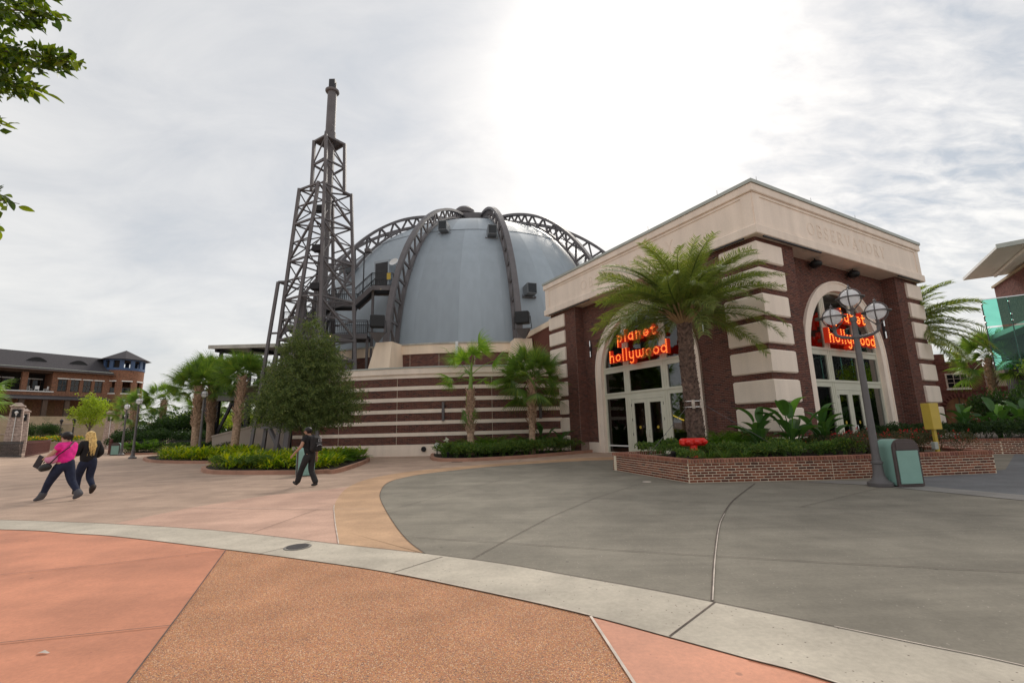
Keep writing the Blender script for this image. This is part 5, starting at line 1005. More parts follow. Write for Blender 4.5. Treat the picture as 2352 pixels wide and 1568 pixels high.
b = MB(); b.beam((-2.9, 0.0, 7.58), (6.6, 0.0, 7.58), 0.05, 0.04); b.build('handrail', 'chrome', GB)
b = MB(); b.add([(-2.1, -1.0, 10.15), (14, -1.0, 10.7), (14, 9, 10.7), (-2.0, 6, 10.1), (-2.1, -1.0, 10.28), (14, -1.0, 11.0), (14, 9, 11.0), (-2.0, 6, 10.28)], MB.BF); cn = b.build('canopy', 'white_paint', GB)
for k in range(4): b = MB(); b.beam((-0.8 + k*2.2, -0.9, 10.06 + k*0.09), (-0.6 + k*2.2, 5.5, 10.0 + k*0.09), 0.12, 0.16); b.build('canopy_beam', 'white_paint', cn)
b = MB(); b.beam((-2.15, -1.05, 10.22), (14, -1.05, 10.86), 0.1, 0.24); b.build('canopy_edge', 'metal_cap', cn)

# ================================================================ BRICK PLANTERS
def brick_planter(name, pts, open_ids, label, soil_poly, z_wall=0.50, limit=300, org=None):
    """pts: outer line of the walls (soil on the left), each leg a wall of real bricks with a rowlock cap"""
    ox, oy = org or pts[0]; root = empty(name, (ox, oy, 0), 0, label, 'planter'); P = [Vector((x - ox, y - oy)) for x, y in pts]; items = []; n = len(P); TH = 0.26
    for i in range(n - 1):
        a, c = P[i], P[i+1]; d = (c - a).normalized(); out = Vector((d.y, -d.x)); L = (c - a).length
        b = MB(); q = [a, c, c - out * TH, a - out * TH]; b.prism([tuple(v) for v in q], 0, z_wall + 0.001 + 0.001 * i); b.build('wall_core', 'mortar_light', root)
        fn = lambda s, dd, z, a=a, d=d, out=out: (a.x + d.x*s + out.x*dd, a.y + d.y*s + out.y*dd, z)
        items += [(fn, s, z, w - 0.008) for s, z, w in brick_face(None, 0.006, L - 0.006, 0.01, z_wall - 0.005)]
        # rowlock cap: bricks on edge across the wall top
        k = int(L / 0.076); cb = {}
        for j in range(k):
            s = (j + 0.5) * L / k; m_ = a + d * s
            key = 'cap%d' % int(out.x * 100)
            if '_cap' not in _unit:
                b = MB(); b.bevbox(-0.029, 0.029, -0.15, 0.15, 0, 0.10, 0.006); _unit['_cap'] = b.mesh('cap_brick', 'brick_cap', rnd=True); _unit['_cap'].attributes['rnd'].data.foreach_set('value', [0.0] * len(_unit['_cap'].vertices))
            cc = m_ - out * (TH / 2 - 0.015); place(_unit['_cap'], 'cap_brick', root, loc=(cc.x, cc.y, z_wall + 0.002 + random.uniform(-.002, .002)), rot=(random.uniform(-.01, .01), 0, math.atan2(d.y, d.x)))
        b = MB(); q = [a - out * 0.008, c - out * 0.008, c - out * (TH - 0.01), a - out * (TH - 0.01)]; b.prism([tuple(v) for v in q], z_wall, z_wall + 0.092 + 0.001 * i); b.build('cap_mortar', 'mortar_light', root)
    lay(items, root, 'brick_planter', Vector((-ox, -oy, 1.6)), limit, h=0.052, d=0.009)
    b = MB(); b.add([(x - ox, y - oy, z_wall - 0.03) for x, y in soil_poly], [tuple(range(len(soil_poly)))]); b.build('soil', 'soil', root)
    return root
main_poly = [(5.2, 16.75), (3.41, 16.45), (4.56, 12.5), (8.3, 12.42), (13.0, 12.87), (13.5, 14.6), (12.9, 17.6)]
brick_planter('brick_planter', main_poly, None, 'low brick planter with rowlock cap wrapping the pavilion corner', [(5.2, 16.6), (3.6, 16.3), (4.7, 12.7), (8.3, 12.6), (12.85, 13.0), (13.3, 14.6), (12.5, 18.2), (9.6, 16.9), (8.2, 19.2), (6.4, 17.9)])
brick_planter('brick_planter', [(14.9, 22.0), (14.6, 20.2), (19.3, 18.7), (24.5, 16.6), (29, 13.4)], None, 'long brick planter curving away to the right of the pavilion', [(14.9, 22.0), (14.8, 20.4), (19.4, 18.9), (24.6, 16.8), (29, 13.7), (36, 22), (30, 30), (20, 27)], limit=300)

# ================================================================ STREET LAMPS
def globe_head(parent, c, r=0.20):
    """glass globe in a cage: equator ring, four ribs, finial"""
    c = Vector(c); b = MB(); b.ball(c, r, 20, 14); g = b.build('globe', 'globe', parent, True)
    b = MB(); n = 24; ro, ri, zz_ = r * 1.55, r * 1.0, -0.02
    b.lathe([(r * 1.04, zz_), (r * 1.5, zz_), (r * 1.5, zz_ + 0.02), (r * 1.04, zz_ + 0.02), (r * 1.04, zz_)], 28, c, cap=False); b.build('ring', 'lamp_metal', g)
    for k in range(4):
        a = PI / 4 + k * PI / 2; d = Vector((math.cos(a), math.sin(a), 0)); pts = [c + d * (r * 1.12 * math.cos(t)) + Vector((0, 0, r * 1.12 * math.sin(t))) for t in [PI/2 * (1 - i/8) * 0.98 for i in range(9)]]
        pts += [c + d * r * 1.12 + Vector((0, 0, -r*0.35)), c + d * r * 0.95 + Vector((0, 0, -r*0.75)), c + d * r * 0.55 + Vector((0, 0, -r*1.2)), c + d * r * 0.2 + Vector((0, 0, -r*1.6))]
        b = MB(); b.tube(pts, 0.014 * r / 0.2, 6); b.build('cage_rib', 'lamp_metal', g, True)
    b = MB(); b.lathe([(0.045, 1.08*r), (0.05, 1.16*r), (0.025, 1.22*r), (0.04, 1.38*r), (0.012, 1.5*r), (0.004, 1.75*r)], 10, c); b.build('finial', 'lamp_metal', g, True)
    b = MB(); b.lathe([(0.036, -2.1*r), (0.04, -1.75*r), (0.05, -1.55*r), (0.062, -1.42*r), (0.03, -1.35*r)], 14, c); b.build('cup', 'lamp_metal', g, True)
def lamp_pole(root, H, rb=0.082, rt=0.058):
    b = MB(); b.lathe([(0.24, 0), (0.25, 0.03), (0.25, 0.09), (0.225, 0.11), (0.165, 0.15), (0.13, 0.22), (0.108, 0.32), (0.102, 0.50), (0.12, 0.52), (0.12, 0.56), (0.095, 0.58)], 24); b.build('base', 'lamp_metal', root, True)
    b = MB(); b.lathe([(rb + 0.01, 0.58), (rb, 0.7), (rt, H)], 20); b.build('pole', 'lamp_metal', root, True)
def single_lamp(loc, label):
    r_ = empty('street_lamp', loc, 0.4, label, 'street lamp', 'single-globe street lamps'); lamp_pole(r_, 3.72); globe_head(r_, (0, 0, 4.05), 0.20)
single_lamp((-32.9, 39.2, 0), 'single-globe lamp on dark pole beside the distant green bin'); single_lamp((-27.2, 33.4, 0), 'single-globe lamp on dark pole standing free on the open paving'); single_lamp((-20.2, 30.0, 0.1), 'single-globe lamp on dark pole in the bed before two palms')
TL = empty('street_lamp', (8.45, 11.08, 0), 0, 'tall dark lamp post with three white globes beside the green bin', 'street lamp')
lamp_pole(TL, 3.95, 0.082, 0.056)
b = MB(); b.lathe([(0.08, 3.5), (0.08, 3.56), (0.065, 3.58)], 18); b.build('collar', 'lamp_metal', TL, True); b = MB(); b.lathe([(0.075, 3.92), (0.075, 4.0), (0.055, 4.03)], 18); b.build('top_cap', 'lamp_metal', TL, True)
globe_head(TL, (0, 0, 4.52), 0.205)
for d_ in (Vector((-0.29, 0.30, 0)), Vector((0.40, -0.24, 0))):
    globe_head(TL, d_ + Vector((0, 0, 4.10)), 0.20)
    b = MB(); b.tube([(0, 0, 3.50), d_ * 0.3 + Vector((0, 0, 3.52)), d_ * 0.7 + Vector((0, 0, 3.56)), d_ * 0.95 + Vector((0, 0, 3.63)), d_ + Vector((0, 0, 3.72))], [0.045, 0.04, 0.036, 0.036, 0.045], 8); b.build('arm', 'lamp_metal', TL, True)

# ================================================================ LITTER BINS
def litter_bin(loc, rz, label, group='green arch-topped litter bins'):
    r_ = empty('litter_bin', loc, rz, label, 'litter bin', group); w, dp_, h, z0 = 0.31, 0.27, 1.06, 0.03
    def prof(w, h, zb, rr, n=8):
        P = [(-w, zb), (w, zb), (w, h - rr)] + [(w - rr + rr*math.cos(PI/2*i/n), h - rr + rr*math.sin(PI/2*i/n)) for i in range(1, n+1)] + [(-w + rr - rr*math.sin(PI/2*i/n), h - rr + rr*math.cos(PI/2*i/n)) for i in range(n)] + [(-w, h - rr)]
        return P
    def ext(P, y0, y1):
        b = MB(); n = len(P); b.add([(x, y0, z) for x, z in P] + [(x, y1, z) for x, z in P], [tuple(range(n)), tuple(reversed(range(n, 2*n)))] + [(i, n + i, n + (i+1) % n, (i+1) % n) for i in range(n)]); return b
    body = ext(prof(w - 0.012, h - 0.012, z0, 0.20), -dp_ + 0.03, dp_ - 0.03).build('body', 'can_green', r_)
    for y0, y1 in ((-dp_, -dp_ + 0.05), (dp_ - 0.05, dp_)):
        o_ = ext(prof(w, h, z0 - 0.02, 0.21), y0, y1).build('end_frame', 'can_trim', r_); sgn = -1 if y0 < 0 else 1; yf = -dp_ if sgn < 0 else dp_
        b = MB(); b.bevbox(-w + 0.055, w - 0.055, yf + sgn*0.012 - 0.012, yf + sgn*0.012 + 0.012, 0.07, 0.80, 0.004); b.build('panel', 'can_green', o_)
        b = MB(); b.bevbox(-w + 0.07, w - 0.07, yf + sgn*0.006 - 0.008, yf + sgn*0.006 + 0.008, 0.82, h - 0.07, 0.004); b.build('flap', 'can_trim', o_)
    for x in (-w + 0.04, w - 0.04):
        for y in (-dp_ + 0.04, dp_ - 0.04): b = MB(); b.box(x - 0.025, x + 0.025, y - 0.025, y + 0.025, 0, 0.028); b.build('foot', 'steel_dark', r_)
litter_bin((8.95, 11.09, 0.012), 0.06, 'green arch-topped litter bin beside the three-globe lamp'); litter_bin((-7.75, 17.45, 0), 0.3 + PI/2, 'green litter bin behind the man with the backpack'); litter_bin((-34.0, 39.9, 0), 0.5, 'small distant green litter bin by the red bridge fence')

# ================================================================ RED FIRE CONNECTION
FC = empty('fire_connection', (5.55, 14.6, 0.50), 0.12, 'red fire department connection standing in the brick planter', 'fire connection')
b = MB(); b.lathe([(0.13, 0), (0.115, 0.06), (0.115, 0.36)], 16); b.build('riser', 'red_paint', FC, True)
b = MB(); b.bevbox(-0.41, 0.41, -0.11, 0.16, 0.35, 0.58, 0.06); bd = b.build('manifold', 'red_paint', FC)
for x in (-0.24, 0.04, 0.31):
    b = MB(); b.lathe([(0.06, 0), (0.06, 0.03), (0.072, 0.035), (0.072, 0.07), (0.035, 0.075), (0.02, 0.09)], 14); b.xf(lambda v: Vector((v.x + x, -0.10 - v.z, v.y + 0.47))); cp = b.build('inlet_cap', 'red_paint', bd, True)
    for k in (-1, 1): b = MB(); b.box(x + k*0.075 - 0.012, x + k*0.075 + 0.012, -0.165, -0.13, 0.455, 0.485); b.build('lug', 'red_paint', cp)
# yellow backed sign on its post in the planter's right end
YS = empty('sign_post', (11.95, 13.35, 0.47), 0.25, 'yellow sheet-metal sign on a post seen from behind', 'sign')
b = MB(); b.box(-0.05, 0.05, -0.03, 0.03, 0, 0.75); b.build('post', 'yellow_sign', YS); b = MB(); b.bevbox(-0.17, 0.17, -0.12, 0.12, 0.72, 1.46, 0.01); b.build('cabinet', 'yellow_sign', YS)
b = MB(); b.bevbox(-0.30, -0.16, -0.16, -0.06, 0.18, 0.38, 0.008); b.build('socket_box', 'metal_cap', YS)
# small garden fittings
for loc, lab in (((4.62, 13.75, 0.47), 'small black bollard light in the brick planter'), ((-3.35, 23.6, 0.1), 'small black bollard light in the bed below the striped wall'), ((25.0, 18.6, 0.47), 'small black bollard light in the right planter')):
    b = MB(); b.lathe([(0.06, 0), (0.06, 0.18), (0.075, 0.2), (0.075, 0.27), (0.03, 0.29)], 12); o = b.build('garden_light', 'black', None, True); o.location = loc; tag(o, lab, 'garden light')
b = MB(); b.ball((0, 0, 0.5), 0.17, 14, 10); o = b.build('garden_globe', 'globe', None, True); o.location = (-4.35, 26.3, 0.12); tag(o, 'round white globe light at the left end of the bed by the striped wall', 'globe light'); b = MB(); b.lathe([(0.03, 0), (0.03, 0.35)], 8); b.build('stake', 'steel_dark', o)

# ================================================================ FAR LEFT PLAZA: pylons, fences, terrace
def pylon(loc, h, label):
    r_ = empty('stone_pylon', loc, 0.75, label, 'pylon', 'tapered stone pylons at the bridge'); w0, w1 = 0.60, 0.42
    b = MB(); b.add([(sx*w0, sy*w0, 0) for sx, sy in ((-1,-1),(1,-1),(1,1),(-1,1))] + [(sx*w1, sy*w1, h) for sx, sy in ((-1,-1),(1,-1),(1,1),(-1,1))], MB.BF); b.build('shaft', 'stone_col', r_)
    b = MB(); b.bevbox(-w1 - 0.09, w1 + 0.09, -w1 - 0.09, w1 + 0.09, h, h + 0.18, 0.03); b.add([(-w1, -w1, h + .18), (w1, -w1, h + .18), (w1, w1, h + .18), (-w1, w1, h + .18), (-0.2, -0.2, h + .42), (0.2, -0.2, h + .42), (0.2, 0.2, h + .42), (-0.2, 0.2, h + .42)], MB.BF); b.build('cap', 'stone_col', r_)
    b = MB(); b.box(-0.3, 0.3, -w1 - 0.13, -w1 + 0.02, h - 0.95, h - 0.2); pl_ = b.build('plaque', 'black', r_); b = MB(); b.ball((0, -w1 - 0.16, h - 0.5), 0.13, 8, 6); b.add([(-0.1, -w1 - .15, h - 0.55), (0.1, -w1 - .15, h - .55), (0, -w1 - .15, h - 0.85)], [(0, 1, 2)]); b.build('emblem', 'white_paint', pl_)
    b = MB(); b.tube([(0, -w1 - 0.12, h - 0.9), (0, -w0 - 0.05, 0.1)], 0.03, 6); b.build('cable', 'white_paint', r_)
pylon((-47.4, 44, 0), 4.55, 'leftmost tapered stone pylon with dark emblem plaque'); pylon((-55.2, 52, 0), 4.5, 'stone pylon just behind the leftmost one'); pylon((-52.3, 60, 0), 4.5, 'distant stone pylon right of the yellow-green tree'); pylon((-48.8, 58, 0), 4.6, 'stone pylon behind the far single-globe lamp')
def picket_fence(name, a, c, h, m, label, n, w=0.12, solid=False):
    a, c = Vector((*a, 0)), Vector((*c, 0)); r_ = empty(name, a, 0, label, 'fence'); d = c - a; L = d.length; dd = d.normalized()
    for z in (0.14, h - 0.12): b = MB(); b.beam(Vector((0, 0, z)), d + Vector((0, 0, z)), 0.05, 0.08); b.build('rail', m, r_)
    b = MB(); b.box(-w/2, w/2, -0.02, 0.02, 0.05, h); b.add([(-w/2, -.02, h), (w/2, -.02, h), (w/2, .02, h), (-w/2, .02, h), (0, 0, h + 0.09)], [(0, 1, 4), (1, 2, 4), (2, 3, 4), (3, 0, 4)]); me = b.mesh('picket', m)
    for i in range(n): p = d * (i + 0.5) / n; place(me, 'picket', r_, loc=p, rot=(0, 0, math.atan2(dd.y, dd.x)))
mat('maroon', (0.10, 0.025, 0.022), 0.5, 0.15, 4)
picket_fence('bridge_fence', (-41.7, 39.9), (-52.5, 52.8), 1.35, 'maroon', 'dark red picket fence on the left side of the bridge', 40, 0.2); picket_fence('bridge_fence', (-34.9, 40.2), (-46.2, 55.4), 1.3, 'maroon', 'dark red picket fence on the right side of the bridge', 40, 0.2)
picket_fence('iron_fence', (-52, 43.3), (-41.9, 39.8), 1.35, 'steel_dark', 'black iron railing left of the bridge', 70, 0.035); picket_fence('iron_fence', (-33.9, 41.0), (-26, 42.2), 1.1, 'steel_dark', 'black iron railing right of the bridge behind the shrubs', 50, 0.03)
for loc, sz, lab in (((-57.5, 63, 0), (5, 0.5, 0.95), 'low cream wall holding the yellow flower bed'), ((-66, 66.5, 0), (9, 0.6, 2.2), 'stone retaining wall below the far terrace'), ((-58, 70, 0), (12, 0.6, 3.4), 'higher stone retaining wall under the far brick building')):
    b = MB(); b.box(-sz[0]/2, sz[0]/2, 0, sz[1], 0, sz[2]); o = b.build('retaining_wall', 'terrace_stone'); b2 = MB(); b2.box(-sz[0]/2 - .05, sz[0]/2 + .05, -0.06, sz[1] + .06, sz[2], sz[2] + 0.12); b2.build('coping', 'cream_wall', o)
    o.location = Vector(loc) + Vector((-2.0, -1.5, 0)); o.rotation_euler = (0, 0, 0.75); tag(o, lab, 'wall')
for x, y in ((-60.6, 62, ), (-59.4, 62.6), (-57.8, 60.8)):
    r_ = empty('garden_lamp', (x, y, 1.0), 0, 'small dark lantern post on the far terrace', 'lamp', 'lantern posts on the far terrace'); b = MB(); b.lathe([(0.12, 0), (0.06, 0.2), (0.04, 2.4)], 8); b.build('post', 'steel_dark', r_); b = MB(); b.lathe([(0.08, 2.4), (0.2, 2.8), (0.22, 2.85), (0.05, 3.05)], 6); b.build('lantern', 'steel_dark', r_)
for i, (p, q) in enumerate((((-61.5, 59.2), (-60.2, 61.0)), ((-56.4, 59.5), (-55.6, 61)))):
    r_ = empty('stair_handrail', (*p, 0), 0, ('left' if i == 0 else 'right') + ' pale handrail beside the far flower bed steps', 'handrail'); b = MB(); d = Vector((q[0] - p[0], q[1] - p[1], 0)); b.tube([(0, 0, 0), (0, 0, 0.9), d + Vector((0, 0, 1.5)), d + Vector((0, 0, 0.6))], 0.035, 6); b.build('rail', 'chrome', r_)
HT = empty('kiosk', (-44.4, 55.3, 0), 0.5, 'small beige kiosk with metal roof behind the far palms', 'kiosk'); b = MB(); b.box(-1, 1, -0.8, 0.8, 0, 2.3); b.build('wall', 'terrace_stone', HT); b = MB(); b.add([(-1.3, -1.1, 2.3), (1.3, -1.1, 2.3), (1.3, 1.1, 2.3), (-1.3, 1.1, 2.3), (-0.5, 0, 2.95), (0.5, 0, 2.95)], [(0, 1, 5, 4), (1, 2, 5), (2, 3, 4, 5), (3, 0, 4), (3, 2, 1, 0)]); b.build('roof', 'metal_cap', HT); b = MB(); b.box(-0.5, 0.3, -0.82, -0.802, 0, 1.9); b.build('door', 'wood_door', HT)

# ================================================================ PEOPLE
mat('skin', (0.52, 0.30, 0.21), 0.55, 0.06, 8); mat('skin_tan', (0.42, 0.23, 0.15), 0.55, 0.06, 8); mat('pink_shirt', (0.80, 0.02, 0.28), 0.8, 0.25, 9, 1.0, 13); mat('black_cloth', (0.014, 0.013, 0.014), 0.85, 0.25, 9, 1.0, 13); mat('black_cloth2', (0.022, 0.02, 0.021), 0.8, 0.25, 9, 1.0, 13); mat('jeans', (0.016, 0.022, 0.05), 0.85, 0.25, 9, 1.0, 13); mat('boot_grey', (0.085, 0.083, 0.095), 0.7, 0.15, 8); mat('shoe_black', (0.015, 0.014, 0.014), 0.45, 0.15, 8); mat('shoe_brown', (0.03, 0.019, 0.016), 0.6, 0.15, 8)
mat('hair_dark', (0.012, 0.009, 0.009), 0.5, 0.3, 30); mat('hair_blond', (0.72, 0.52, 0.20), 0.5, 0.25, 24, col2=(0.45, 0.28, 0.09)); mat('folder', (0.015, 0.012, 0.018), 0.4, 0.1, 4); mat('pink_bag', (0.72, 0.28, 0.45), 0.7, 0.08, 5); mat('lime_tag', (0.45, 0.75, 0.02), 0.6, 0.05, 5); mat('grey_print', (0.5, 0.5, 0.52), 0.6, 0.05, 5)
def skinned(name, m, parent, J, E, root, sub=2):
    names = list(J); idx = {n: i for i, n in enumerate(names)}
    me = bpy.data.meshes.new(name); me.from_pydata([J[n][:3] for n in names], [(idx[a], idx[b]) for a, b in E], []); me.materials.append(MATS[m])
    o = place(me, name, parent); sk = o.modifiers.new('Skin', 'SKIN'); sk.use_smooth_shade = True
    if not me.skin_vertices: me.attributes  # layer comes with the modifier
    lay_ = me.skin_vertices[0].data if me.skin_vertices else None
    for n in names:
        r_ = J[n][3:]; rr = (r_[0], r_[1] if len(r_) > 1 else r_[0])
        if lay_ is not None: lay_[idx[n]].radius = rr; lay_[idx[n]].use_root = (n == root)
    ss = o.modifiers.new('Subdivision', 'SUBSURF'); ss.levels = sub; ss.render_levels = sub
    return o
def chain(*n): return list(zip(n, n[1:]))
def hand(J, E, wrist, tag_, d, side, curl):
    """palm and five unequal bent fingers; d forward direction, side lateral, curl direction fingers bend to"""
    w = Vector(J[wrist][:3]); d, side, curl = Vector(d).normalized(), Vector(side).normalized(), Vector(curl).normalized()
    p = w + d * 0.055; J['palm' + tag_] = (*p, 0.026, 0.018); E.append((wrist, 'palm' + tag_))
    for k, (off, ln) in enumerate(((-0.030, 0.062), (-0.010, 0.074), (0.011, 0.068), (0.030, 0.052))):
        a = p + d * 0.045 + side * off; b_ = a + d * ln * 0.55 + curl * ln * 0.25; c_ = b_ + d * ln * 0.2 + curl * ln * 0.45
        for q, v in (('a', a), ('b', b_), ('c', c_)): J['f%d%s%s' % (k, q, tag_)] = (*v, 0.0095)
        E += [('palm' + tag_, 'f%da%s' % (k, tag_)), ('f%da%s' % (k, tag_), 'f%db%s' % (k, tag_)), ('f%db%s' % (k, tag_), 'f%dc%s' % (k, tag_))]
    a = p - side * 0.045 + d * 0.0; b_ = a + d * 0.035 - side * 0.012 + curl * 0.015; J['ta' + tag_] = (*a, 0.011); J['tb' + tag_] = (*b_, 0.010); E += [('palm' + tag_, 'ta' + tag_), ('ta' + tag_, 'tb' + tag_)]
def figure(name, loc, rz, label, P):
    root = empty(name, loc, rz, label, 'person'); j = P['j']; k = P.get('k', 1.0)
    J = {n: v for n, v in j.items()}; E = chain('pelvis', 'waist', 'chest', 'neck', 'head', 'crown') + [('chest', 'shL'), ('chest', 'shR')] + chain('shL', 'elL', 'wrL') + chain('shR', 'elR', 'wrR') + [('pelvis', 'hipL'), ('pelvis', 'hipR')] + chain('hipL', 'knL', 'anL', 'toL') + chain('hipR', 'knR', 'anR', 'toR') + [('head', 'nose')]
    for s_, sd_ in (('L', -1), ('R', 1)):
        d = (Vector(J['wr' + s_][:3]) - Vector(J['el' + s_][:3])).normalized(); hd = P['hand' + s_]; hand(J, E, 'wr' + s_, s_, d, hd[0], hd[1])
    JB = dict(J)
    for n in ('pelvis', 'waist', 'chest', 'hipL', 'hipR', 'knL', 'knR', 'shL', 'shR'): JB[n] = (*J[n][:3], *[r * 0.72 for r in J[n][3:]])
    body = skinned('body', P['skin'], root, JB, E, 'pelvis')
    h = Vector(J['head'][:3]); f = (Vector(J['nose'][:3]) - h); f.z = 0; f.normalize(); sx = Vector((f.y, -f.x, 0))
    b = MB()
    for q in (-1, 1): b.ball(h + f * 0.085 + sx * 0.033 * q + Vector((0, 0, 0.015)), 0.011, 8, 6)
    b.build('eyes', 'black', body, True); b = MB(); b.tube([h + f * 0.092 - sx * 0.022 + Vector((0, 0, -0.058)), h + f * 0.097 + Vector((0, 0, -0.06)), h + f * 0.092 + sx * 0.022 + Vector((0, 0, -0.058))], 0.006, 6); b.build('mouth', 'maroon', body, True)
    b = MB()
    for q in (-1, 1): b.ball(h + sx * 0.082 * q + Vector((0, 0, 0.0)) - f * 0.005, 0.026, 8, 6, 1.3)
    b.build('ears', P['skin'], body, True)
    g = P['grow']
    def up(n, dr): v = J[n]; return (*v[:3], *[r + dr for r in v[3:]])
    sh = {n: up(n, g) for n in ('waist', 'chest', 'shL', 'shR')}
    pv_ = Vector(J['pelvis'][:3]); sh['hem'] = (pv_.x, pv_.y + 0.008, pv_.z + P.get('hem', 0.02), *[r + g * 0.8 for r in J['pelvis'][3:]])
    Es = [('hem', 'waist'), ('waist', 'chest'), ('chest', 'shL'), ('chest', 'shR')]
    nk = Vector(J['neck'][:3]).lerp(Vector(J['chest'][:3]), 0.25); sh['collar'] = (*nk, J['neck'][3] + 0.012); Es.append(('chest', 'collar'))
    for s_ in 'LR':
        if P['sleeve'] >= 1: sh['el' + s_] = up('el' + s_, g); sh['wr' + s_] = up('wr' + s_, g); Es += [('sh' + s_, 'el' + s_), ('el' + s_, 'wr' + s_)]
        else: e_ = Vector(J['sh' + s_][:3]).lerp(Vector(J['el' + s_][:3]), P['sleeve']); sh['sl' + s_] = (*e_, J['el' + s_][3] + g + 0.018); Es.append(('sh' + s_, 'sl' + s_))
    skinned('shirt', P['shirt'], root, sh, Es, 'chest')
    tr = {n: up(n, 0.012) for n in ('pelvis', 'hipL', 'hipR', 'knL', 'knR')}; Et = [('pelvis', 'hipL'), ('pelvis', 'hipR'), ('hipL', 'knL'), ('hipR', 'knR')]
    for s_ in 'LR': a = Vector(J['an' + s_][:3]).lerp(Vector(J['kn' + s_][:3]), P.get('cuff_at', 0.10)); tr['cu' + s_] = (*a, J['an' + s_][3] + P.get('cuff', 0.02)); Et.append(('kn' + s_, 'cu' + s_))
    wv = Vector(J['pelvis'][:3]).lerp(Vector(J['waist'][:3]), 0.8); tr['wst'] = (*wv, *[r + 0.01 for r in J['waist'][3:]]); Et.append(('pelvis', 'wst')); skinned('trousers', P['trousers'], root, tr, Et, 'pelvis')
    for s_ in 'LR':
        a, t = Vector(J['an' + s_][:3]), Vector(J['to' + s_][:3]); kn = Vector(J['kn' + s_][:3]); d = (t - a); d2 = Vector((d.x, d.y, 0)).normalized()
        up_ = (kn - a).normalized(); heel = a - d.normalized() * 0.05 - up_ * 0.03
        sj = {'top': (*(a + up_ * P.get('boot', 0.03)), J['an' + s_][3] + P.get('boot', 0.03) * 0.12 + 0.018), 'an': (*a, J['an' + s_][3] + 0.022), 'mid': (*(a.lerp(t, 0.55)), 0.055, 0.05), 'toe': (*(t + d.normalized() * 0.01), 0.050, 0.04), 'heel': (*heel, 0.050)}
        skinned('shoe', P['shoe'], root, sj, [('an', 'top'), ('an', 'mid'), ('mid', 'toe'), ('an', 'heel')], 'an', 1)
    return root, J
w1 = dict(skin='skin', shirt='pink_shirt', trousers='jeans', shoe='boot_grey', grow=0.02, sleeve=0.55, hem=-0.06, boot=0.19, cuff=0.012, handL=((0, 0, -1), (1, 0, 0)), handR=((0, 0, -1), (-1, 0, 0)),
  j={'pelvis': (0, 0, 0.94, .185, .175), 'waist': (0, .03, 1.10, .17, .165), 'chest': (0, .02, 1.30, .18, .15), 'neck': (0, .03, 1.475, .062), 'head': (0, .075, 1.60, .092, .098), 'crown': (0, .06, 1.685, .075, .08), 'nose': (-.01, .185, 1.59, .016),
     'shL': (-.185, .01, 1.40, .075), 'elL': (-.27, .14, 1.16, .055), 'wrL': (-.20, .40, 1.05, .034), 'shR': (.185, .01, 1.40, .075), 'elR': (.27, .10, 1.15, .055), 'wrR': (.12, .34, 1.03, .034),
     'hipL': (-.10, .02, .86, .13), 'knL': (-.10, .25, .49, .082), 'anL': (-.10, .40, .10, .052), 'toL': (-.11, .57, .045, .035), 'hipR': (.10, -.02, .86, .13), 'knR': (.10, -.14, .48, .082), 'anR': (.10, -.42, .13, .052), 'toR': (.11, -.25, .04, .035)})
WM, WJ = figure('person', (-11.75, 12.28, 0), math.radians(88), 'person in a pink T-shirt and dark jeans walking left with a folder', w1)
b = MB(); b.ball((0, .045, 1.645), 0.118, 16, 12, 0.95); b.v = [(x, y, z if z > 1.575 or y < 0.06 else 1.575) for x, y, z in b.v]; b.tube([(0, -0.03, 1.62), (0, -0.045, 1.54)], [0.085, 0.05], 10); b.ball((-0.045, .155, 1.675), 0.04, 10, 8); b.ball((0.03, .15, 1.685), 0.045, 10, 8); b.build('hair', 'hair_dark', WM, True)
b = MB()
for q in (-1, 1): b.tube([(q*0.035 + 0.028*math.cos(a), .172, 1.612 + 0.02*math.sin(a)) for a in [2*PI*i/10 for i in range(11)]], 0.004, 5); b.tube([(q*0.065, .17, 1.615), (q*0.095, .06, 1.615)], 0.004, 5)
b.build('glasses', 'black', WM)
# things carried (top-level, where they are held)
RW1 = Matrix.Rotation(math.radians(88), 4, 'Z'); OW1 = Vector((-11.75, 12.28, 0))
def held(name, mb, m, label, cat, base, rz=math.radians(88), smooth=False):
    o = mb.build(name, m, None, smooth); o.location = base; o.rotation_euler = (0, 0, rz); return tag(o, label, cat)
b = MB(); b.bevbox(-0.012, 0.012, -0.085, 0.085, -0.16, 0.16, 0.004); b.xf(lambda v: Matrix.Rotation(0.45, 3, 'X') @ v + Vector((-0.225, .47, 1.0))); held('folder', b, 'folder', 'black folder held by the person in pink', 'folder', OW1)
b = MB(); b.ball((-0.20, .17, 1.06), 0.15, 14, 10, 0.8); b.v = [(x * 0.8 - 0.035, y, z) for x, y, z in b.v]; held('pink_bundle', b, 'pink_bag', 'light pink bundle tucked under the arm of the person in pink', 'bundle', OW1, smooth=True)
b = MB(); b.ball((0, 0, 0), 0.15, 16, 10, 0.68); b.v = [(x * 0.55, y * 1.1, max(-0.085, z)) for x, y, z in b.v]; b.xf(lambda v: Matrix.Rotation(-0.2, 3, 'X') @ v + Vector((-0.285, .22, .86))); bag = held('shoulder_bag', b, 'shoe_black', 'black shoulder bag at the hip of the person in pink', 'bag', OW1, smooth=True)
b = MB(); b.tube([(-0.285, .10, .96), (-0.24, -.06, 1.18), (-.10, -.17, 1.36), (.06, -.10, 1.485), (.12, .05, 1.48), (.02, .20, 1.3), (-0.24, .34, .97)], 0.013, 6); b.build('strap', 'shoe_black', bag)
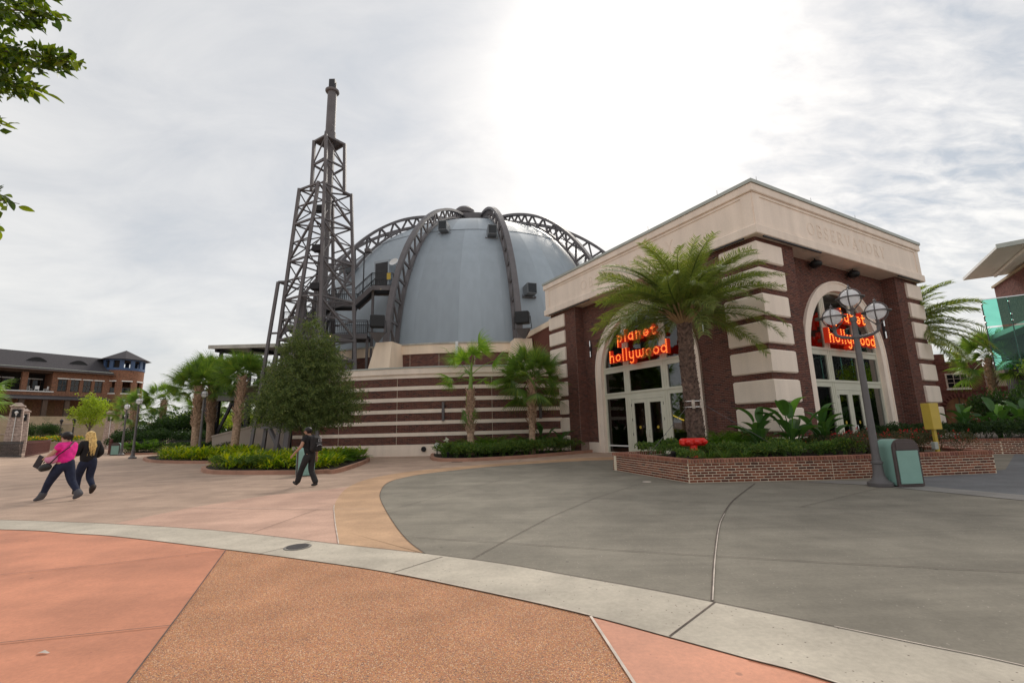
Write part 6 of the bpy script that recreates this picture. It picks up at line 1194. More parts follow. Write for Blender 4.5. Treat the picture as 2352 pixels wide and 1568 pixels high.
w2 = dict(skin='skin', shirt='black_cloth', trousers='jeans', shoe='shoe_brown', grow=0.03, sleeve=1.0, hem=-0.14, boot=0.15, cuff=0.012, handL=((0, 0, -1), (1, 0, 0)), handR=((0, 0, -1), (-1, 0, 0)),
  j={'pelvis': (0, 0, 0.95, .18, .165), 'waist': (0, .03, 1.12, .165, .155), 'chest': (0, .02, 1.31, .18, .15), 'neck': (0, .03, 1.48, .06), 'head': (0, .07, 1.61, .09, .096), 'crown': (0, .055, 1.695, .072, .078), 'nose': (0, .18, 1.60, .016),
     'shL': (-.185, .0, 1.41, .075), 'elL': (-.25, .10, 1.15, .055), 'wrL': (-.12, .30, 1.12, .034), 'shR': (.185, .0, 1.41, .075), 'elR': (.27, -.06, 1.14, .055), 'wrR': (.24, .14, 1.02, .034),
     'hipL': (-.095, .02, .86, .125), 'knL': (-.10, .18, .50, .08), 'anL': (-.10, .14, .12, .05), 'toL': (-.10, .30, .05, .035), 'hipR': (.095, -.02, .86, .125), 'knR': (.10, .04, .47, .08), 'anR': (.10, -.22, .17, .05), 'toR': (.10, -.10, .04, .035)})
W2, _ = figure('person', (-12.12, 13.35, 0), math.radians(70), 'person with long blond hair in a black jacket walking beside the one in pink', w2)
b = MB(); b.ball((0, .045, 1.655), 0.112, 16, 12, 1.0); random.seed(3)
for i in range(64):
    a = PI * random.uniform(-.06, 1.06); kk = random.uniform(.75, 1.0); x0 = 0.105 * kk * math.cos(a); y0 = 0.04 - 0.105 * kk * math.sin(a); L = 1.13 + random.uniform(-.06, .12)
    b.tube([(x0 * 0.75, y0 * 0.8 + 0.01, 1.72), (x0 * 1.0, y0, 1.62), (x0 * 1.15 + random.uniform(-.01, .01), y0 - 0.04, 1.48), (x0 * 1.1 + random.uniform(-.03, .03), y0 - 0.10, 1.34), (x0 * 0.85 + random.uniform(-.04, .04), y0 - 0.115, L)], [0.020, 0.020, 0.018, 0.014, 0.003], 5)
b.build('hair', 'hair_blond', W2, True)
b = MB(); b.bevbox(-0.004, 0.004, -0.05, 0.05, -0.07, 0.07, 0.001); b.xf(lambda v: v + Vector((-0.17, .30, 1.10))); held('lime_card', b, 'lime_tag', 'lime green card held by the person with blond hair', 'card', Vector((-12.12, 13.35, 0)), math.radians(70))
mn = dict(skin='skin_tan', cuff_at=-0.04, shirt='black_cloth', trousers='black_cloth2', shoe='shoe_black', grow=0.018, sleeve=0.6, hem=-0.09, boot=0.03, cuff=0.038, handL=((0, 1, 0), (0, 0, -1)), handR=((0, 1, 0), (0, 0, -1)),
  j={'pelvis': (0, 0, 0.93, .155, .13), 'waist': (0, .03, 1.08, .15, .12), 'chest': (0, .06, 1.28, .175, .125), 'neck': (0, .08, 1.465, .058), 'head': (-.01, .12, 1.585, .086, .094), 'crown': (-.01, .105, 1.67, .07, .076), 'nose': (-.08, .215, 1.575, .015),
     'shL': (-.19, .05, 1.40, .068), 'elL': (-.30, .06, 1.16, .05), 'wrL': (-.36, .22, .99, .032), 'shR': (.19, .05, 1.40, .068), 'elR': (.27, .0, 1.14, .05), 'wrR': (.29, .02, .88, .032),
     'hipL': (-.09, .02, .86, .105), 'knL': (-.10, .20, .49, .072), 'anL': (-.10, .34, .10, .048), 'toL': (-.10, .48, .15, .034), 'hipR': (.09, .0, .86, .105), 'knR': (.09, .03, .48, .072), 'anR': (.09, -.20, .085, .048), 'toR': (.09, -.03, .045, .034)})
MO = Vector((-6.08, 13.95, 0)); MR = math.radians(70)
MN, _ = figure('person', MO, MR, 'person in black clothes with a backpack walking past the planting bed', mn)
b = MB(); b.ball((-.01, .10, 1.62), 0.112, 16, 12, 0.98); b.v = [(x, y, z) if (z > 1.60 or y < 0.10) else (x * 0.9, y - 0.03, z + 0.03) for x, y, z in b.v]; b.build('hair', 'hair_dark', MN, True)
b = MB(); b.bevbox(-0.165, 0.165, -0.27, -0.08, 1.00, 1.46, 0.06); bp = held('backpack', b, 'black_cloth2', 'black backpack with pale printed patch on the walking person', 'backpack', MO, MR)
b = MB(); b.bevbox(-0.135, 0.135, -0.33, -0.26, 1.02, 1.26, 0.03); b.build('pocket', 'black_cloth', bp)
for sg in (-1, 1): b = MB(); b.tube([(sg*0.12, -0.10, 1.42), (sg*0.13, .05, 1.49), (sg*0.135, .21, 1.36), (sg*0.15, .16, 1.15), (sg*0.15, -0.08, 1.05)], 0.022, 6); b.build('strap', 'black_cloth2', bp)
b = MB(); b.tube([(-0.10, -0.338, 1.17), (-0.05, -0.342, 1.20), (0.05, -0.342, 1.20), (0.10, -0.338, 1.17)], 0.006, 5); b.build('zip', 'grey_print', bp)
b = MB()   # square spiral patch
for p, q in (((0.02, 1.41), (0.14, 1.41)), ((0.14, 1.41), (0.14, 1.29)), ((0.14, 1.29), (0.02, 1.29)), ((0.02, 1.29), (0.02, 1.37)), ((0.02, 1.37), (0.10, 1.37)), ((0.10, 1.37), (0.10, 1.33)), ((0.10, 1.33), (0.06, 1.33))): b.beam((p[0], -0.274, p[1]), (q[0], -0.274, q[1]), 0.012, 0.004, up=(0, 1, 0))
b.build('patch', 'grey_print', bp)

# ================================================================ VEGETATION
rnd = random.Random(11)
def uni(a, b): return rnd.uniform(a, b)
def rdir():
    while True:
        v = Vector((uni(-1, 1), uni(-1, 1), uni(-1, 1)))
        if 0.05 < v.length < 1: return v.normalized()
def leaf_quad(b, p, d, n, L, w, fold=0.15):
    """pointed leaf of two folded halves"""
    d = d.normalized(); s = d.cross(n)
    if s.length < 1e-3: s = d.cross(Vector((1, 0.3, 0.2)))
    s.normalize(); up = s.cross(d)
    m = p + d * L * 0.45; t = p + d * L - up * L * 0.08; a = m + s * w / 2 + up * w * fold; c = m - s * w / 2 + up * w * fold
    b.add([p, a, t, c], [(0, 1, 2), (0, 2, 3)])
def shrub_mesh(name, m, rx, ry, h, n, L, w, seed, lumps=7, droop=0.0, petals=None, pm=None, npet=0):
    rnd.seed(seed); b = MB(); C = [(uni(-.6, .6) * rx, uni(-.6, .6) * ry, uni(0.35, 0.75) * h, uni(0.35, 0.6)) for _ in range(lumps)]
    for i in range(n):
        cx_, cy_, cz_, k = rnd.choice(C); d = rdir(); d.z = abs(d.z) * 0.9 + d.z * 0.1
        p = Vector((cx_ + d.x * rx * k, cy_ + d.y * ry * k, max(0.03, cz_ + d.z * h * k * 0.75))) * 1.0; p += rdir() * 0.08 * h
        p.z = max(0.02, p.z); dd = (d + rdir() * 0.8 + Vector((0, 0, 0.25 - droop))); leaf_quad(b, p, dd, rdir(), L * uni(.7, 1.2), w * uni(.7, 1.2))
    for k in range(5):   # a few stems
        b.tube([(uni(-.1, .1), uni(-.1, .1), 0), (uni(-.5, .5) * rx, uni(-.5, .5) * ry, h * 0.6)], [0.012, 0.005], 4)
    me = b.mesh(name, m, rnd=True)
    if npet:
        pb = MB()
        for i in range(npet):
            cx_, cy_, cz_, k = rnd.choice(C); d = rdir(); d.z = abs(d.z); p = Vector((cx_ + d.x * rx * k, cy_ + d.y * ry * k, cz_ + d.z * h * k * 0.85 + 0.05))
            for q in range(5): leaf_quad(pb, p, rdir() + Vector((0, 0, .5)), rdir(), petals, petals * 0.8)
        return me, pb.mesh('flowers', pm, rnd=True)
    return me, None
def blade(b, p, az, el, L, w, droop, n=4, tip=0.15):
    """arching strap leaf"""
    pts = []; q = Vector(p); e_ = el
    for i in range(n + 1):
        pts.append(q.copy()); q = q + Vector((math.cos(az) * math.cos(e_), math.sin(az) * math.cos(e_), math.sin(e_))) * (L / n); e_ -= droop / n
    s = Vector((-math.sin(az), math.cos(az), 0)); Lf, Rt = [], []
    for i, v in enumerate(pts):
        f = i / n; ww = w * (0.45 + 1.1 * f if f < 0.5 else max(tip, 1.0 - (f - 0.5) * 1.9)) / 2; Lf.append(v + s * ww); Rt.append(v - s * ww)
    b.ribbon(Lf, Rt)
def ginger_mesh(seed, r=0.42, h=0.62, n=95):
    rnd.seed(seed); b = MB()
    for i in range(n):
        a = uni(0, 2*PI); rr = r * math.sqrt(uni(0, 1)) * 0.8; p = Vector((rr * math.cos(a), rr * math.sin(a), h * uni(0.1, 0.72) * (1 - 0.3 * rr / r)))
        blade(b, p, a + uni(-.9, .9), uni(0.15, 1.15), uni(.26, .42), uni(.055, .085), uni(.5, 1.3), 3)
    return b.mesh('foliage', 'leaf_ginger', rnd=True)
def grass_mesh(seed, r=0.28, h=0.38, n=150, m='leaf_fern'):
    rnd.seed(seed); b = MB()
    for i in range(n): a = uni(0, 2*PI); rr = r * 0.5 * uni(0, 1); blade(b, (rr*math.cos(a), rr*math.sin(a), 0), a + uni(-.5, .5), uni(.7, 1.45), h * uni(.8, 1.4), 0.014, uni(1.0, 2.2), 4)
    return b.mesh('foliage', m, rnd=True)
def fern_mesh(seed, nf=16, L=0.75, m='leaf_fern'):
    rnd.seed(seed); b = MB()
    for i in range(nf):
        az = uni(0, 2*PI); e_ = uni(.5, 1.3); q = Vector((0, 0, 0.02)); LL = L * uni(.7, 1.15); n = 13
        for k in range(n):
            d = Vector((math.cos(az)*math.cos(e_), math.sin(az)*math.cos(e_), math.sin(e_))); q = q + d * LL / n; e_ -= uni(.04, .09); s = Vector((-math.sin(az), math.cos(az), 0)); ll = LL * 0.26 * math.sin(PI * (k + 1.2) / (n + 1.5)) + 0.03
            for sg in (-1, 1): leaf_quad(b, q, s * sg + d * 0.6 + Vector((0, 0, -.1)), Vector((0, 0, 1)), ll, 0.035)
    return b.mesh('foliage', m, rnd=True)
def thing_of(name, me, loc, label, cat, group, rz=None, sc=1.0, extra=None, part='foliage'):
    o = empty(name, loc, uni(0, 6.28) if rz is None else rz, label, cat, group); place(me, part, o, scale=sc)
    if extra: place(extra, 'flowers', o, scale=sc)
    return o
V_shrub = [shrub_mesh('foliage', 'leaf_shrub', .42, .42, .50, 620, .075, .04, s)[0] for s in (1, 2, 3)]
V_dark = [shrub_mesh('foliage', 'leaf_dark', .5, .5, .7, 620, .10, .05, s)[0] for s in (4, 5)]
V_rose = [shrub_mesh('foliage', 'leaf_rose', .45, .45, .70, 520, .06, .032, s, petals=.035, pm='petal_red', npet=14) for s in (6, 7)]
V_ginger = [ginger_mesh(s) for s in (8, 9, 10)]; V_grass = [grass_mesh(s, m='leaf_shrub') for s in (12, 13)]; V_fern = [fern_mesh(s) for s in (14, 15, 16)]
V_big = [shrub_mesh('foliage', 'leaf_dark', 1.1, 1.1, 1.9, 2600, .15, .075, s, lumps=14)[0] for s in (17, 18)]
V_lime = [shrub_mesh('foliage', 'leaf_lime', .8, .8, .9, 900, .11, .05, s)[0] for s in (19,)]

# --- left bed: gingers, clipped shrubs
def inside(x, y, poly):
    c_ = False; n = len(poly)
    for i in range(n):
        (x0, y0), (x1, y1) = poly[i], poly[i-1]
        if (y0 > y) != (y1 > y) and x < (x1 - x0) * (y - y0) / (y1 - y0) + x0: c_ = not c_
    return c_
bedA = [(-8.6, 26.3), (-7.8, 23.6), (-7.3, 18.8), (-8.1, 18.4), (-11.0, 19.0), (-12.4, 19.8), (-13.8, 21.7), (-14.0, 23.4), (-13.4, 25.3)]
rnd.seed(50); cnt = 0
def scatter(poly, step, jit):
    xs = [p[0] for p in poly]; ys = [p[1] for p in poly]; res = []; y = min(ys)
    while y < max(ys):
        x = min(xs) + uni(0, step)
        while x < max(xs):
            q = (x + uni(-jit, jit), y + uni(-jit, jit))
            if inside(*q, poly): res.append(q)
            x += step
        y += step
    return res
for x, y in scatter(bedA, 0.62, 0.16):
    fz = y < 21.2 and x < -9.0
    if (x + 10.1)**2 + (y - 22.5)**2 < 0.2 or (x + 7.75)**2 + (y - 17.55)**2 < 0.75: continue
    if x < -10.3 and y < 20.6 + (x + 13) * -.25 and uni(0, 1) < .85: thing_of('clipped_shrub', rnd.choice(V_shrub), (x, y, .11), 'low dark green shrub at the left front of the elm bed', 'shrub', 'dark shrubs in the elm bed', sc=uni(.8, 1.1))
    elif x > -8.3 and y > 20.4: thing_of('leafy_shrub', rnd.choice(V_fern), (x, y, .11), 'feathery green plant at the right end of the elm bed', 'plant', 'feathery plants at the right end of the elm bed', sc=uni(.9, 1.15))
    else: thing_of('ginger_plant', rnd.choice(V_ginger), (x, y, .11), 'yellow-green variegated ginger plant in the elm bed', 'plant', 'variegated gingers in the elm bed', sc=uni(.9, 1.25))
bedB = [(-24.9, 33.2), (-23.2, 30.6), (-21.5, 28.8), (-19.6, 27.5), (-17.6, 26.5), (-16.0, 26.3), (-15.2, 28), (-17.5, 31.5), (-22.5, 34.5)]
for x, y in scatter(bedB, 0.85, 0.22):
    if (x + 20.2)**2 + (y - 30)**2 < .3: continue
    if x < -22.2: thing_of('clipped_shrub', rnd.choice(V_shrub), (x, y, .11), 'low green shrub at the left tip of the lamp bed', 'shrub', 'shrubs at the tip of the lamp bed', sc=uni(.9, 1.3))
    elif y < 31.0: thing_of('ginger_plant', rnd.choice(V_ginger), (x, y, .11), 'yellow-green ginger plant round the foot of the bed lamp', 'plant', 'variegated gingers in the lamp bed', sc=uni(1.2, 1.5))
    else: thing_of('dark_shrub', rnd.choice(V_dark), (x, y, .11), 'dark leafy shrub at the foot of the two palms', 'shrub', 'dark shrubs round the palms', sc=uni(1., 1.4))
# --- bed by the striped wall
rnd.seed(60)
for x, y in scatter([(-4.3, 26.6), (-3.9, 24.4), (-3.3, 23.1), (-1.9, 22.9), (.5, 23.9), (3.0, 26.0), (3.8, 26.6), (2.0, 27.3), (-3.8, 27.1)], 0.60, 0.14):
    front = y < 24.3 + max(0, (x + 1.8)) * 0.55
    if (x + 2.36)**2 + (y - 25.3)**2 < .12 or (x - .95)**2 + (y - 25.6)**2 < .12 or (x + 4.35)**2 + (y - 26.3)**2 < .2: continue
    if front: thing_of('clipped_shrub', rnd.choice(V_shrub), (x, y, .11), 'low green shrub along the front of the striped-wall bed', 'shrub', 'front shrubs of the striped-wall bed', sc=uni(1.0, 1.45))
    elif uni(0, 1) < .55: thing_of('fern_plant', rnd.choice(V_fern), (x, y, .11), 'feathery bright green plant behind the striped-wall shrubs', 'plant', 'feathery plants of the striped-wall bed', sc=uni(1.3, 1.75))
for x, y, s_ in ((-3.55, 24.3, 1.1),):
    o = thing_of('lily_plant', grass_mesh(77, .4, .55, 70, 'leaf_fern'), (x, y, .11), 'strap-leaved plant with one white flower at the striped-wall bed tip', 'plant', None, sc=s_); b = MB(); b.tube([(0, 0, 0), (.05, 0, .85)], .012, 5)
    b.build('stalk', 'petiole_green', o); b = MB(); [leaf_quad(b, Vector((.05, 0, .85)), rdir() + Vector((0, 0, .3)), rdir(), .16, .06) for _ in range(26)]; b.build('flower', 'petal_white', o, rnd=True)
# --- main planter
rnd.seed(70); mp_ = [(4.0, 16.2), (4.95, 12.95), (8.3, 12.85), (12.7, 13.25), (13.1, 14.6), (12.3, 17.3), (9.9, 16.3), (8.6, 18.0), (6.6, 17.4), (5.2, 16.4)]
ZN = lambda x, y: 'at its left end' if x < 5.2 else 'behind the red connection' if y > 15.0 and x < 7.6 else 'along its front edge' if y < 13.6 else 'in its middle rows' if x < 9 else 'before the right arch'
for x, y in scatter(mp_, 0.55, 0.12):
    if (x - 6.25)**2 + (y - 16.2)**2 < .22 or abs(x - 5.55) < .8 and 13.9 < y < 15.1 or (x - 11.95)**2 + (y - 13.35)**2 < .10: continue
    if 5.0 < x < 6.9 and y < 14.0: thing_of('grass_clump', rnd.choice(V_grass), (x, y, .47), 'dark arching grass clump at the planter corner before the red connection', 'grass', 'grass clumps in the brick planter', sc=uni(.95, 1.25))
    elif x > 9.4 and y < 15.4:
        v = rnd.choice(V_rose); thing_of('rose_bush', v[0], (x, y, .47), 'sprawling rose bush with small red blooms in the brick planter', 'rose bush', 'red rose bushes in the brick planter', sc=uni(.8, 1.05), extra=v[1])
    elif y > 15.2 and 6.6 < x < 8.6 and uni(0, 1) < .5: thing_of('fern_plant', rnd.choice(V_fern), (x, y, .47), 'dark feathery plant behind the date palm against the brick', 'plant', 'feathery plants behind the date palm', sc=uni(1.0, 1.4))
    elif x < 5.0 and y > 15.2 and uni(0, 1) < .4: continue
    else: thing_of('clipped_shrub', rnd.choice(V_shrub), (x, y, .47), 'low leafy green shrub of the corner planter, ' + ZN(x, y), 'shrub', 'low shrubs of the corner planter ' + ZN(x, y), sc=uni(.58, 1.02))
# --- right planter
rnd.seed(80)
for x, y in scatter([(15.2, 21.6), (15.2, 20.7), (19.4, 19.3), (24.4, 17.3), (27.5, 15.5), (29, 19), (24, 22), (19, 23)], 0.95, 0.2):
    v = rnd.choice(V_rose)
    if y < 20.6 - (x - 15) * .30: thing_of('rose_bush', v[0], (x, y, .47), 'rose bush with red blooms along the far right planter', 'rose bush', 'rose bushes in the far right planter', sc=uni(1., 1.3), extra=v[1])
    else: thing_of('dark_shrub', rnd.choice(V_dark), (x, y, .47), 'dark leafy shrub filling the far right planter', 'shrub', 'dark shrubs in the far right planter', sc=uni(.8, 1.1))
for x, y, s_ in ((24.6, 23.6, 1.15), (26.4, 23.0, 1.25), (28.4, 24.5, 1.5), (30.5, 22, 1.4)): thing_of('tall_shrub', rnd.choice(V_big), (x, y, .3), 'tall dark leafy shrub mass under the green glass balcony', 'shrub', 'tall shrubs below the glass balcony', sc=s_)

# --- paddle-leaved plants (bird of paradise): every leaf its own part
def paddle_mesh(L, w, stem, m, seed):
    rnd.seed(seed); b = MB(); b.tube([(0, 0, 0), (stem * .12, 0, stem * .55), (stem * .30, 0, stem)], [0.022, 0.016, 0.012], 5); n = 9
    base = Vector((stem * .30, 0, stem)); e_ = 1.15; q = base.copy(); Lf, Rt, Md = [], [], []
    for i in range(n + 1):
        f = i / n; ww = w / 2 * math.sin(PI * min(1, (0.06 + f * 0.94)) ** 0.85) ** 0.7 if i < n else 0.005
        Md.append(q.copy()); up = Vector((-math.sin(e_), 0, math.cos(e_))) * ww * 0.45; Lf.append(q + Vector((0, ww, 0)) + up); Rt.append(q - Vector((0, ww, 0)) + up); q = q + Vector((math.cos(e_), 0, math.sin(e_))) * L / n; e_ -= 0.13
    b.ribbon(Lf, Md); b.ribbon(Md, Rt); return b.mesh('leaf', m, rnd=True)
V_pad = [paddle_mesh(.75, .34, .85, 'leaf_paddle', 1), paddle_mesh(.65, .30, .6, 'leaf_paddle', 2), paddle_mesh(.85, .30, 1.1, 'leaf_paddle', 3)]; V_padl = [paddle_mesh(.8, .30, 1.0, 'leaf_paddle_light', 4)]
def paddle_plant(loc, n, s_, label, light=0, seed=1, group=None):
    rnd.seed(seed); o = empty('bird_of_paradise', loc, 0, label, 'plant', group)
    for i in range(n): place(rnd.choice(V_padl) if i < light else rnd.choice(V_pad), 'leaf', o, loc=(uni(-.08, .08), uni(-.08, .08), 0), rot=(0, uni(-.25, .35), 2*PI*i/n + uni(-.4, .4)), scale=s_ * uni(.8, 1.1))
paddle_plant((8.0, 15.3, .47), 15, .92, 'paddle-leaved plant nearest the date palm in the brick planter', 0, 1); paddle_plant((8.95, 15.1, .47), 14, 1.1, 'tallest paddle-leaved plant before the corner quoins', 1, 2); paddle_plant((10.0, 15.2, .47), 15, .88, 'paddle-leaved plant right of the corner quoins', 0, 3)
paddle_plant((1.5, 26.6, .11), 9, 1.0, 'dark paddle-leaved plant behind the right palm of the striped-wall bed', 0, 4); paddle_plant((2.6, 26.5, .11), 7, .8, 'paddle-leaved plant at the foot of the pavilion quoins', 0, 5)
paddle_plant((20.2, 20.9, .47), 9, .95, 'broad-leaved plant with a pale upright leaf before the arched doors', 1, 6); paddle_plant((21.4, 20.7, .47), 9, 1.1, 'broad-leaved plant right of the arched doors', 2, 7); paddle_plant((23.2, 21.2, .47), 11, 1.2, 'dark broad-leaved plant at the right picture edge', 0, 8)

# --- palms: every frond its own part
def fan_frond(seed, pet=1.1, R=0.95, n=34, m='leaf_fan', droop=0.9):
    rnd.seed(seed); b = MB(); q = Vector((0, 0, 0)); e_ = 0.0; pts = [q.copy()]
    for i in range(5): q = q + Vector((math.cos(e_), 0, math.sin(e_))) * pet / 5; e_ -= 0.10; pts.append(q.copy())
    b.tube(pts, [0.022, 0.018, 0.014, 0.012, 0.011, 0.010], 4); hub = pts[-1]
    for i in range(n):
        a = (i / (n - 1) - 0.5) * 2 * math.radians(125); L = R * (1.0 - 0.28 * abs(a) / 2.2) * uni(.9, 1.08); d0 = Vector((math.cos(a), math.sin(a), 0.14)).normalized(); side = Vector((-math.sin(a), math.cos(a), 0)); p = hub.copy(); el = -0.15 + 0.25 * math.cos(a * 2); w = 0.05; Lf, Rt = [], []; nn = 5
        for k in range(nn + 1):
            f = k / nn; ww = w * (0.35 + 1.6 * f if f < .4 else 1.0 - (f - .4) * 1.6) / 2; ww = max(.002, ww); Lf.append(p + side * ww + Vector((0, 0, ww * .6))); Rt.append(p - side * ww)
            dv = Vector((math.cos(a) * math.cos(el), math.sin(a) * math.cos(el), math.sin(el))); p = p + dv * L / nn; el -= (droop * (0.3 + f * 1.5) / nn) * uni(.7, 1.4)
        b.ribbon(Lf, Rt)
    return b.mesh('frond', m, rnd=True)
def feather_frond(seed, L=3.3, n=100, m='leaf_date', arch=1.15, ll=0.46, lw=0.007):
    rnd.seed(seed); b = MB(); q = Vector((0, 0, 0)); e_ = 0.0; pts = [q.copy()]; seg = 14; ds = []
    sw = uni(-.5, .5); ang = 0.0
    for i in range(seg): ang += sw / seg; d = Vector((math.cos(e_) * math.cos(ang), math.cos(e_) * math.sin(ang), math.sin(e_))); ds.append(d); q = q + d * L / seg; e_ -= arch / seg * (0.35 + 1.3 * i / seg); pts.append(q.copy())
    b.tube(pts, [0.035 - 0.031 * i / seg for i in range(seg + 1)], 5)
    for i in range(n):
        f = 0.16 + 0.84 * i / (n - 1); k = min(seg - 1, int(f * seg)); p = pts[k].lerp(pts[k+1], f * seg - k); d = ds[k]; up = Vector((-d.z, 0, max(.05, d.x))).normalized(); le = ll * (0.45 + 0.55 * math.sin(PI * min(1, .12 + f * .85))) * uni(.85, 1.1)
        for sg in (-1, 1):
            dv = (d * uni(.5, .85) + Vector((0, sg, 0)) * uni(.8, 1.05) + up * uni(.0, .55)).normalized(); m1 = p + dv * le * .5; t = p + dv * le + Vector((0, 0, -le * uni(.15, .5))); s = dv.cross(up).normalized() * lw
            b.add([p - s, p + s, m1 + s * 1.5, m1 - s * 1.5, t], [(0, 1, 2, 3), (3, 2, 4)])
    return b.mesh('frond', m, rnd=True)
def boots_trunk(root, pts, r0, r1, m, bz0, boot_len=.34, nrow=16, per=7, tilt=.55, seed=1, boot_m=None, bw=.085):
    rnd.seed(seed); b = MB(); b.tube(pts, [r0 + (r1 - r0) * i / (len(pts)-1) for i in range(len(pts))], 14); tr = b.build('trunk', m, root, True); b = MB(); top = Vector(pts[-1]); H = top.z
    P = [Vector(p) for p in pts]
    def at(z):
        for a, c in zip(P, P[1:]):
            if a.z <= z <= c.z: return a.lerp(c, (z - a.z) / max(1e-6, c.z - a.z))
        return P[-1]
    for j in range(nrow):
        z = bz0 + (H - bz0) * j / nrow; c = at(z); rr = r0 + (r1 - r0) * z / H
        for k in range(per):
            a = 2 * PI * (k + (0.5 if j % 2 else 0)) / per + uni(-.12, .12); d = Vector((math.cos(a), math.sin(a), 0)); s = Vector((-math.sin(a), math.cos(a), 0)); tl = tilt * uni(.6, 1.3); ax = (d * tl + Vector((0, 0, 1)) + s * uni(-.35, .35)).normalized(); p = c + d * (rr - .02); w = bw * uni(.8, 1.2); q = p + ax * boot_len * uni(.75, 1.15)
            n = d * .035; b.add([p - s*w, p + s*w, p + s*w*.9 + n, p - s*w*.9 + n, q - s*w*.38, q + s*w*.38, q + s*w*.3 + n*.5, q - s*w*.3 + n*.5], MB.BF)
    b.build('leaf_bases', boot_m or m, root, rnd=True); return tr
def crown(root, top, meshes, n, el0, el1, sc, seed, jitter=.25, skirt=0, skirt_m=None):
    rnd.seed(seed)
    for i in range(n):
        f = (i + .5) / n; az = i * 2.399963 + uni(-jitter, jitter); el = el0 + (el1 - el0) * f ** 0.8 + uni(-.12, .12)
        M = Matrix.Translation(top) @ Matrix.Rotation(az, 4, 'Z') @ Matrix.Rotation(-el, 4, 'Y') @ Matrix.Rotation(uni(-.5, .5), 4, 'X') @ Matrix.Scale(sc * uni(.85, 1.1) * (1 - .18 * f), 4)
        place(rnd.choice(meshes), 'frond', root, mtx=M)
FAN = [fan_frond(s) for s in (1, 2, 3, 4)]; FANL = [fan_frond(s, 1.2, .95, 34, 'leaf_fan_light', 1.2) for s in (5, 6)]
def sabal(loc, H, n, sc, label, seed, r=.20, lean=(0, 0), bz=None, meshes=None, group=None, el=(-.75, 1.35)):
    o = empty('cabbage_palm', loc, 0, label, 'palm', group); pts = [(0, 0, 0), (lean[0]*.3, lean[1]*.3, H*.35), (lean[0]*.65, lean[1]*.65, H*.7), (lean[0], lean[1], H)]
    boots_trunk(o, pts, r * 1.0, r * .8, 'palm_trunk', H * .42 if bz is None else bz, nrow=int(H * 3), seed=seed); crown(o, Vector((lean[0], lean[1], H)), meshes or FAN, n, el[0], el[1], sc, seed)
    return o
sabal((-21.5, 31.5, .1), 4.75, 40, 1.3, 'cabbage palm leftmost of the pair behind the bed lamp', 21, .27, (-.15, 0), el=(-.3, 1.4)); sabal((-21.6, 33.2, .1), 5.35, 38, 1.35, 'cabbage palm rear one of the pair behind the bed lamp', 22, .27, (-.3, 0), el=(-.3, 1.4)); sabal((-17.75, 29.6, .1), 5.1, 42, 1.2, 'cabbage palm standing before the dark bar deck', 23, .24, (.25, 0), el=(-.3, 1.4))
sabal((.95, 25.6, .11), 4.1, 48, 1.3, 'full-crowned cabbage palm at the right of the striped wall', 24, .19, (.1, 0), 1.6)
# slim palm with few fronds
o = empty('young_palm', (-2.36, 25.3, .11), 0, 'slim young palm with few bright fronds before the striped wall', 'palm'); boots_trunk(o, [(0, 0, 0), (-.02, 0, 1.6), (0, 0, 3.5)], .22, .13, 'palm_trunk', 1.2, nrow=13, seed=31)
b = MB(); b.tube([(0, 0, 3.4), (.03, 0, 4.3), (.08, 0, 5.0)], [.13, .09, .04], 8); b.build('crown_shaft', 'petiole_green', o, True)
for az, el, sc_, tz in ((.4, 1.45, 1.25, 4.6), (2.9, .95, 1.2, 4.3), (.1, .75, 1.3, 4.3), (3.4, .35, 1.0, 4.0), (-.8, .25, .9, 3.9), (1.9, .5, 1.0, 4.2), (4.4, .9, 1.1, 4.2), (5.0, 1.2, 1.0, 4.4), (.9, 1.2, 1.3, 4.5), (3.0, .1, 1.0, 4.0), (.2, .2, 1.1, 4.0), (2.3, 1.1, 1.2, 4.4)): place(rnd.choice(FANL), 'frond', o, mtx=Matrix.Translation((0.03, 0, tz)) @ Matrix.Rotation(az, 4, 'Z') @ Matrix.Rotation(-el, 4, 'Y') @ Matrix.Scale(sc_, 4))
place(FAN[0], 'dead_frond', o, mtx=Matrix.Translation((-.2, -.22, 3.3)) @ Matrix.Rotation(-1.9, 4, 'Z') @ Matrix.Rotation(1.45, 4, 'Y') @ Matrix.Scale(1.0, 4))
# big date palm
DPm = [feather_frond(s) for s in (1, 2, 3, 4, 5, 21, 22, 23)]; DPw = [feather_frond(s, 3.3, 90, 'leaf_date', 1.2, .48, .011) for s in (8, 9)]; DPs = [feather_frond(s, 2.3, 50, 'leaf_date', .9, .36) for s in (6, 7)]
DP = empty('date_palm', (6.3, 16.2, .47), 0, 'large date palm with feathery crown in the brick planter', 'palm'); boots_trunk(DP, [(0, 0, 0), (-.03, 0, 1.6), (-.08, 0, 3.2), (-.06, 0, 4.8)], .27, .215, 'date_trunk', .03, .135, 52, 11, .5, 41, bw=.07)
rnd.seed(42); NF = 88
for i in range(NF):
    f = i / NF; az = i * 2.399963 + uni(-.2, .2); el = .02 + 1.40 * f ** 0.8 + uni(-.12, .12); me = rnd.choice(DPm) if f < .68 else rnd.choice(DPs)
    place(me, 'frond', DP, mtx=Matrix.Translation((-.06 + .16*math.cos(az), .16*math.sin(az), 4.8 + .4*f)) @ Matrix.Rotation(az, 4, 'Z') @ Matrix.Rotation(-el, 4, 'Y') @ Matrix.Rotation(uni(-.6, .6), 4, 'X') @ Matrix.Scale(uni(.92, 1.12), 4))
b = MB()
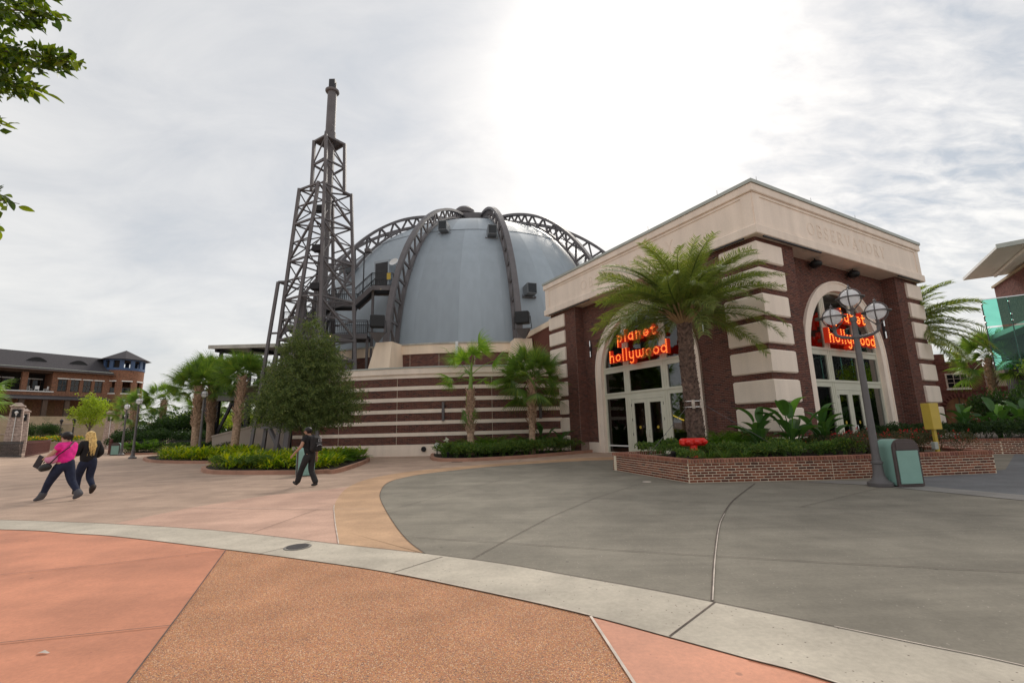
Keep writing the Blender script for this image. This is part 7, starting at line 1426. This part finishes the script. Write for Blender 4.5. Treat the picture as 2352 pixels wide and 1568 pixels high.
for i in range(36): az = 2*PI*i/36; el = uni(.5, 1.2); b.tube([(-.06 + .2*math.cos(az), .2*math.sin(az), 4.6), (-.06 + (.2 + .8*math.cos(el))*math.cos(az), (.2 + .8*math.cos(el))*math.sin(az), 4.6 + .95*math.sin(el))], [.05, .03], 5)
b.build('petioles', 'petiole', DP)
for sg in (-1, 1):   # guying collar and wires
    b = MB(); b.bevbox(-.05 + sg*.14, .05 + sg*.14, -.37, -.31, 1.55, 1.85, .008); b.build('brace_block', 'joint_pale', DP)
b = MB()
for z in (1.6, 1.8): b.lathe([(.345, z), (.36, z), (.36, z + .02), (.345, z + .02)], 20, cap=False)
b.build('brace_strap', 'chrome', DP)
for q in ((-2.1, -1.2, .05), (2.05, -1.9, .05)): b = MB(); b.tube([(.3 * (1 if q[0] > 0 else -1), -.25, 1.65), q], .009, 5); b.build('guy_wire', 'steel', DP)
# right-hand palms
o = empty('date_palm', (22.6, 26.4, .3), 0, 'feathery date palm half hidden behind the pavilion', 'palm'); boots_trunk(o, [(0, 0, 0), (0, 0, 3), (.1, 0, 6.2)], .32, .27, 'date_trunk', .1, .2, 30, 10, .7, 43); crown(o, Vector((.1, 0, 6.2)), DPw, 70, -.3, 1.35, 1.25, 44)
sabal((31.3, 30.2, .1), 5.1, 28, 1.35, 'cabbage palm between the arched-door building and the glass balcony', 45, .22, (.2, 0), .6)
# distant palms, left
for i, (x, y, H, s_, lab) in enumerate(((-39.8, 48.5, 4.2, 1.5, 'distant cabbage palm just right of the two free lamps'), (-37.6, 49.5, 5.3, 1.45, 'taller distant cabbage palm rising behind the far lamps'), (-34.5, 52, 4.6, 1.5, 'distant cabbage palm beside the dark evergreen shrubs'), (-30.5, 50, 5.2, 1.5, 'distant cabbage palm behind the paired palms'))):
    sabal((x, y, 0), H, 24, s_, lab, 50 + i, .3)
sabal((-37.4, 30.4, 0), 4.4, 26, 1.6, 'palm frond crown entering at the left picture edge', 58, .28, (.4, 0), meshes=FANL + FAN[:1])
# yellow-green mounds and dark evergreens, far left
rnd.seed(90)
for x, y, s_, lab in ((-37.0, 46.5, 1.1, 'leftmost'), (-35.2, 46.0, 1.45, 'middle'), (-33.2, 46.5, 1.6, 'tall'), (-31.4, 47.5, 1.5, 'right')): thing_of('evergreen_shrub', rnd.choice(V_big), (x, y, 0), 'dense dark evergreen shrub behind the far bed, %s one of the mass' % lab, 'shrub', 'dark evergreens behind the far bed', sc=s_ * 1.15)
for i in range(7): thing_of('evergreen_hedge', V_big[i % 2], (-36.5 + i * 1.75, 43.6 + uni(-.3, .3), 0), 'low dark hedge plant closing the back of the distant bed', 'hedge', 'dark hedge behind the distant bed', sc=uni(.85, 1.05))
for x, y, s_ in ((-34.8, 50.5, 3.2), (-38.5, 53, 2.6), (-27.5, 47, 2.6), (-25.5, 44.5, 2.2)): thing_of('lime_shrub', V_lime[0], (x, y, 1.2), 'yellow-green bush behind the dark evergreens', 'shrub', 'yellow-green bushes far left', sc=s_)
for i in range(11): thing_of('clipped_shrub', rnd.choice(V_shrub), (-35.0 + i * .78, 41.2 + uni(-.3, .7), .11), 'low shrub in the distant bed by the iron railing', 'shrub', 'low shrubs of the distant bed', sc=uni(1.2, 1.6))
for i in range(3): thing_of('agapanthus', V_fern[i], (-33.3 + i * .7, 41.2, .11), 'upright bright green plant beside the distant lamps', 'plant', 'bright plants beside the distant lamps', sc=1.9)
for i, (x, y) in enumerate(((-66.6, 63.8), (-63.9, 64.0))): thing_of('round_shrub', V_big[i], (x, y, .9), ('left' if i == 0 else 'right') + ' one of two rounded shrubs above the yellow flowers', 'shrub', None, sc=1.25)
fl_me, fl_pe = shrub_mesh('foliage', 'leaf_fern', .8, .8, .8, 700, .12, .05, 91, petals=.12, pm='petal_yellow', npet=30)
for i in range(6): thing_of('flower_clump', fl_me, (-62.6 + i * .85, 60.9 + i*.25, .75), 'clump of yellow flowers in the far walled bed', 'flowers', 'yellow flowers in the far bed', extra=fl_pe, sc=1.1)
for i in range(5): thing_of('hedge', V_lime[0], (-65.5 + i * 1.2, 62.6, 1.0), 'clipped light green hedge behind the yellow flowers', 'hedge', 'hedge behind the yellow flowers', sc=.95)
for i in range(3): thing_of('agave', grass_mesh(95 + i, .6, 1.0, 40, 'leaf_dark'), (-69.5 + i * 2.3, 65.5 + i, 4.0), 'grey spiky plant on the far terrace wall', 'plant', 'spiky plants on the far terrace', sc=1.1)

# --- leafy trees
def tree(name, loc, label, trunk, limbs, blobs, n, L, w, m, bark='bark', seed=1, droop=0.0):
    """blobs: (x, y, z, rx, rz) ; leaves grow on twigs all through the blobs"""
    rnd.seed(seed); o = empty(name, loc, 0, label, 'tree'); b = MB(); b.tube([p[:3] for p in trunk], [p[3] for p in trunk], 10)
    top = Vector(trunk[-1][:3])
    for i in range(limbs):
        bx = blobs[i % len(blobs)]; e_ = Vector(bx[:3]) + rdir() * bx[3] * .5; k = trunk[max(1, len(trunk) - 1 - (i % max(1, len(trunk) - 1)))]; s = Vector(k[:3]); mid = s.lerp(e_, .5) + Vector((0, 0, .12)); b.tube([s, mid, e_], [k[3] * .5, k[3] * .28, .01], 6)
    b.build('trunk', bark, o, True); b = MB(); tot = sum(x[3]**2 * x[4] for x in blobs); tw_ = MB()
    for bx in blobs:
        k = int(n * bx[3]**2 * bx[4] / tot / 22) + 1
        for _ in range(k):
            d = rdir() * (uni(.25, 1.0) ** .45) * uni(.8, 1.12); c = Vector((bx[0] + d.x * bx[3], bx[1] + d.y * bx[3], bx[2] + d.z * bx[4])); td = (Vector((d.x, d.y, d.z * .6 - droop)) + rdir() * .5).normalized(); TL_ = L * uni(4, 7)
            for q in range(22): p = c + td * TL_ * uni(-.5, .5) + rdir() * L * uni(.3, 1.6); leaf_quad(b, p, td + rdir() * 1.1, rdir(), L * uni(.7, 1.3), w * uni(.7, 1.3))
    b.build('crown', m, o, rnd=True); return o
rnd.seed(5)
eb = [(0, 0, 3.4, 2.0, 1.5), (-.9, -.3, 2.6, 1.6, .95), (1.0, .2, 2.55, 1.6, .95), (0, -.9, 2.7, 1.5, 1.1), (.2, .9, 2.8, 1.6, 1.2), (-.35, 0, 4.5, 1.25, 1.1), (.4, .1, 4.35, 1.3, 1.1), (0, 0, 5.5, .95, 1.2), (-.5, 0, 5.0, .9, 1.0), (.55, 0, 4.9, .95, 1.0), (-1.9, -.2, 2.35, 1.0, .6), (1.9, 0, 2.7, .9, .5), (-1.4, .2, 3.4, .9, .7), (1.5, -.1, 3.5, .9, .7), (.3, -.2, 1.9, 1.7, .5), (-.8, 0, 5.1, .6, .6), (.9, .2, 5.0, .6, .6), (-2.3, 0, 2.9, .5, .35), (2.4, .1, 3.2, .5, .35), (-1.7, -.2, 4.1, .5, .4), (1.7, 0, 4.3, .55, .4), (2.1, 0, 2.0, .6, .3), (-2.3, 0, 1.9, .6, .3), (.1, 0, 6.5, .45, .5), (-.9, .1, 5.7, .4, .35), (1.1, 0, 5.6, .4, .35)]
tree('elm_tree', (-10.1, 22.5, .11), 'broad dark green elm before the lattice tower', [(0, 0, 0, .12), (-.02, 0, 1.2, .10), (.05, 0, 2.6, .08), (0, 0, 4.4, .05), (0, 0, 5.6, .02)], 30, [(x*1.0, y*1.0, z*1.05, a*1.04, b_*1.08) for x, y, z, a, b_ in eb], 98000, .08, .042, 'leaf_elm', seed=6, droop=.15)
tree('lime_tree', (-55.0, 60.0, .9), 'yellow-green young tree in front of the far brick building', [(0, 0, 0, .16), (.1, 0, 1.6, .13), (.2, 0, 2.6, .09)], 10, [(.2, 0, 4.6, 1.0, .8), (-1.2, 0, 3.6, 1.1, .8), (1.4, 0, 4.2, 1.0, .8), (-.5, .3, 4.2, 1.2, .9), (.9, 0, 3.2, 1.1, .6), (1.9, 0, 5.0, .7, .5), (-.3, 0, 5.5, .9, .6), (.2, 0, 2.6, 1.2, .4)], 4200, .22, .12, 'leaf_lime', seed=7)
tree('lime_tree', (-66, 54, 0), 'yellow-green bush tree at the left picture edge behind the pylons', [(0, 0, 0, .15), (0, 0, 2, .1)], 6, [(0, 0, 3.6, 2.0, 1.3), (1.5, 0, 3.1, 1.2, .9)], 2600, .24, .13, 'leaf_lime', seed=8)
tree('lime_tree', (27.0, 22.8, .4), 'feathery yellow-green tree below the green glass balcony', [(0, 0, 0, .09), (.1, 0, 1.2, .07), (.3, 0, 2.4, .05)], 14, [(.3, 0, 3.6, 1.2, .7), (-.5, 0, 3.2, .9, .5), (1.2, .2, 3.9, 1.1, .6), (1.6, 0, 3.0, 1.0, .5), (.6, -.2, 2.5, 1.2, .4), (.6, 0, 4.4, .9, .4)], 6500, .11, .05, 'leaf_lime', seed=9)
tree('magnolia_tree', (-51.5, 62.5, .6), 'dark conical evergreen tree before the far brick building', [(0, 0, 0, .15), (0, 0, 3, .08)], 8, [(0, 0, 1.6, 1.4, 1.2), (0, 0, 3.0, 1.0, 1.2), (0, 0, 4.4, .6, 1.1)], 2600, .24, .11, 'leaf_dark', seed=10)
tree('shade_tree', (-24.5, 46.5, 0), 'green tree filling the gap behind the raised bar deck', [(0, 0, 0, .2), (0, 0, 2.5, .12)], 8, [(0, 0, 3.2, 2.2, 1.4), (2.5, 0, 2.6, 1.8, 1.1), (4.5, 0, 2.2, 1.6, 1.0)], 3600, .22, .11, 'leaf_lime', seed=12)

# --- branch of a near tree hanging in at the top left: each leaf its own part
FT = empty('foreground_tree', (-6.6, 3.6, 0), 0, 'glossy-leaved tree branch hanging into the top left corner', 'tree'); FO = Vector((-6.6, 3.6, 0)); rnd.seed(33)
b = MB(); b.tube([(0, 0, 0), (.05, 0, 2.2), (.2, .1, 4.2), (.3, .1, 6.5)], [.16, .13, .10, .05], 12); b.build('trunk', 'bark', FT, True)
def lmesh(L, w, seed):
    rnd.seed(seed); b = MB(); n = 5; Lf, Rt, Md = [], [], []
    for i in range(n + 1): f = i / n; ww = max(.001, w / 2 * math.sin(PI * (0.04 + .94 * f)) ** .8); z = -.25 * L * f * f; Md.append(Vector((L * f, 0, z))); Lf.append(Vector((L * f, ww, z + ww * .35))); Rt.append(Vector((L * f, -ww, z + ww * .35)))
    b.ribbon(Lf, Md); b.ribbon(Md, Rt); return b.mesh('leaf', 'leaf_front', rnd=True)
LV = [lmesh(.115, .052, 1), lmesh(.10, .048, 2), lmesh(.125, .055, 3), lmesh(.085, .042, 4)]
for me in LV: me.attributes['rnd'].data.foreach_set('value', [rnd.random()] * len(me.vertices))
# boughs: root point -> tip, leaf count
boughs = [(tuple(Vector(p) + Vector((-.16, 0, 0))), tuple(Vector(q) + Vector((-.16, 0, 0))), n) for p, q, n in [((-6.35, 3.7, 5.6), (-4.3, 3.95, 5.82), 40), ((-6.3, 3.7, 5.3), (-4.08, 4.0, 5.28), 56), ((-6.3, 3.7, 5.3), (-4.45, 4.0, 4.98), 34), ((-6.4, 3.7, 4.6), (-4.72, 4.0, 4.62), 24), ((-6.3, 3.7, 6.0), (-4.5, 4.1, 6.3), 34), ((-6.4, 3.7, 3.9), (-4.46, 4.0, 3.78), 20), ((-6.45, 3.7, 3.7), (-4.62, 4.0, 3.52), 12), ((-6.3, 3.75, 5.4), (-4.9, 4.2, 5.55), 34), ((-6.3, 3.75, 5.0), (-4.85, 4.1, 5.15), 28)]]
for r0_, t0_, n in boughs:
    a, t = Vector(r0_) - FO, Vector(t0_) - FO; b = MB(); mid = a.lerp(t, .5) + Vector((0, 0, .12)); b.tube([a, mid, t], [.022, .013, .003], 6); br = b.build('bough', 'bark', FT, True)
    for i in range(n):
        f = 1 - .5 * (i / n); p = (mid.lerp(t, (f - .5) * 2) if f > .5 else a.lerp(mid, f * 2)) + rdir() * (.03 + .28 * (1 - f)); d = ((t - a).normalized() * .7 + rdir() * .9); q = d.to_track_quat('X', 'Z').to_matrix().to_4x4()
        place(rnd.choice(LV), 'leaf', br, mtx=Matrix.Translation(p) @ q @ Matrix.Rotation(uni(-1, 1), 4, 'X') @ Matrix.Scale(uni(.8, 1.25), 4))

b = MB(); rnd.seed(34)      # the inner mass of the bough, too dense to pick apart
for r0_, t0_, n in boughs:
    a, t = Vector(r0_) - FO, Vector(t0_) - FO
    for i in range(n * 9): f = uni(.3, .93); p = a.lerp(t, f) + rdir() * (.05 + .34 * (1 - f)); leaf_quad(b, p, (t - a).normalized() * .5 + rdir(), rdir(), uni(.08, .125), uni(.045, .06))
tag(b.build('foliage', 'leaf_front', FT, rnd=True), kind='stuff')

# --- far wood closing the view on the left: one mass
b = MB(); rnd.seed(120)
for i in range(60):
    x = uni(-66, -8); y = 96 + uni(-6, 8); r_ = uni(2.5, 4.2); h_ = uni(3.0, 6.0)
    for k in range(230): d = rdir() * uni(.5, 1) ** .5; leaf_quad(b, Vector((x + d.x * r_, y + d.y * r_, max(.1, h_ * .55 + d.z * h_ * .6))), rdir(), rdir(), uni(.5, .8), uni(.3, .45))
tag(b.build('distant_trees', 'leaf_shrub', rnd=True), 'hazy green tree line closing the view far left', 'trees', kind='stuff')
